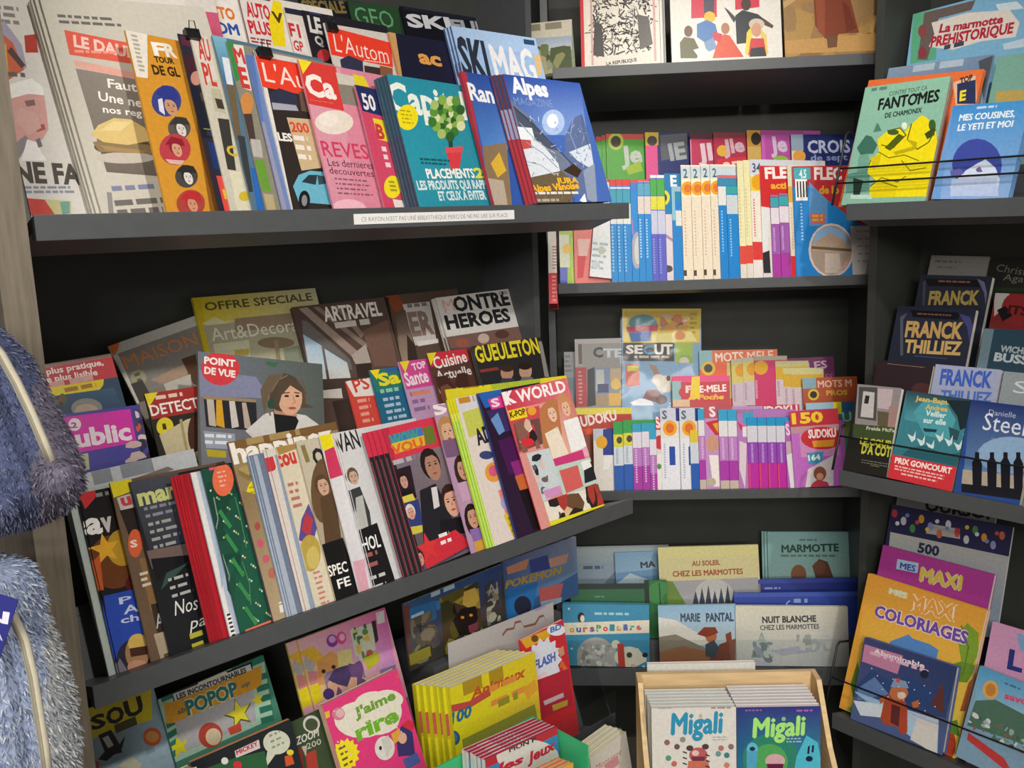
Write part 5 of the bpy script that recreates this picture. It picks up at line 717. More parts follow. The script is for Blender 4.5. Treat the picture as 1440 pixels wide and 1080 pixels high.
C3i('puzzle_magazine', 'puzzle magazine', 'pink and red word search booklet with a yellow ribbon lying before the orange one', (945, 529), (1026, 528), t=.003, q=.104, v0=.075, base='#c84450', art=[
    ('Q', [(946, 528), (1026, 527), (1026, 536), (946, 538)], '#e0407c'), ('Q', [(946, 538), (1028, 536), (1028, 575), (946, 575)], '#b83a40'), ('R', 944, 536, 958, 566, '#8cb4b8'), ('E', 990, 552, 36, 15, '#c02c3c'), ('T', 964, 552, 976, 552, 10, 'P', '#e8d0c8', .05), ('T', 984, 552, 1022, 550, 10, 'E-MELE', '#f2e0d8', .05), ('Q', [(973, 530), (984, 529), (984, 560), (970, 562)], '#e8c828'), ('T', 968, 562, 1018, 561, 7, '& Poche', '#eab838', .05, .2), ('R', 946, 562, 970, 572, '#d8b894')])
strips(C3, [1028, 1044], [505, 503], [(0, 5, '#b8bcac'), (5, 34, '#cfc070'), (34, 100, '#c8b8c4')], 'pale word search magazine with an amber sticker, left pair on the purple shelf', g, q=.104, base='#d0c4b0', v0=.075, w=.09, extra=[('E', 2, 14, 16, 8, 9, '#d8982c')], text=(36, 60, 3, '#a878a0'), t=.0011, yaw=4)
strips(C3, [1060], 501, [(0, 6, '#a8a890'), (6, 100, '#c83c6c')], 'crimson word search magazine with an amber sticker in the middle of the back row', g, q=.104, base='#b83c78', v0=.075, w=.09, extra=[('E', 2, 10, 16, 10, 10, '#d8a02c')], text=(34, 60, 2, '#e0b0c0'), t=.0011, yaw=4)
strips(C3, [1090, 1101, 1111], [508, 518, 519], [(0, 8, '#c8c48c'), (8, 26, '#d0a838'), (26, 100, '#d0c0c8')], 'cream word search magazine with an amber sticker left of the plum ones', g, q=.104, base='#cfc8b0', v0=.075, w=.09, text=(28, 50, 3, '#a878a0'), t=.0011, yaw=4)
C3i('puzzle_magazine', 'puzzle magazine', 'plum coloured word search magazine with faded white capitals', (1092, 505), (1172, 501), t=.003, q=.140, v0=.15, base='#6a2458', art=[('T', 1110, 523, 1164, 517, 11, 'MELES', '#c8a4bc', .03), ('R', 1126, 524, 1174, 570, '#7c2060'), ('T', 1140, 536, 1172, 534, 9, 'MELES', '#a06c94', .02)])
C3i('puzzle_magazine', 'puzzle magazine', 'brick orange word search magazine at the right end with a yellow subtitle', (1128, 532), (1205, 529), t=.003, q=.088, v0=.075, base='#b0502c', art=[('R', 1128, 530, 1148, 546, '#7ca4b0'), ('E', 1144, 555, 8, 8, '#d8b838'), ('E', 1144, 555, 5, 5, '#2c2824'), ('T', 1150, 545, 1198, 543, 10, 'MOTS M', '#e0b8a0', .03), ('T', 1162, 556, 1192, 555, 7, 'PROS', '#d8a83c', .04)])
g = 'puzzle magazines fanned along the purple corner shelf'
pb = dict(base='#a63fa6')
C3i('puzzle_magazine', 'puzzle magazine', 'red number puzzle magazine with a pale yellow top behind the pop magazine', (806, 574), w=.16, yaw=11, t=.0019, q=.046, base='#b4453c', art=[('R', 800, 574, 890, 582, '#dcd058'), ('T', 818, 600, 868, 590, 15, 'UDOKU', '#f0dcd4', .04), ('ST', 828, 606, 8, '#e05a30'), ('R', 800, 612, 860, 690, '#8a4a3c')])
C3i('puzzle_magazine', 'puzzle magazine', 'white and navy puzzle magazine with an amber sticker left of the green topped pair', (834, 603), w=.16, yaw=11, t=.0019, q=.02, base='#ddd8d0', art=[('R', 834, 600, 850, 620, '#b8c0cc'), ('Q', [(848, 604), (866, 600), (866, 640), (848, 640)], '#2c4088'), ('E', 846, 622, 8, 9, '#e0a428'), ('Q', [(850, 640), (864, 640), (856, 660), (848, 660)], '#e8e4e0')])
C3i
strips(C3, [862, 876], [593, 591], [(0, 18, '#3c9a50'), (18, 36, '#c8c84c'), (36, 62, '#ccd4dc'), (62, 120, '#2c5cac')], 'green topped puzzle magazine with a royal blue foot', g, base='#2c5cac', w=.16, t=.0019, text=(38, 60, 4, '#8c9cb4'), extra=[('E', 2, 9, 26, 7, 8, '#dcd040'), ('E', 2, 9, 26, 4, 5, '#4c4a3c')])
strips(C3, [889, 902, 913], [596, 595, 606], [(0, 12, '#3c9cc0'), (12, 34, '#dad4e0'), (34, 60, '#b478bc'), (60, 120, '#a43ca0')], 'purple puzzle magazine among the three left of the white pair', g, w=.16, t=.0019, text=(36, 84, 4, '#d8b4dc'), **pb)
C3i('puzzle_magazine', 'puzzle magazine', 'red and pale puzzle magazine peeping between the purple three and the white pair', (922, 586), w=.16, yaw=11, t=.0019, q=.02, base='#d8d0cc', art=[('R', 920, 586, 960, 604, '#c0404c'), ('T', 923, 602, 930, 600, 16, 'S', '#f0dcdc', .05), ('E', 928, 622, 8, 10, '#c8303c'), ('Q', [(922, 640), (932, 636), (930, 688), (922, 688)], '#e4dcd8'), ('E', 927, 656, 3, 4, '#5a8a4c')])
strips(C3, [928, 955], 574, [(0, 18, '#c8ccd8'), (18, 42, '#dcd8d0'), (42, 120, '#dfe0e6')], 'white puzzle magazine with an orange sticker and a blue stripe in the pair', g, base='#dfe0e6', w=.16, t=.0019, extra=[('E', 2, 14, 28, 10, 11, '#e8a428'), ('E', 2, 14, 28, 6, 7, '#d86c2c'), ('R', 4, 13, 54, 22, 80, '#2c4ca4'), ('T', 4, 3, 15, 10, 15, 12, 'S', '#5c6478', .03), ('R', 4, 22, 0, 30, 18, '#283c84')], text=(50, 100, 5, '#a8b0c4'))
C3i('puzzle_magazine', 'puzzle magazine', 'yellow tipped puzzle magazine with a royal blue foot beside the white pair', (970, 605), w=.16, yaw=11, t=.0019, q=.02, base='#c8d0d8', art=[('R', 966, 603, 1000, 622, '#d8c03c'), ('R', 966, 652, 1010, 692, '#2c5cac')])
sp = [(0, 16, '#3ca0c8'), (16, 38, '#dcdadc'), (38, 72, '#b880c0'), (72, 100, '#a83ca4'), (100, 120, '#c0b4a4')]
strips(C3, [981], 575, sp, 'tall purple puzzle magazine with a blue tag left of the fan picture', g, w=.16, t=.0019, text=(40, 70, 5, '#dcb8dc'), **pb)
C3i('puzzle_magazine', 'puzzle magazine', 'lilac number puzzle magazine with an open paper fan below a red S title', (990, 572), w=.16, yaw=11, t=.0019, q=.02, base='#c090c4', art=[('R', 988, 571, 1030, 588, '#b85a64'), ('T', 998, 586, 1007, 585, 15, 'S', '#f2dce0', .05), ('Q', [(992, 594), (1010, 590), (1012, 612), (1006, 612)], '#c8323c'), ('Q', [(1002, 596), (1012, 594), (1012, 612)], '#e0a82c'), ('E', 1002, 624, 9, 12, '#c8947c'), ('Q', [(997, 640), (1010, 640), (1012, 684), (1003, 684)], '#e8e2dc'), ('E', 1000, 678, 7, 6, '#b8ac98')])
strips(C3, [1010, 1023], 576, sp, 'purple puzzle magazine in the pair right of the fan picture', g, w=.16, t=.0019, text=(40, 70, 5, '#dcb8dc'), **pb)
C3i('puzzle_magazine', 'puzzle magazine', 'purple puzzle magazine with a red wedge and blue tag behind the magenta four', (1036, 577), w=.16, yaw=11, t=.0019, q=.02, base='#b478b8', art=[('R', 1034, 574, 1060, 582, '#b86a8c'), ('R', 1044, 580, 1060, 596, '#3ca0c8'), ('Q', [(1036, 592), (1046, 600), (1042, 606)], '#c83c50'), ('R', 1044, 600, 1060, 614, '#e0dce0'), ('Q', [(1040, 620), (1050, 624), (1048, 688), (1040, 660)], '#d8c8d0')])
C3i('puzzle_magazine', 'puzzle magazine', 'red titled number puzzle magazine rising behind the magenta four', (1050, 570), w=.14, yaw=4, t=.003, q=.055, base='#c03c4c', art=[('T', 1060, 583, 1122, 580, 11, 'SUDOKU', '#f0d4d4', .04)])
strips(C3, [1050, 1065, 1078, 1091], 587, [(0, 12, '#2c94c4'), (12, 35, '#d0d0d8'), (35, 64, '#9048b0'), (64, 120, '#b8309c')], 'magenta footed puzzle magazine in the run of four before the large purple one', g, w=.16, t=.0019, base='#b8309c', text=(37, 64, 6, '#c8a0d8'), extra=[('R', 4, 2, 66, 6, 100, '#d84470')])
C3i('puzzle_magazine', 'puzzle magazine', 'lilac puzzle magazine with white fan handle and blue tag before the number cover', (1104, 592), w=.16, yaw=10, t=.0019, q=.018, base='#b060b4', art=[('T', 1106, 612, 1112, 611, 16, 'S', '#e8c8dc', .05), ('Q', [(1102, 622), (1114, 620), (1116, 644), (1104, 640)], '#c8a4b0'), ('Q', [(1106, 640), (1118, 636), (1124, 688), (1112, 688)], '#dcd8dc'), ('R', 1113, 608, 1124, 622, '#3c94b8'), ('R', 1124, 612, 1130, 636, '#e0dce0')])
C3i('puzzle_magazine', 'puzzle magazine', 'number puzzle magazine with yellow digits on red, rightmost of the front row', (1110, 578), (1178, 574), yaw=2, t=.003, q=.012, base='#b864bc', art=[
    ('Q', [(1108, 579), (1180, 574), (1180, 596), (1108, 602)], '#b82c3c'), ('T', 1114, 596, 1158, 593, 15, '150', '#ecc428', .1), ('Q', [(1108, 601), (1180, 596), (1180, 606), (1110, 610)], '#b88a94'), ('R', 1124, 610, 1180, 640, '#c888b8'), ('E', 1156, 616, 30, 16, '#c02834'), ('T', 1137, 616, 1176, 614, 12, 'SUDOKU', '#f0e0dc', .04), ('Q', [(1142, 620), (1174, 618), (1172, 628), (1144, 629)], '#e0942c'), ('Q', [(1134, 637), (1158, 635), (1156, 652), (1138, 653)], '#3c8cb8'), ('T', 1137, 648, 1154, 646, 8, '164', '#d8ecd8', .06), ('Q', [(1136, 660), (1172, 640), (1172, 690), (1132, 690)], '#d0c8cc'), ('E', 1153, 666, 9, 10, '#8a4a38'), ('Q', [(1142, 680), (1150, 674), (1164, 678), (1168, 688), (1138, 688)], '#b83444'), ('E', 1153, 670, 5, 5, '#c89478')])
C3i('puzzle_magazine', 'puzzle magazine', 'green and sky blue puzzle magazine with a yellow tag behind the number cover', (1133, 567), (1206, 564), t=.003, q=.060, base='#3c7c5c', art=[('R', 1132, 566, 1178, 576, '#9cc0d0'), ('R', 1132, 576, 1170, 582, '#4c98b8'), ('R', 1172, 565, 1184, 582, '#e4d428'), ('R', 1184, 564, 1208, 580, '#2c5c8c'), ('T', 1176, 594, 1198, 592, 14, 'I.U', '#a8ccd8', .02), ('R', 1140, 596, 1206, 612, '#7a8c3c')])
# ================================================================== corner bay, children's albums
def C4i(*a, **k): return item(C4, *a, **k)
kd = dict(hard=True)
C4i('picture_book', 'book', 'pale blue mountain album at the back left of the lowest corner shelf', (803, 769), (940, 766), t=.008, q=.245, v0=.18, hard=True, base='#8ea4b4', art=[('Q', [(803, 769), (940, 766), (940, 790), (803, 792)], ['#a4b0b4', '#a0b0b8', '#90a8b8', '#98a8b0']), ('L', 820, 796, 856, 803, 1, '#4a5c74', .6), ('Q', [(850, 820), (868, 800), (900, 830)], '#6a7c8c')])
C4i('picture_book', 'book', 'small blue album with black tree letters in front of the pale blue one', (864, 777), (924, 775), t=.008, q=.228, v0=.18, hard=True, base='#6a98c0', art=[('Q', [(864, 777), (924, 775), (924, 800), (864, 806)], ['#7ca8cc', '#7ca8cc', '#94b8d0', '#8cb4d0']), ('R', 864, 776, 868, 850, '#4c7ca4'), ('T', 901, 799, 922, 797, 9, 'MA', '#2c3440', .05), ('Q', [(866, 822), (886, 806), (920, 818), (924, 830), (866, 830)], '#b4c8d4')])
C4i('picture_book', 'book', 'pale yellow marmot album showing dark firs and a white moon', (925, 770), (1066, 766), t=.009, n=2, q=.158, v0=.12, hard=True, base='#d8cf98', art=[('Q', [(925, 770), (1066, 766), (1066, 780), (925, 786)], '#dcd490'), ('T', 973, 796, 1013, 794, 7, 'AU SOLEIL', '#a8583c', .04), ('T', 946, 811, 1045, 807, 8, 'CHEZ LES MARMOTTES', '#a8502c', .05), ('Q', [(925, 818), (1066, 812), (1066, 860), (925, 860)], '#a8a8ac'), ('E', 1004, 838, 28, 24, '#c4c4c0'), ('Q', [(925, 814), (946, 818), (966, 852), (925, 856)], '#6c8c3c'), ('Q', [(990, 852), (1040, 842), (1040, 860), (990, 862)], '#98a848')] + [('Q', [(974+i*9, 850), (978+i*9, 830-(i % 3)*4), (983+i*9, 850)], '#3c4458') for i in range(7)])
C4i('picture_book', 'book', 'dark green album with round leaves between the bear book and the marmot album', (906, 816), w=.062, t=.010, q=.100, v0=.06, hard=True, base='#2c6c3c', art=[('E', 928, 834, 18, 16, '#3c8444'), ('E', 942, 842, 10, 10, '#2c7038'), ('R', 905, 815, 914, 870, '#1c2c26'), ('Q', [(926, 820), (928, 820), (930, 850), (928, 850)], '#1c4c2c')])
C4i('picture_book', 'book', 'teal green marmot album with two brown marmots, front of its stack at the back right', (1079, 748), (1200, 748), t=.009, n=3, fan=-.007, q=.228, v0=.18, hard=True, base='#8fbcbc', spine='#7caaac', art=[
    ('Q', [(1079, 748), (1200, 748), (1202, 840), (1079, 840)], ['#86b4b4', '#8cb8b4', '#a0c4bc', '#98c0bc']), ('L', 1124, 758, 1150, 763, 1, '#5c8484', .5), ('T', 1099, 777, 1180, 775, 11, 'MARMOTTE', '#234c40', .07), ('L', 1098, 780, 1180, 786, 1, '#5c8478', .5), ('E', 1123, 808, 11, 14, '#8c5c3c'), ('Q', [(1142, 796), (1152, 786), (1164, 790), (1172, 812), (1164, 820), (1148, 816)], '#6a4434'), ('E', 1152, 798, 9, 9, '#7c5038')])
C4i('picture_book', 'book', 'royal blue album standing behind the taller navy one at the right', (1060, 815), (1206, 812), t=.010, q=.158, v0=.12, hard=True, base='#2c3c94', art=[('R', 1060, 812, 1206, 818, '#3c4ca8'), ('L', 1075, 826, 1100, 831, 1, '#8c98cc', .5)])
C4i('picture_book', 'book', 'navy blue album with faint white numeral behind the white winter album', (1032, 834), (1206, 832), t=.010, q=.085, v0=.06, hard=True, base='#2f459c', art=[('R', 1030, 832, 1210, 838, '#4058b0'), ('T', 1104, 858, 1114, 858, 15, '6', '#a8b4dc', -.01), ('L', 1116, 842, 1140, 856, 1, '#8898cc', .4)])
C4i('picture_book', 'book', 'dark green hardback behind the polar bear book', (802, 822), (906, 821), t=.012, q=.090, v0=.06, hard=True, base='#1f5234', art=[('Q', [(802, 822), (906, 821), (906, 828), (802, 829)], '#1a2c24'), ('R', 802, 829, 910, 860, '#2c6440'), ('L', 836, 838, 850, 842, 1, '#5c8c6c', .5)])
C4i('picture_book', 'book', 'polar bear board book with a fuzzy grey bear, front of its stack', (791, 849), (913, 851), t=.010, n=3, q=.014, hard=True, base='#3f93b4', spine='#3a8cac', page='#5aa4bc', art=[
    ('Q', [(791, 849), (913, 851), (913, 950), (791, 950)], '#3c8cb0'), ('L', 836, 861, 896, 869, 1, '#9cd0e0', .5), ('E', 817, 868, 5, 7, '#24242c'), ('E', 819, 870, 3, 5, '#e0dcc8'), ('Q', [(793, 876), (913, 872), (913, 890), (793, 893)], '#e2dcc8')] + [
    ('T', 801+i*9.4, 889-i*.35, 808+i*9.4, 889-i*.35, 9, ch, c, .08) for i, (ch, c) in enumerate(zip('oursPolaire', ['#d8982c', '#3c6cac', '#d85c3c', '#8c4c8c', '#4c9c4c', '#d84c3c', '#3c8c9c', '#d8a02c', '#5c6cac', '#3c9c5c', '#d85c6c']))] + [
    ('E', 838, 922, 27, 26, '#a8a8a4'), ('Q', [(812, 926), (866, 910), (866, 948), (812, 948)], '#a4a4a0'), ('PH', 816, 906, 860, 944, ['#888884', '#b8b8b4', '#98989a', '#c8c8c4'], 50, None, .1), ('E', 884, 924, 20, 15, '#d4d2bc'), ('Q', [(884, 910), (909, 921), (909, 930), (884, 942)], '#d8d6c4'), ('E', 866, 906, 6, 6, '#d4d2bc'), ('Q', [(868, 905), (877, 905), (880, 946), (870, 948)], '#b83c34'), ('E', 885, 921, 4, 4, '#3c4428'), ('E', 907, 921, 4, 3.5, '#23262c'), ('E', 890, 936, 3, 2, '#d89888')] + [('E', 800+(i*41) % 108, 856+(i*29) % 88, 1.6, 1.6, '#b8dce4') for i in range(22)])
C4i('picture_book', 'book', 'western comic album with a red fox rider before white clouds', (925, 852), (1034, 850), t=.008, n=2, q=.022, hard=True, base='#9cb8cc', art=[
    ('Q', [(925, 852), (1034, 850), (1034, 905), (925, 905)], ['#8cb4d4', '#94b8d4', '#b8ccd4', '#b0c8d4']), ('Q', [(925, 868), (950, 872), (990, 895), (1010, 908), (925, 905)], '#dcdcd4'), ('T', 957, 874, 985, 874, 12, 'MARIE', '#3c485c', .05), ('T', 993, 874, 1032, 873, 12, 'PANTAL', '#3c485c', .05), ('Q', [(925, 896), (950, 892), (1000, 915), (1034, 912), (1034, 935), (925, 935)], '#8c8474'), ('Q', [(925, 918), (960, 908), (1034, 926), (1034, 936), (925, 936)], '#9c6c4c'), ('Q', [(996, 930), (1012, 906), (1034, 898), (1034, 934)], '#7c4434'),
    ('E', 1000, 895, 8, 9, '#b86c44'), ('Q', [(980, 892), (990, 882), (1006, 882), (1010, 890), (994, 896)], '#8a3c28'), ('Q', [(992, 906), (1004, 900), (1012, 912), (1004, 926), (992, 922)], '#3c4c5c'), ('Q', [(1020, 892), (1028, 888), (1030, 906), (1022, 906)], '#8c4434'), ('Q', [(925, 926), (1034, 930), (1034, 936), (925, 936)], '#a8604c')])
C4i('picture_book', 'book', 'white winter marmot album with a snowy fir, right end of the front row', (1034, 852), (1192, 853), t=.009, n=2, q=.014, hard=True, base='#c8c8bc', page='#d0d0c8', art=[
    ('Q', [(1034, 852), (1192, 853), (1194, 945), (1034, 945)], ['#d4d0bc', '#ccc8b8', '#b4b8bc', '#c0c4c4']), ('T', 1072, 876, 1148, 874, 9, 'NUIT BLANCHE', '#3c3a3c', .05), ('T', 1069, 886, 1152, 884, 7, 'CHEZ LES MARMOTTES', '#4c4a4c', .03), ('Q', [(1056, 925), (1071, 888), (1088, 925)], '#8c9c94'), ('Q', [(1060, 908), (1071, 892), (1084, 910)], '#a8b4ac'), ('PH', 1058, 900, 1088, 932, ['#7c8c94', '#b8c0c0', '#8c98a8', '#6c7c7c'], 18, None, .2), ('Q', [(1082, 915), (1126, 908), (1150, 916), (1100, 922)], '#a8aab8'), ('PH', 1120, 892, 1170, 915, ['#b8bcbc', '#a8b0b0', '#c8c8c0', '#98a09c'], 20, None, .25), ('Q', [(1036, 936), (1060, 926), (1100, 938), (1036, 944)], '#b4b8c8')])
# ================================================================== right bay, comic albums
def R1i(*a, **k): return item(R1, *a, **k)
R1i('comic_album', 'book', 'sky blue prehistoric marmot album with red lettering at the top right', (1284, 20), w=.27, t=.010, q=.150, v0=.10, hard=True, roll=4, base='#7cb0d0', art=[
    ('Q', [(1284, 20), (1320, 12), (1316, 84), (1280, 90)], '#5ca884'), ('Q', [(1300, 18), (1372, 0), (1366, 14), (1320, 26), (1304, 84), (1290, 84)], '#6a5c58'), ('E', 1297, 44, 6, 9, '#8a4848'), ('E', 1297, 74, 6, 8, '#8a3c44'), ('Q', [(1400, 6), (1430, 2), (1440, 12), (1405, 16)], '#cfdce4'), ('Q', [(1410, 62), (1440, 54), (1440, 66), (1412, 70)], '#bcd0dc'),
    ('Q', [(1310, 32), (1360, 18), (1420, 14), (1434, 32), (1428, 52), (1380, 58), (1340, 70), (1306, 66), (1314, 48)], '#dcd4cc'), ('T', 1320, 46, 1336, 44, 12, 'La', '#b02c3c', .05), ('T', 1340, 43, 1410, 32, 11, 'marmotte', '#b02c3c', .05), ('T', 1308, 66, 1424, 46, 14, 'PREHISTORIQUE', '#b02c3c', .06), ('L', 1328, 64, 1360, 69, 1, '#3c4c5c', .5)])
R1i('comic_album', 'book', 'sage green album with a sand coloured foot at the right edge of the upper shelf', (1402, 80), w=.22, t=.010, q=.114, v0=.10, hard=True, base='#7aa898', art=[('Q', [(1400, 128), (1445, 126), (1445, 150), (1400, 150)], '#b8a058')])
R1i('comic_album', 'book', 'grey blue mountain album behind the orange comic', (1250, 96), (1397, 76), t=.010, q=.082, v0=.0, hard=True, base='#7890a8', art=[('Q', [(1250, 96), (1397, 76), (1400, 100), (1250, 112)], ['#8498b0', '#7088a4', '#68809c', '#7c90a8']), ('L', 1285, 92, 1370, 100, 1, '#a8b8c8', .5), ('Q', [(1376, 86), (1396, 78), (1402, 140), (1384, 150)], '#4c5058')])
R1i('comic_album', 'book', 'orange comic album with black and yellow letters behind the green ghost comic', (1222, 113), (1384, 97), t=.010, q=.058, hard=True, base='#e0703c', art=[('Q', [(1340, 116), (1372, 106), (1374, 146), (1344, 148)], '#d8b49c'), ('Q', [(1346, 118), (1372, 112), (1372, 146), (1346, 146)], '#2c3458'), ('T', 1350, 118, 1368, 112, 8, 'TOP', '#2c2824', .06), ('T', 1349, 142, 1358, 140, 14, 'E', '#e4d43c', .06)])
R1i('comic_album', 'book', 'mint green ghost comic with bright yellow monsters', (1217, 123), (1337, 107), t=.008, n=3, fan=-.003, q=.014, hard=True, base='#84b09c', spine='#c09a90', back='#b08c84', page='#c8b4ac', art=[
    ('Q', [(1217, 123), (1337, 107), (1330, 275), (1190, 280)], ['#8cbca4', '#88b8a0', '#80ac98', '#84b0a0']), ('L', 1226, 124, 1250, 130, 1, '#5c8474', .5), ('T', 1250, 135, 1304, 126, 6, 'CONTRE TOUT CA', '#4c6c5c', .02), ('T', 1234, 155, 1320, 142, 16, 'FANTOMES', '#1c221e', .06), ('Q', [(1286, 136), (1290, 131), (1296, 134)], '#1c221e'), ('T', 1244, 166, 1296, 158, 7, 'DE CHAMONIX', '#2c3c34', .04),
    ('Q', [(1205, 208), (1218, 190), (1226, 192), (1234, 204), (1228, 216), (1210, 218)], '#3c6c5c'), ('Q', [(1228, 186), (1234, 172), (1240, 184)], '#4c7c6c'), ('Q', [(1208, 218), (1222, 216), (1222, 248), (1204, 250)], '#6ca08c'), ('Q', [(1190, 246), (1224, 236), (1222, 268), (1190, 272)], '#5c8c7c'), ('Q', [(1200, 250), (1214, 254), (1208, 278), (1200, 276)], '#24342e'),
    ('Q', [(1234, 196), (1248, 184), (1266, 180), (1272, 186), (1282, 174), (1296, 162), (1304, 166), (1316, 180), (1318, 200), (1314, 230), (1309, 276), (1222, 278), (1224, 262), (1232, 254), (1220, 244), (1222, 228), (1236, 214)], '#e6d418'), ('Q', [(1244, 208), (1252, 212), (1272, 192), (1264, 188)], '#4c5c14'), ('E', 1256, 186, 8, 4, '#3c5c2c'), ('E', 1311, 176, 5, 8, '#3c5c2c'), ('Q', [(1300, 188), (1316, 178), (1314, 190), (1304, 196)], '#3a4a1c'), ('LN', [(1248, 184), (1266, 180), (1274, 190), (1256, 208), (1240, 204)], 1.6, '#5a5c10'), ('LN', [(1282, 174), (1276, 196), (1290, 210), (1306, 200), (1316, 182)], 1.6, '#5a5c10'), ('LN', [(1236, 214), (1250, 222), (1272, 218), (1292, 226)], 1.4, '#6a6a10'), ('LN', [(1224, 262), (1240, 250), (1262, 256), (1274, 248)], 1.4, '#6a6a10'), ('LN', [(1268, 226), (1280, 240), (1302, 236)], 1.4, '#6a6a10'), ('LN', [(1226, 274), (1230, 266)], 1.2, '#3a3c10'), ('LN', [(1234, 276), (1237, 266)], 1.2, '#3a3c10'), ('LN', [(1222, 232), (1226, 222)], 1.2, '#3a3c10'), ('E', 1272, 177, 4, 5, '#dce8c8'), ('Q', [(1224, 222), (1240, 216), (1236, 232), (1228, 240)], '#d0bc14'), ('Q', [(1224, 268), (1238, 252), (1262, 262), (1258, 276), (1226, 277)], '#dcc814'), ('Q', [(1238, 254), (1262, 262), (1262, 264), (1238, 256)], '#7c7c14'), ('Q', [(1276, 196), (1284, 206), (1256, 214), (1260, 218), (1288, 210), (1290, 200)], '#b8a814'), ('Q', [(1196, 274), (1226, 274), (1226, 280), (1196, 280)], '#b0d0c0')])
R1i('comic_album', 'book', 'blue yeti album with a round night scene of a snowy peak', (1340, 149), (1450, 140), t=.008, n=2, q=.010, hard=True, base='#6a98cc', page='#d8dce0', art=[
    ('Q', [(1340, 149), (1450, 140), (1432, 280), (1322, 280)], ['#3c88c8', '#4090cc', '#88a8d4', '#88a8d8']), ('L', 1374, 150, 1404, 154, 1, '#b8d0e8', .5), ('T', 1348, 170, 1427, 164, 9, 'MES COUSINES,', '#dce8f0', .06), ('T', 1346, 184, 1424, 178, 9, 'LE YETI ET MOI', '#dce8f0', .06), ('E', 1374, 232, 35, 37, '#3c4a9c'), ('Q', [(1336, 262), (1358, 240), (1374, 230), (1386, 224), (1400, 236), (1406, 252), (1402, 274), (1340, 276)], '#c8d4e8'), ('Q', [(1336, 240), (1350, 236), (1356, 244), (1338, 250)], '#5c5c9c'), ('Q', [(1372, 238), (1378, 234), (1382, 242), (1374, 242)], '#6a5c94'), ('Q', [(1338, 252), (1402, 250), (1404, 276), (1336, 276)], '#b0c0e0')])
# ================================================================== right bay, paperbacks
def R2i(*a, **k): return item(R2, *a, **k)
R2i('paperback', 'book', 'white paperback with thin grey print, highest at the back of the novels', (1310, 359), (1392, 361), t=.014, q=.212, v0=.21, base='#8e8d88', page='#b8b4a8', art=[('L', 1315, 366, 1356, 374, 1, '#6a6866', .4), ('L', 1318, 374, 1350, 383, 1, '#7a7876', .4)])
R2i('paperback', 'book', 'black paperback with grey serif letters at the top right of the novels', (1394, 362), w=.13, t=.014, q=.208, v0=.21, base='#2a2a28', art=[('T', 1400, 381, 1445, 388, 11, 'Christi', '#7a786c', .0), ('T', 1410, 394, 1445, 398, 10, 'Agat', '#7a786c', .0), ('R', 1390, 404, 1445, 410, '#2c3c24')])
R2i('paperback', 'book', 'dark slate thriller with gold capitals, upper copy behind the other gold lettered one', (1295, 386), (1396, 389), t=.016, q=.168, v0=.13, base='#2e313f', spine='#24262e', art=[
    ('Q', [(1300, 392), (1386, 394), (1380, 404), (1306, 402)], '#1b1b22'), ('L', 1320, 394, 1368, 400, 1, '#8a5c44', .6), ('T', 1305, 428, 1376, 428, 19, 'FRANCK', '#b09a54', .05), ('Q', [(1374, 392), (1384, 396), (1388, 412), (1386, 430), (1384, 412)], '#6a6c8c'), ('Q', [(1298, 396), (1302, 394), (1300, 430), (1297, 430)], '#4a4c5c')])
R2i('paperback', 'book', 'red and black paperback with a white corner right of the gold lettered thriller', (1400, 412), w=.11, t=.016, q=.155, v0=.13, base='#7a2a2c', art=[('Q', [(1398, 411), (1420, 413), (1404, 440), (1398, 445)], '#b8b4b0'), ('E', 1428, 436, 20, 24, '#8a2c2c'), ('Q', [(1402, 436), (1414, 430), (1424, 444), (1410, 452)], '#1c1618'), ('T', 1416, 440, 1445, 444, 12, 'ITS', '#4a1418', .05)])
R2i('paperback', 'book', 'dark slate thriller with two lines of gold capitals, largest of the pair', (1263, 430), (1373, 435), t=.016, q=.135, v0=.13, base='#2d3142', spine='#20222a', art=[
    ('Q', [(1280, 436), (1352, 440), (1346, 450), (1284, 446)], '#181820'), ('L', 1290, 440, 1340, 446, 1, '#8a6048', .6), ('T', 1272, 473, 1353, 476, 22, 'FRANCK', '#cfa868', .05), ('T', 1271, 495, 1351, 499, 18, 'THILLIEZ', '#d8b470', .08), ('Q', [(1348, 440), (1364, 446), (1372, 470), (1366, 500), (1360, 460)], '#4c4c84'), ('Q', [(1266, 446), (1276, 440), (1270, 450), (1270, 500), (1266, 500)], '#5a6070'), ('L', 1286, 500, 1336, 506, 1, '#5c74a0', .5)])
R2i('paperback', 'book', 'teal paperback with pale capitals right of the largest gold lettered thriller', (1384, 461), w=.115, t=.016, q=.100, v0=.05, base='#2c4656', art=[('R', 1384, 460, 1445, 464, '#6c8490'), ('R', 1384, 462, 1387, 520, '#6c8490'), ('T', 1406, 494, 1450, 499, 9, 'WICHEL', '#a8b8bc', .04), ('T', 1397, 507, 1450, 513, 12, 'BUSSI', '#b8c4c8', .06)])
R2i('paperback', 'book', 'dark maroon paperback with small pale title behind the house cover', (1234, 506), (1313, 514), t=.012, q=.058, v0=.0, base='#2e2226', art=[('L', 1248, 511, 1300, 518, 1, '#8a7470', .5), ('E', 1296, 548, 14, 10, '#4a2c2c')])
R2i('paperback', 'book', 'pale lavender paperback with bold blue capitals behind the prize novel', (1316, 512), (1408, 520), t=.012, q=.058, v0=.0, base='#9aa0bc', art=[('T', 1321, 540, 1394, 545, 22, 'FRANCK', '#3c5cb0', .06), ('T', 1322, 562, 1394, 566, 14, 'THILLIEZ', '#4c6cb4', .06)])
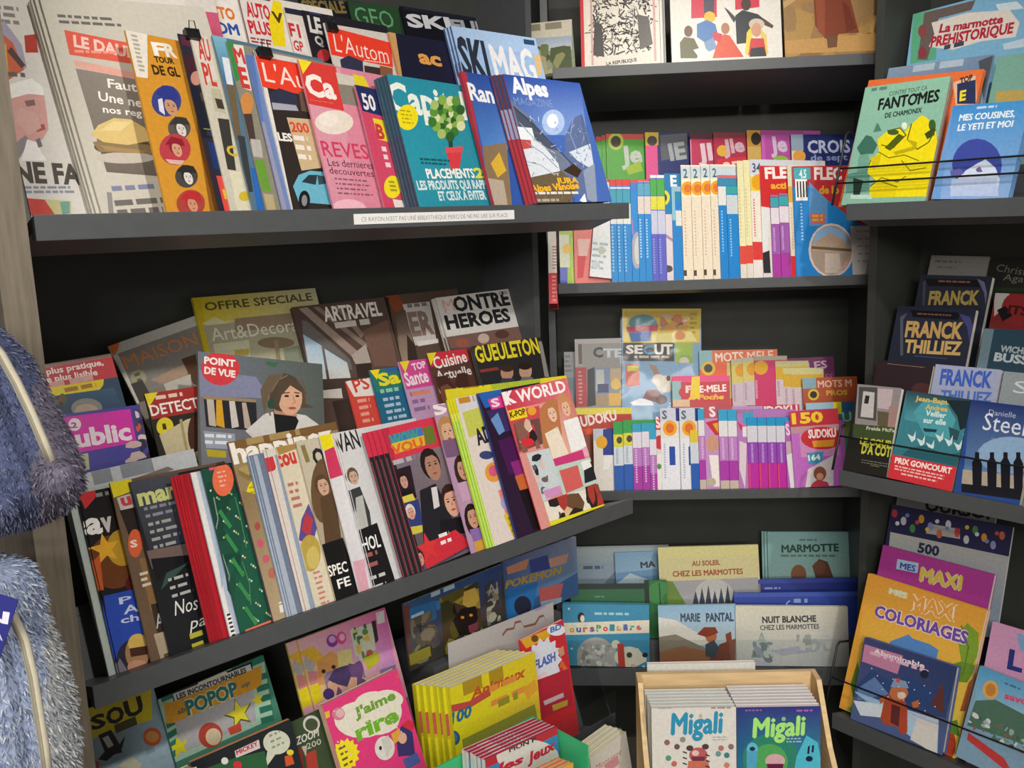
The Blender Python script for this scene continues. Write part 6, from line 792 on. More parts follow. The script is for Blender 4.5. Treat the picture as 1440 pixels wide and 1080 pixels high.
R2i('paperback', 'book', 'grey paperback with a white curl at the right edge behind the portrait novel', (1412, 522), w=.11, t=.012, q=.056, v0=.0, base='#8a9498', art=[('T', 1424, 552, 1445, 554, 18, 'S', '#c8ccd0', .0)])
R2i('paperback', 'book', 'black novel with a house photograph and yellow title, leftmost of the front row', (1206, 540), (1268, 546), t=.014, q=.012, base='#22221f', art=[
    ('Q', [(1206, 540), (1268, 546), (1268, 604), (1202, 596)], '#8a8284'), ('Q', [(1208, 544), (1234, 545), (1232, 592), (1206, 588)], '#4a4a48'), ('Q', [(1214, 550), (1230, 552), (1228, 588), (1210, 586)], '#b8b4b4'), ('R', 1217, 556, 1221, 568, '#2c2a2a'), ('Q', [(1234, 546), (1256, 548), (1252, 576), (1234, 574)], '#b4a4a8'), ('Q', [(1250, 572), (1270, 566), (1268, 604), (1248, 602)], '#9a7c78'), ('Q', [(1234, 578), (1250, 580), (1248, 602), (1234, 598)], '#5c5440'), ('Q', [(1200, 596), (1268, 602), (1266, 622), (1199, 616)], '#3c4a2c'),
    ('T', 1218, 604, 1258, 608, 5, 'Freida McFa', '#b8b8a0', .04), ('T', 1209, 624, 1264, 630, 9, 'LE COUP D', '#b4b43c', .06), ('T', 1211, 637, 1257, 643, 14, "D'A COTE", '#c0c044', .06), ('L', 1212, 646, 1255, 660, 2, '#6a6a60', .4), ('L', 1224, 654, 1240, 658, 1, '#9a983c', .5)])
b = R2i('paperback', 'book', 'teal bird novel wearing a red prize band, second of the front row', (1275, 549), (1366, 562), t=.018, q=.010, base='#3c7c88', page='#b4ac94', art=[
    ('Q', [(1275, 549), (1366, 562), (1360, 610), (1272, 590)], ['#2c4850', '#2a3c44', '#3c8088', '#4c94a0']), ('Q', [(1284, 580), (1300, 562), (1330, 566), (1344, 590), (1334, 620), (1300, 612)], '#4c98a4'), ('T', 1287, 563, 1350, 571, 7, 'Jean-Baptiste', '#d0b460', .03), ('T', 1301, 575, 1332, 579, 7, 'Andrea', '#d0b460', .03), ('T', 1301, 584, 1330, 588, 8, 'Veiller', '#d0e0dc', .03), ('T', 1298, 594, 1330, 598, 8, 'sur elle', '#d0e0dc', .03),
    ('Q', [(1330, 562), (1366, 564), (1362, 600), (1350, 605), (1346, 585)], '#1c2c34'), ('Q', [(1298, 602), (1318, 604), (1316, 608), (1300, 607)], '#1c3c44'), ('Q', [(1334, 600), (1350, 606), (1346, 620), (1336, 616)], '#2c5058')] + [('Q', [(1276+i*13, 610+(i % 3)*6), (1284+i*13, 614+(i % 3)*6), (1288+i*13, 606+(i % 3)*6), (1287+i*13, 618+(i % 3)*6), (1282+i*13, 622+(i % 3)*6)], '#c8dcdc') for i in range(7)] + [('Q', [(1280, 630), (1300, 626), (1330, 640), (1352, 636), (1352, 660), (1268, 640)], '#2c6470')])
def band(b):
    me = b.children[0].data; w = max(v.co.x for v in me.vertices); h = max(v.co.y for v in me.vertices)
    A = Art(w+.001, .052, None, 9)
    A.run([('T', .06, .32, .94, .30, .24, 'PRIX GONCOURT', '#f0dcd8', .06), ('L', .08, .42, .95, .66, 2, '#e8b8b4', .5), ('L', .2, .68, .8, .82, 1, '#e8b8b4', .5)], True)
    o = bmobj('prize_band', cover_bm(w+.0008, .052, .0195, '#c8343c', '#c8343c', '#c8343c', A, .0003), GLOSSY, b); o.location = (-.0004, 0.0002, .0012); o['label'] = 'red paper band with white lettering'
band(b)
R2i('paperback', 'book', 'deep blue novel with four standing silhouettes and white lettering', (1366, 562), w=.128, t=.018, q=.008, base='#2a4a8c', page='#b8b09c', art=[
    ('Q', [(1366, 562), (1460, 574), (1450, 700), (1352, 690)], ['#23346c', '#22346c', '#6a8cb8', '#6488b4']), ('E', 1420, 640, 46, 26, '#88a8c8'), ('T', 1390, 583, 1428, 588, 8, 'Danielle', '#b4bcd0', -.005), ('T', 1381, 604, 1440, 613, 26, 'Steel', '#d4d8e4', .0), ('L', 1394, 616, 1432, 624, 1, '#8c9cc4', .4), ('Q', [(1354, 660), (1460, 672), (1456, 694), (1352, 682)], '#a89c8c'), ('Q', [(1352, 680), (1456, 690), (1456, 706), (1352, 692)], '#1a1c24')] + [
    ('Q', [(x-6, 690), (x-7, 650), (x-3, 644), (x-3, 636), (x+3, 636), (x+3, 644), (x+7, 652), (x+6, 692)], '#171822') for x in (1374, 1395, 1414, 1432)])
# ================================================================== right bay, colouring books
def R3i(*a, **k): return item(R3, *a, **k)
R3i('activity_book', 'book', 'white activity book with torn black capitals under the shelf of novels', (1262, 698), w=.24, t=.008, q=.165, v0=.20, base='#8f8f8a', art=[('T', 1300, 717, 1420, 734, 16, 'OURSONS', '#1c1c1e', .1)])
R3i('activity_book', 'book', 'navy sticker book strewn with small festive figures', (1254, 709), (1425, 741), t=.010, q=.135, v0=.20, base='#2c2c50', spine='#444a58', art=[('Q', [(1252, 748), (1425, 784), (1430, 900), (1240, 880)], ['#b8b8b4', '#acacac', '#7c98b4', '#98a8b4']), ('T', 1290, 776, 1320, 782, 14, '500', '#2c3450', .05), ('L', 1326, 776, 1380, 788, 1, '#a0a4a8', .3), ('Q', [(1306, 736), (1350, 744), (1350, 758), (1302, 750)], '#b0b0ac'), ('L', 1308, 740, 1348, 752, 2, '#8a8a88', .4)] + [
    ('E', 1258+i*12.6, 722+i*2.6+(i*7 % 3)*8, 4, 6, ['#b83c44', '#c8c8d0', '#4c8c4c', '#d89c3c', '#8c94c8', '#c86c4c', '#d8d8dc'][i % 7]) for i in range(13)] + [('E', 1262+i*14, 736+i*2.8-(i*5 % 3)*7, 3, 3, ['#d8d8dc', '#6c8cc0', '#c8544c', '#e0c048'][i % 4]) for i in range(11)])
R3i('activity_book', 'book', 'magenta colouring book behind the orange one', (1242, 766), (1399, 808), t=.014, q=.085, v0=.11, base='#a83c90', spine='#8a3478', art=[('Q', [(1262, 786), (1292, 792), (1290, 806), (1260, 800)], '#a8c8e0'), ('T', 1265, 799, 1287, 804, 9, 'MES', '#3c4ca0', .08), ('T', 1292, 816, 1352, 830, 20, 'MAXI', '#d8c04c', .14, .0, '#d8ccb0')])
R3i('activity_book', 'book', 'orange colouring book with purple bubble lettering and jungle leaves', (1221, 806), (1388, 858), t=.010, n=2, q=.045, base='#dc9c3c', spine='#c88c3c', art=[
    ('Q', [(1221, 806), (1388, 858), (1350, 1080), (1190, 1020)], ['#dc983c', '#dc9c3c', '#e0cc50', '#dcc454']), ('T', 1249, 834, 1276, 842, 8, 'MES', '#c8d8b0', .1, 0, '#e8e4c8'), ('T', 1278, 856, 1346, 874, 22, 'MAXI', '#e09c48', .08, 0, '#ecdcc0'), 
    ('Q', [(1252, 902), (1278, 892), (1284, 898), (1308, 906), (1320, 914), (1316, 930), (1250, 912)], '#5484c0'), ('Q', [(1346, 894), (1360, 876), (1376, 890), (1376, 920), (1360, 950), (1350, 960), (1330, 936), (1352, 930)], '#7c9c34'), ('Q', [(1330, 940), (1352, 930), (1374, 936), (1360, 960), (1340, 958)], '#6a8c30'), ('Q', [(1196, 962), (1206, 930), (1212, 965), (1204, 1000)], '#5c7c30'), ('Q', [(1350, 1000), (1362, 960), (1372, 950), (1364, 1000)], '#a8542c'), ('E', 1334, 1046, 10, 22, '#b8442c'), ('Q', [(1328, 1018), (1346, 1012), (1350, 1036), (1336, 1030)], '#5c8c34'), ('Q', [(1188, 998), (1204, 988), (1216, 1014), (1196, 1020)], '#98a83c'), ('LN', [(1352, 880), (1362, 910), (1354, 950)], 2, '#5c7c24'), ('T', 1229, 866, 1360, 906, 17, 'COLORIAGES', '#6c4ca0', .04, 0, '#e4d4d0')])
R3i('picture_book', 'book', 'winter story book with a fox in a red coat standing before the orange colouring book', (1216, 896), (1346, 938), t=.022, q=.014, base='#4c5c88', page='#d0ccc4', hard=True, art=[
    ('Q', [(1216, 896), (1346, 938), (1330, 1010), (1200, 980)], ['#3c4470', '#2c3c64', '#34446c', '#44507c']), ('Q', [(1216, 906), (1270, 922), (1262, 948), (1212, 930)], '#b87c9c'), ('T', 1228, 918, 1300, 940, 7, 'Abominable', '#e0d0d8', .03), ('L', 1222, 926, 1310, 944, 1, '#d0a8bc', .4), ('E', 1300, 948, 6, 6, '#24283c'), ('Q', [(1206, 962), (1226, 942), (1256, 960), (1276, 950), (1320, 976), (1326, 1000), (1204, 972)], '#2c4474'), ('Q', [(1206, 968), (1230, 952), (1250, 976), (1206, 985)], '#5c78a8'), ('Q', [(1308, 990), (1326, 960), (1328, 1004)], '#5c3434'),
    ('Q', [(1198, 970), (1250, 990), (1320, 1012), (1318, 1066), (1194, 1018)], ['#8cb4d8', '#a8c0d8', '#b8c0d0', '#a8c8e0']), ('Q', [(1200, 985), (1240, 990), (1250, 1010), (1210, 1006)], '#c8d4dc'), ('Q', [(1290, 1010), (1320, 1020), (1316, 1060), (1280, 1040)], '#d0ccc8'), ('Q', [(1238, 1010), (1244, 982), (1254, 972), (1270, 978), (1276, 996), (1276, 1030), (1268, 1034), (1262, 1022), (1242, 1018)], '#a84830'), ('Q', [(1254, 990), (1266, 994), (1264, 1022), (1252, 1016)], '#5c2c2c'), ('E', 1264, 974, 13, 11, '#b86c44'), ('E', 1268, 978, 6, 5, '#d8c0b0'), ('Q', [(1252, 966), (1258, 954), (1274, 958), (1278, 968)], '#7c94b0'), ('E', 1263, 957, 3, 3, '#c8504c'), ('Q', [(1236, 984), (1246, 976), (1244, 986), (1238, 990)], '#b8643c'), ('Q', [(1282, 988), (1292, 984), (1292, 994), (1284, 996)], '#b8643c')] + [('E', 1226+(i*37) % 96, 940+(i*23) % 44+((i*37) % 96)*.3, .9, .9, '#c8ccdc') for i in range(18)])
R3i('picture_book', 'book', 'pink book with a dark blue capital letter at the right edge', (1396, 874), w=.15, t=.012, q=.058, base='#c894b8', art=[('T', 1416, 939, 1437, 945, 28, 'L', '#2c3478', .06), ('Q', [(1430, 890), (1450, 896), (1450, 920), (1434, 914)], '#7ca0c8')])
R3i('picture_book', 'book', 'alpine village story book with an orange round emblem at the lower right', (1378, 936), w=.20, t=.014, q=.014, roll=-4, hard=True, base='#7c9cb4', page='#c8c8c4', art=[
    ('Q', [(1378, 936), (1460, 966), (1460, 1010), (1370, 990)], ['#4c94c0', '#5c9cc4', '#8cb4c8', '#84b0cc']), ('E', 1393, 970, 11, 13, '#d8a04c'), ('E', 1393, 970, 7, 9, '#b87c3c'), ('L', 1412, 964, 1440, 970, 1, '#3c6c94', .5), ('T', 1412, 982, 1445, 992, 10, 'savo', '#c84c6c', .06), ('Q', [(1372, 985), (1400, 984), (1450, 1010), (1450, 1050), (1360, 1020)], '#4c6c5c'), ('PH', 1366, 1000, 1440, 1060, ['#3c5c4c', '#6c8c78', '#c8d0d0', '#4c7460', '#94a8a4', '#8a5c44'], 40, None, .15), ('Q', [(1362, 1030), (1412, 1066), (1420, 1080), (1410, 1080), (1360, 1040)], '#b83c3c')])
# ---- wire guards along the shelf edges
def guard(B, label, bars, posts, top, u1=RLEN, back=.10, q0=-.004):
    root = empty('wire_guard', label, 'wire guard', Matrix.Translation(B.O))
    inv = Vector(B.O)
    def tube(nm, pts, r=.0021):
        bm = bmesh.new(); wire_tube(bm, [p-inv for p in pts], r); bmobj(nm, bm, WIRE, root, True)
    for v, q in bars: tube('bar', [B.P(posts[0], v, -q), B.P(u1, v, -q)])
    for u in posts: tube('upright', [B.P(u, -.004, .0035), B.P(u, top*.5, .0035), B.P(u, top-.01, .0035), B.P(u, top, -.004), B.P(u, top+.002, -back)], .0028)
    return root
guard(R1, 'thin dark wire guard holding the comic albums on the upper right shelf', [(.078, -.0035), (.045, -.0035)], [-.032], .165, back=.05)
guard(R2, 'thin dark wire guard in front of the row of novels', [(.075, -.0035)], [-.014, .47], .10, back=.012)
guard(R3, 'thin dark wire guard in front of the colouring books', [(.080, -.0035)], [-.018], .165, back=.045)
# ================================================================== bottom shelf of the left bay: children's press
L3 = Board(zb(LO, .46), LAZ, 20)
L3V, L3W = Board(zb(LO, .46), LAZ, 2), Board(zb(LO, .46), LAZ, 7)
def L3i(*a, **k): return item(L3, *a, **k)
def low_shelf():
    root = empty('display_shelf', 'bottom charcoal shelf of the left bay with children magazines behind clear plastic', 'shelf', Matrix.Translation(L3.O))
    inv = Vector(L3.O)
    def add(nm, m, *a):
        bm = bmesh.new(); bbox_board(bm, L3, *a); bmesh.ops.translate(bm, vec=-inv, verts=bm.verts); return bmobj(nm, bm, m, root)
    add('board', SHELF, 0, 1.115, -.02, -.0006, -.130, .0); add('front_board', SHELF, 0, .44, -.02, -.0006, .0005, .22)
    add('step_riser', SHELF, 0, 1.115, -.02, .115, -.145, -.1305); add('step_board', SHELF, 0, 1.115, .1155, .1294, -.36, -.1305)
    def add2(nm, m, *a):
        bm = bmesh.new(); bbox_board(bm, L3, *a, tilt=False); bmesh.ops.translate(bm, vec=-inv, verts=bm.verts); return bmobj(nm, bm, m, root)
    add2('divider_lip', SHELF, .84, 1.115, -.006, .030, -.022, -.019)
    a = add2('clear_lip', ACRYL, .615, 1.115, -.006, .088, -.0185, -.016); a['label'] = 'clear acrylic strip'
    add2('raised_plinth', SHELF, .728, 1.115, .083, .2265, -.36, -.1885)
    add('clear_end', ACRYL, 1.111, 1.115, 0.001, .20, -.128, -.024)
low_shelf()
L3i('comic_book', 'comic book', 'pale blue comic with a black top hat and bold black title on yellow, bottom left', (108, 1003), (214, 960), t=.008, q=.150, v0=.13, base='#9db8c8', art=[
    ('Q', [(108, 1000), (212, 962), (214, 1012), (120, 1042)], '#e8d420'), ('T', 129, 1027, 150, 1020, 20, 'S', '#1c1b1c', .1), ('T', 151, 1020, 176, 1012, 23, 'O', '#1c1b1c', .1), ('T', 178, 1010, 203, 1000, 25, 'U', '#1c1b1c', .1), ('L', 160, 1020, 206, 1032, 1, '#5a5430', .4),
    ('Q', [(138, 1034), (156, 1026), (168, 1046), (172, 1058), (150, 1064)], '#1c1c20'), ('Q', [(144, 1038), (152, 1034), (160, 1048), (152, 1052)], '#d8d8d4'), ('Q', [(138, 1068), (146, 1058), (166, 1050), (176, 1034), (172, 1052), (150, 1070)], '#1c1c20'), ('E', 214, 1036, 13, 13, '#d8643c'), ('E', 214, 1036, 9, 8, '#e0a050'), ('Q', [(128, 1066), (140, 1072), (138, 1085), (126, 1085)], '#c86a6c'), ('Q', [(166, 1076), (186, 1064), (200, 1074), (190, 1090)], '#c8c8b0'), ('L', 204, 1054, 222, 1064, 1, '#8aa0ac', .5)])
L3i('comic_book', 'comic book', 'green comic with yellow stars and a teal title on an orange banner', (222, 984), (370, 921), t=.010, q=.138, v0=.13, base='#4c8a74', art=[
    ('Q', [(222, 984), (370, 921), (384, 1010), (240, 1075)], '#a8ccb8')] + [('Q', [(232+i*.8, 1000+i*16), (250, 994+i*14), (252, 1002+i*14), (234+i*.8, 1009+i*16)], '#2c7860') for i in range(5)] + [('Q', [(358+i*2, 950+i*15), (376+i*2, 945+i*15), (378+i*2, 953+i*15), (360+i*2, 959+i*15)], '#2c7860') for i in range(5)] + [('Q', [(226, 982), (290, 954), (292, 960), (228, 988)], '#2c7860'), ('Q', [(324, 938), (370, 920), (372, 930), (330, 948)], '#2c7860'),
    ('Q', [(246, 1015), (356, 970), (360, 1014), (254, 1060)], '#b0b0b4'), ('Q', [(242, 974), (354, 930), (356, 944), (244, 988)], '#26282c'), ('Q', [(230, 988), (240, 988), (362, 938), (368, 936), (368, 962), (360, 968), (246, 1016), (234, 1018)], '#dfa02c'), ('Q', [(278, 960), (286, 952), (312, 941), (320, 946), (322, 950), (280, 966)], '#dcd8c0'), ('Q', [(243, 976), (352, 934), (354, 942), (246, 986)], '#d8d8d4'), ('T', 249, 984, 347, 945, 8, 'LES INCONTOURNABLES', '#3c3c3c', .05),
    ('T', 264, 1006, 336, 976, 22, 'POPOP', '#2c7c78', .08, 0, '#e8e0b0'), ('T', 250, 1005, 262, 1000, 8, 'ab', '#5a6a60', .03), ('T', 340, 968, 352, 962, 7, 'op', '#5a6a60', .03),
    ('ST', 336, 1004, 21, '#5c5830'), ('ST', 336, 1003, 18, '#e2d838'), ('ST', 362, 984, 10, '#e2d838'), ('ST', 252, 1050, 15, '#d8d42c'), ('E', 296, 1034, 17, 18, '#b84838'), ('E', 300, 1036, 11, 12, '#d8c8a8'), ('Q', [(320, 1024), (338, 1016), (340, 1028), (324, 1034)], '#c8503c')])
L3i('activity_magazine', 'magazine', 'pink unicorn craft magazine with sticker sheets and cube toy, front of two', (418, 900), (541, 854), t=.006, n=2, fan=-.020, q=.136, v0=.13, base='#d8a0b0', spine='#d8cc50', back='#c8c060', art=[
    ('Q', [(418, 900), (541, 854), (556, 932), (440, 992)], ['#e8b8c0', '#d8589c', '#c88cc8', '#e0cc38']), ('Q', [(420, 918), (440, 908), (462, 930), (446, 936)], '#e8b83c'), ('Q', [(428, 922), (444, 932), (440, 946), (428, 940)], '#b8b0b0'), ('Q', [(432, 944), (446, 944), (448, 960), (436, 964)], '#d88a8c'), ('Q', [(436, 966), (448, 960), (452, 985), (442, 990)], '#e2d024'), ('Q', [(446, 930), (466, 915), (480, 926), (474, 958), (448, 964)], '#dca05c'), ('Q', [(446, 930), (474, 934), (474, 958), (448, 964)], '#d8985c'), ('E', 455, 944, 3, 3, '#3c2c28'), ('E', 469, 938, 3, 3, '#3c2c28'),
    ('E', 467, 901, 8, 9, '#8c3c9c'), ('E', 480, 897, 7, 9, '#d8508c'), ('E', 467, 899, 5, 5, '#d0a0d8'), ('E', 481, 896, 4, 5, '#e8b0c8'), ('Q', [(492, 886), (524, 876), (528, 914), (500, 924)], '#c8cfb8'), ('PH', 494, 884, 526, 922, ['#5c8a4c', '#d8b84c', '#4c6c44', '#c8c8c0', '#b85c4c'], 20, None, .2), ('Q', [(522, 874), (528, 872), (532, 900), (528, 905)], '#3a2c34'), ('Q', [(528, 862), (540, 858), (541, 875), (531, 878)], '#d8d4d8'), ('Q', [(474, 916), (494, 912), (498, 960), (478, 968)], '#d8cc88'), ('Q', [(510, 926), (532, 916), (534, 930), (518, 942)], '#b8b830'), ('PH', 454, 948, 520, 975, ['#6c4c7c', '#8c7c98', '#d8a88c', '#4c3c68', '#c89c9c'], 26), ('E', 462, 976, 8, 8, '#4c3474'), ('Q', [(534, 942), (556, 934), (558, 950), (536, 955)], '#8c74a8')])
item(L3V, 'activity_magazine', 'magazine', 'dark fantasy magazine in a clear sleeve with a horned mask and gift cards', (567, 850), (706, 793), t=.006, q=.201, v0=.236, base='#3a3a34', film=True, art=[
    ('Q', [(562, 848), (706, 790), (706, 860), (566, 930)], ['#2c5c8c', '#2c4c88', '#4c3c38', '#4c4438']), ('L', 604, 818, 650, 832, 2, '#a8c0d0', .4), ('Q', [(564, 854), (576, 850), (576, 920), (566, 926)], '#6a3c34'), ('Q', [(576, 856), (612, 844), (614, 870), (576, 884)], '#2c6ca8'), ('L', 578, 866, 600, 876, 1, '#a8c8dc', .5), ('Q', [(612, 846), (634, 838), (634, 850), (614, 858)], '#3c7cb0'), ('PH', 574, 872, 620, 920, ['#5a5448', '#7c7464', '#3c3830', '#8a6c44', '#4c4c54'], 30, None, .22), ('PH', 618, 840, 680, 905, ['#5c5424', '#8a7c30', '#3c3a20', '#2c2a20', '#a8943c', '#4c3c28'], 36, None, .3),
    ('Q', [(652, 832), (668, 826), (674, 842), (664, 858), (650, 850)], '#d0b050'), ('Q', [(636, 872), (648, 856), (668, 852), (672, 868), (662, 892), (646, 894)], '#1e1a18'), ('Q', [(638, 848), (642, 862), (652, 866), (644, 870), (636, 860)], '#1c1a18'), ('Q', [(662, 856), (672, 858), (668, 864)], '#1c1a18'), ('E', 650, 868, 2.5, 2, '#d88a2c'), ('E', 662, 865, 2.5, 2, '#d88a2c'), ('Q', [(658, 880), (672, 874), (672, 886), (660, 890)], '#7c3c4c'), ('PH', 680, 822, 704, 872, ['#6c7468', '#a8a898', '#3c4038', '#8a8468'], 22, None, .25), ('Q', [(566, 924), (604, 908), (606, 922), (568, 940)], '#8a8430'), ('T', 686, 838, 700, 832, 16, 'AI', '#a8a8a0', .0)])
item(L3V, 'activity_magazine', 'magazine', 'blue trading card magazine in a clear sleeve, right end behind the red game book', (706, 791), (810, 754), t=.006, q=.218, v0=.236, base='#3c5c8c', film=True, art=[
    ('Q', [(704, 791), (812, 752), (820, 800), (704, 870)], ['#4c5c94', '#8c98b0', '#6c88a8', '#2c6cac']), ('Q', [(712, 798), (744, 785), (740, 800), (714, 808)], '#c88c70'), ('Q', [(764, 788), (800, 778), (796, 792), (766, 800)], '#c89c88'), ('Q', [(744, 788), (770, 780), (774, 800), (746, 806)], '#3c4c94'), ('T', 710, 828, 790, 806, 11, 'POKEMON', '#b8983c', .1, .15), ('Q', [(705, 832), (756, 818), (748, 870), (705, 882)], '#2c74b8'), ('E', 735, 852, 12, 14, '#2c3044'), ('Q', [(758, 828), (792, 820), (788, 840), (760, 848)], '#b85c5c'), ('Q', [(760, 846), (790, 840), (788, 860), (762, 866)], '#8ca8c0')])
item(L3V, 'activity_book', 'book', 'white colouring pad sheet with a brown outline drawing above the yellow stack', (630, 905), (778, 847), t=.002, q=.1755, v0=.0835, base='#b8b4b4', m=MATTE, art=[('L', 752, 852, 776, 858, 1, '#a890b8', .5)] + [('Q', [(a, b), (c, d), (c+1, d+3), (a+1, b+3)], '#8a5c50') for a, b, c, d in ((706, 892, 712, 884), (712, 884, 722, 882), (722, 882, 724, 874), (724, 874, 732, 872), (732, 872, 736, 880), (736, 880, 752, 876), (752, 876, 758, 866), (758, 866, 764, 864), (764, 864, 768, 872))])
item(L3W, 'activity_book', 'book', 'red game book with a white starburst title behind the yellow stack', (732, 901), (792, 871), t=.008, q=.062, v0=-.012, base='#c83038', art=[
    ('Q', [(732, 900), (770, 885), (774, 896), (740, 912)], '#d8a42c'), ('E', 752, 898, 5, 5, '#6a4c28'), ('E', 782, 886, 13, 8, '#e0e4ec'), ('T', 774, 890, 790, 884, 8, 'BD', '#4c78b8', .08), ('B', 764, 933, 26, '#d8dce8', 14), ('T', 752, 942, 782, 928, 13, 'FLASH', '#4c64b0', .08, .1), ('Q', [(784, 914), (792, 908), (794, 920), (788, 924)], '#c89078'), ('Q', [(786, 940), (790, 928), (798, 940), (794, 946), (790, 938)], '#d86a3c'), ('L', 754, 952, 776, 962, 1, '#e8c8cc', .6), ('Q', [(784, 954), (796, 948), (798, 958), (786, 964)], '#d8d0cc'), ('Q', [(740, 962), (800, 940), (806, 992), (744, 1016)], '#b02c3c'), ('Q', [(764, 986), (792, 974), (793, 980), (766, 992)], '#c8b0b8'), ('Q', [(776, 992), (798, 984), (798, 992), (778, 1000)], '#b89c3c')])
item(L3W, 'activity_book', 'book', 'yellow game pad with red and blue print, front of its thick stack', (632, 968), (752, 917), t=.0135, n=6, fan=-.006, q=.030, v0=-.001, base='#dccb24', spine='#d8d028', back='#ccc024', page='#f0ead2', gap=.0008, cart=[('R', 0, .22, 1, .40, '#b8584a'), ('R', 0, .40, 1, .43, '#c8b020')], art=[
    ('Q', [(632, 968), (752, 917), (762, 1000), (640, 1060)], ['#d8ca24', '#d6c02c', '#d8b43c', '#d4ce20']), ('L', 650, 960, 716, 970, 1, '#a88a24', .5), ('Q', [(632, 992), (660, 986), (690, 966), (690, 978), (660, 996), (634, 1002)], '#b84a44'), ('T', 662, 984, 740, 950, 15, 'Animaux', '#b8542c', .06, .2), ('L', 688, 966, 744, 982, 2, '#d88a44', .4), ('T', 634, 1020, 664, 1006, 17, '100', '#2c6c8c', .06, .2), ('E', 637, 1038, 10, 11, '#2c5c74'), ('E', 637, 1038, 6, 7, '#4c7c8c'), ('L', 700, 985, 730, 992, 1, '#8a8a2c', .5), ('Q', [(735, 968), (752, 955), (756, 970), (742, 984)], '#d89c34'), ('Q', [(650, 1040), (752, 990), (756, 1012), (652, 1062)], '#8a8c34')])
# things standing on the front of the bottom shelf
L3i('comic_magazine', 'magazine', 'pink joke magazine with green letters in a white cloud and a rabbit drawing', (453, 992), (558, 940), t=.018, q=-.004, v0=0, base='#d83c78', spine='#e0b0a0', page='#d8c8b0', art=[
    ('E', 508, 1012, 38, 26, '#ded8c8'), ('E', 528, 992, 30, 20, '#ded8c8'), ('E', 545, 984, 22, 14, '#ded8c8'), ('E', 526, 1012, 36, 22, '#ded8c8'), ('E', 545, 1000, 20, 24, '#ded8c8'), ('T', 500, 1010, 557, 982, 15, "J'aime", '#6c9c34', .06), ('T', 503, 1042, 562, 1012, 24, 'rire', '#6cac2c', .1), ('E', 476, 1004, 9, 9, '#c87c8c'), ('E', 478, 1003, 6, 6, '#d8b0b0'), ('Q', [(456, 1002), (463, 999), (464, 1008), (458, 1011)], '#e0b03c'), ('L', 556, 950, 568, 956, 1, '#e05060', .5), ('B', 486, 1062, 20, '#e8d828', 14), ('L', 476, 1052, 498, 1076, 4, '#6a5c20', .4),
    ('E', 541, 1052, 14, 17, '#d8d4cc'), ('Q', [(536, 1040), (546, 1034), (552, 1050), (544, 1064)], '#c8c4bc'), ('E', 535, 1052, 2, 3, '#2c2a2c'), ('Q', [(556, 1030), (568, 1018), (580, 1030), (584, 1062), (560, 1064)], '#3c3468'), ('Q', [(550, 1032), (562, 1024), (564, 1040), (554, 1046)], '#d8a03c'), ('E', 566, 1038, 6, 8, '#d8a890'), ('Q', [(564, 1020), (574, 1012), (586, 1018), (578, 1028)], '#c83040'), ('Q', [(566, 1068), (586, 1058), (592, 1072), (572, 1082)], '#4c5c9c')] + [('E', 470+(i*47) % 100, 1000+(i*31) % 70-((i*47) % 100)*.35, 1.3, 1.3, '#f0b8c8') for i in range(16)])
L3i('comic_magazine', 'magazine', 'dark green nature magazine with white rounded title left of the pink joke magazine', (407, 1017), w=.19, yaw=6, t=.005, q=.022, v0=0, base='#3c4c34', page='#8a8468', art=[('E', 438, 1018, 12, 12, '#c8c8c0'), ('E', 438, 1019, 9, 9, '#445038'), ('T', 417, 1048, 450, 1034, 12, 'ZOOM', '#d0d0c8', .03, .2), ('T', 432, 1054, 452, 1046, 9, '200', '#c8c8c0', .0), ('Q', [(410, 1060), (424, 1050), (428, 1085), (410, 1085)], '#8a3430'), ('Q', [(430, 1060), (444, 1054), (448, 1085), (432, 1085)], '#a83c34'), ('Q', [(424, 1050), (432, 1048), (430, 1064)], '#b8b0a0')])
L3i('comic_magazine', 'magazine', 'dark comic with a speech bubble and festive colours, front of two with orange edges', (268, 1072), (408, 1011), t=.006, n=2, q=.004, v0=0, base='#1f2428', page='#d8926c', spine='#c88860', art=[
    ('Q', [(330, 1056), (364, 1040), (366, 1052), (332, 1066)], '#d0c4c4'), ('T', 333, 1062, 363, 1048, 7, 'MICKEY', '#b83044', .06), ('E', 389, 1044, 19, 17, '#c8ccb8'), ('Q', [(376, 1056), (388, 1060), (372, 1082)], '#c8ccb8'), ('L', 378, 1034, 402, 1050, 3, '#8a9080', .35), ('Q', [(290, 1080), (330, 1066), (372, 1056), (378, 1085), (290, 1090)], '#2c5c38'), ('E', 334, 1076, 6, 6, '#c83038'), ('E', 316, 1070, 5, 5, '#d8d8d4'), ('Q', [(400, 1064), (410, 1060), (414, 1074), (402, 1078)], '#c8542c'), ('E', 408, 1058, 5, 4, '#d8c83c')])
L3i('book', 'book', 'thick cream paged book seen from above at the bottom left corner', (198, 1112), (276, 1078), t=.040, q=-.050, v0=0, base='#d8cfa0', page='#dcd6ac')
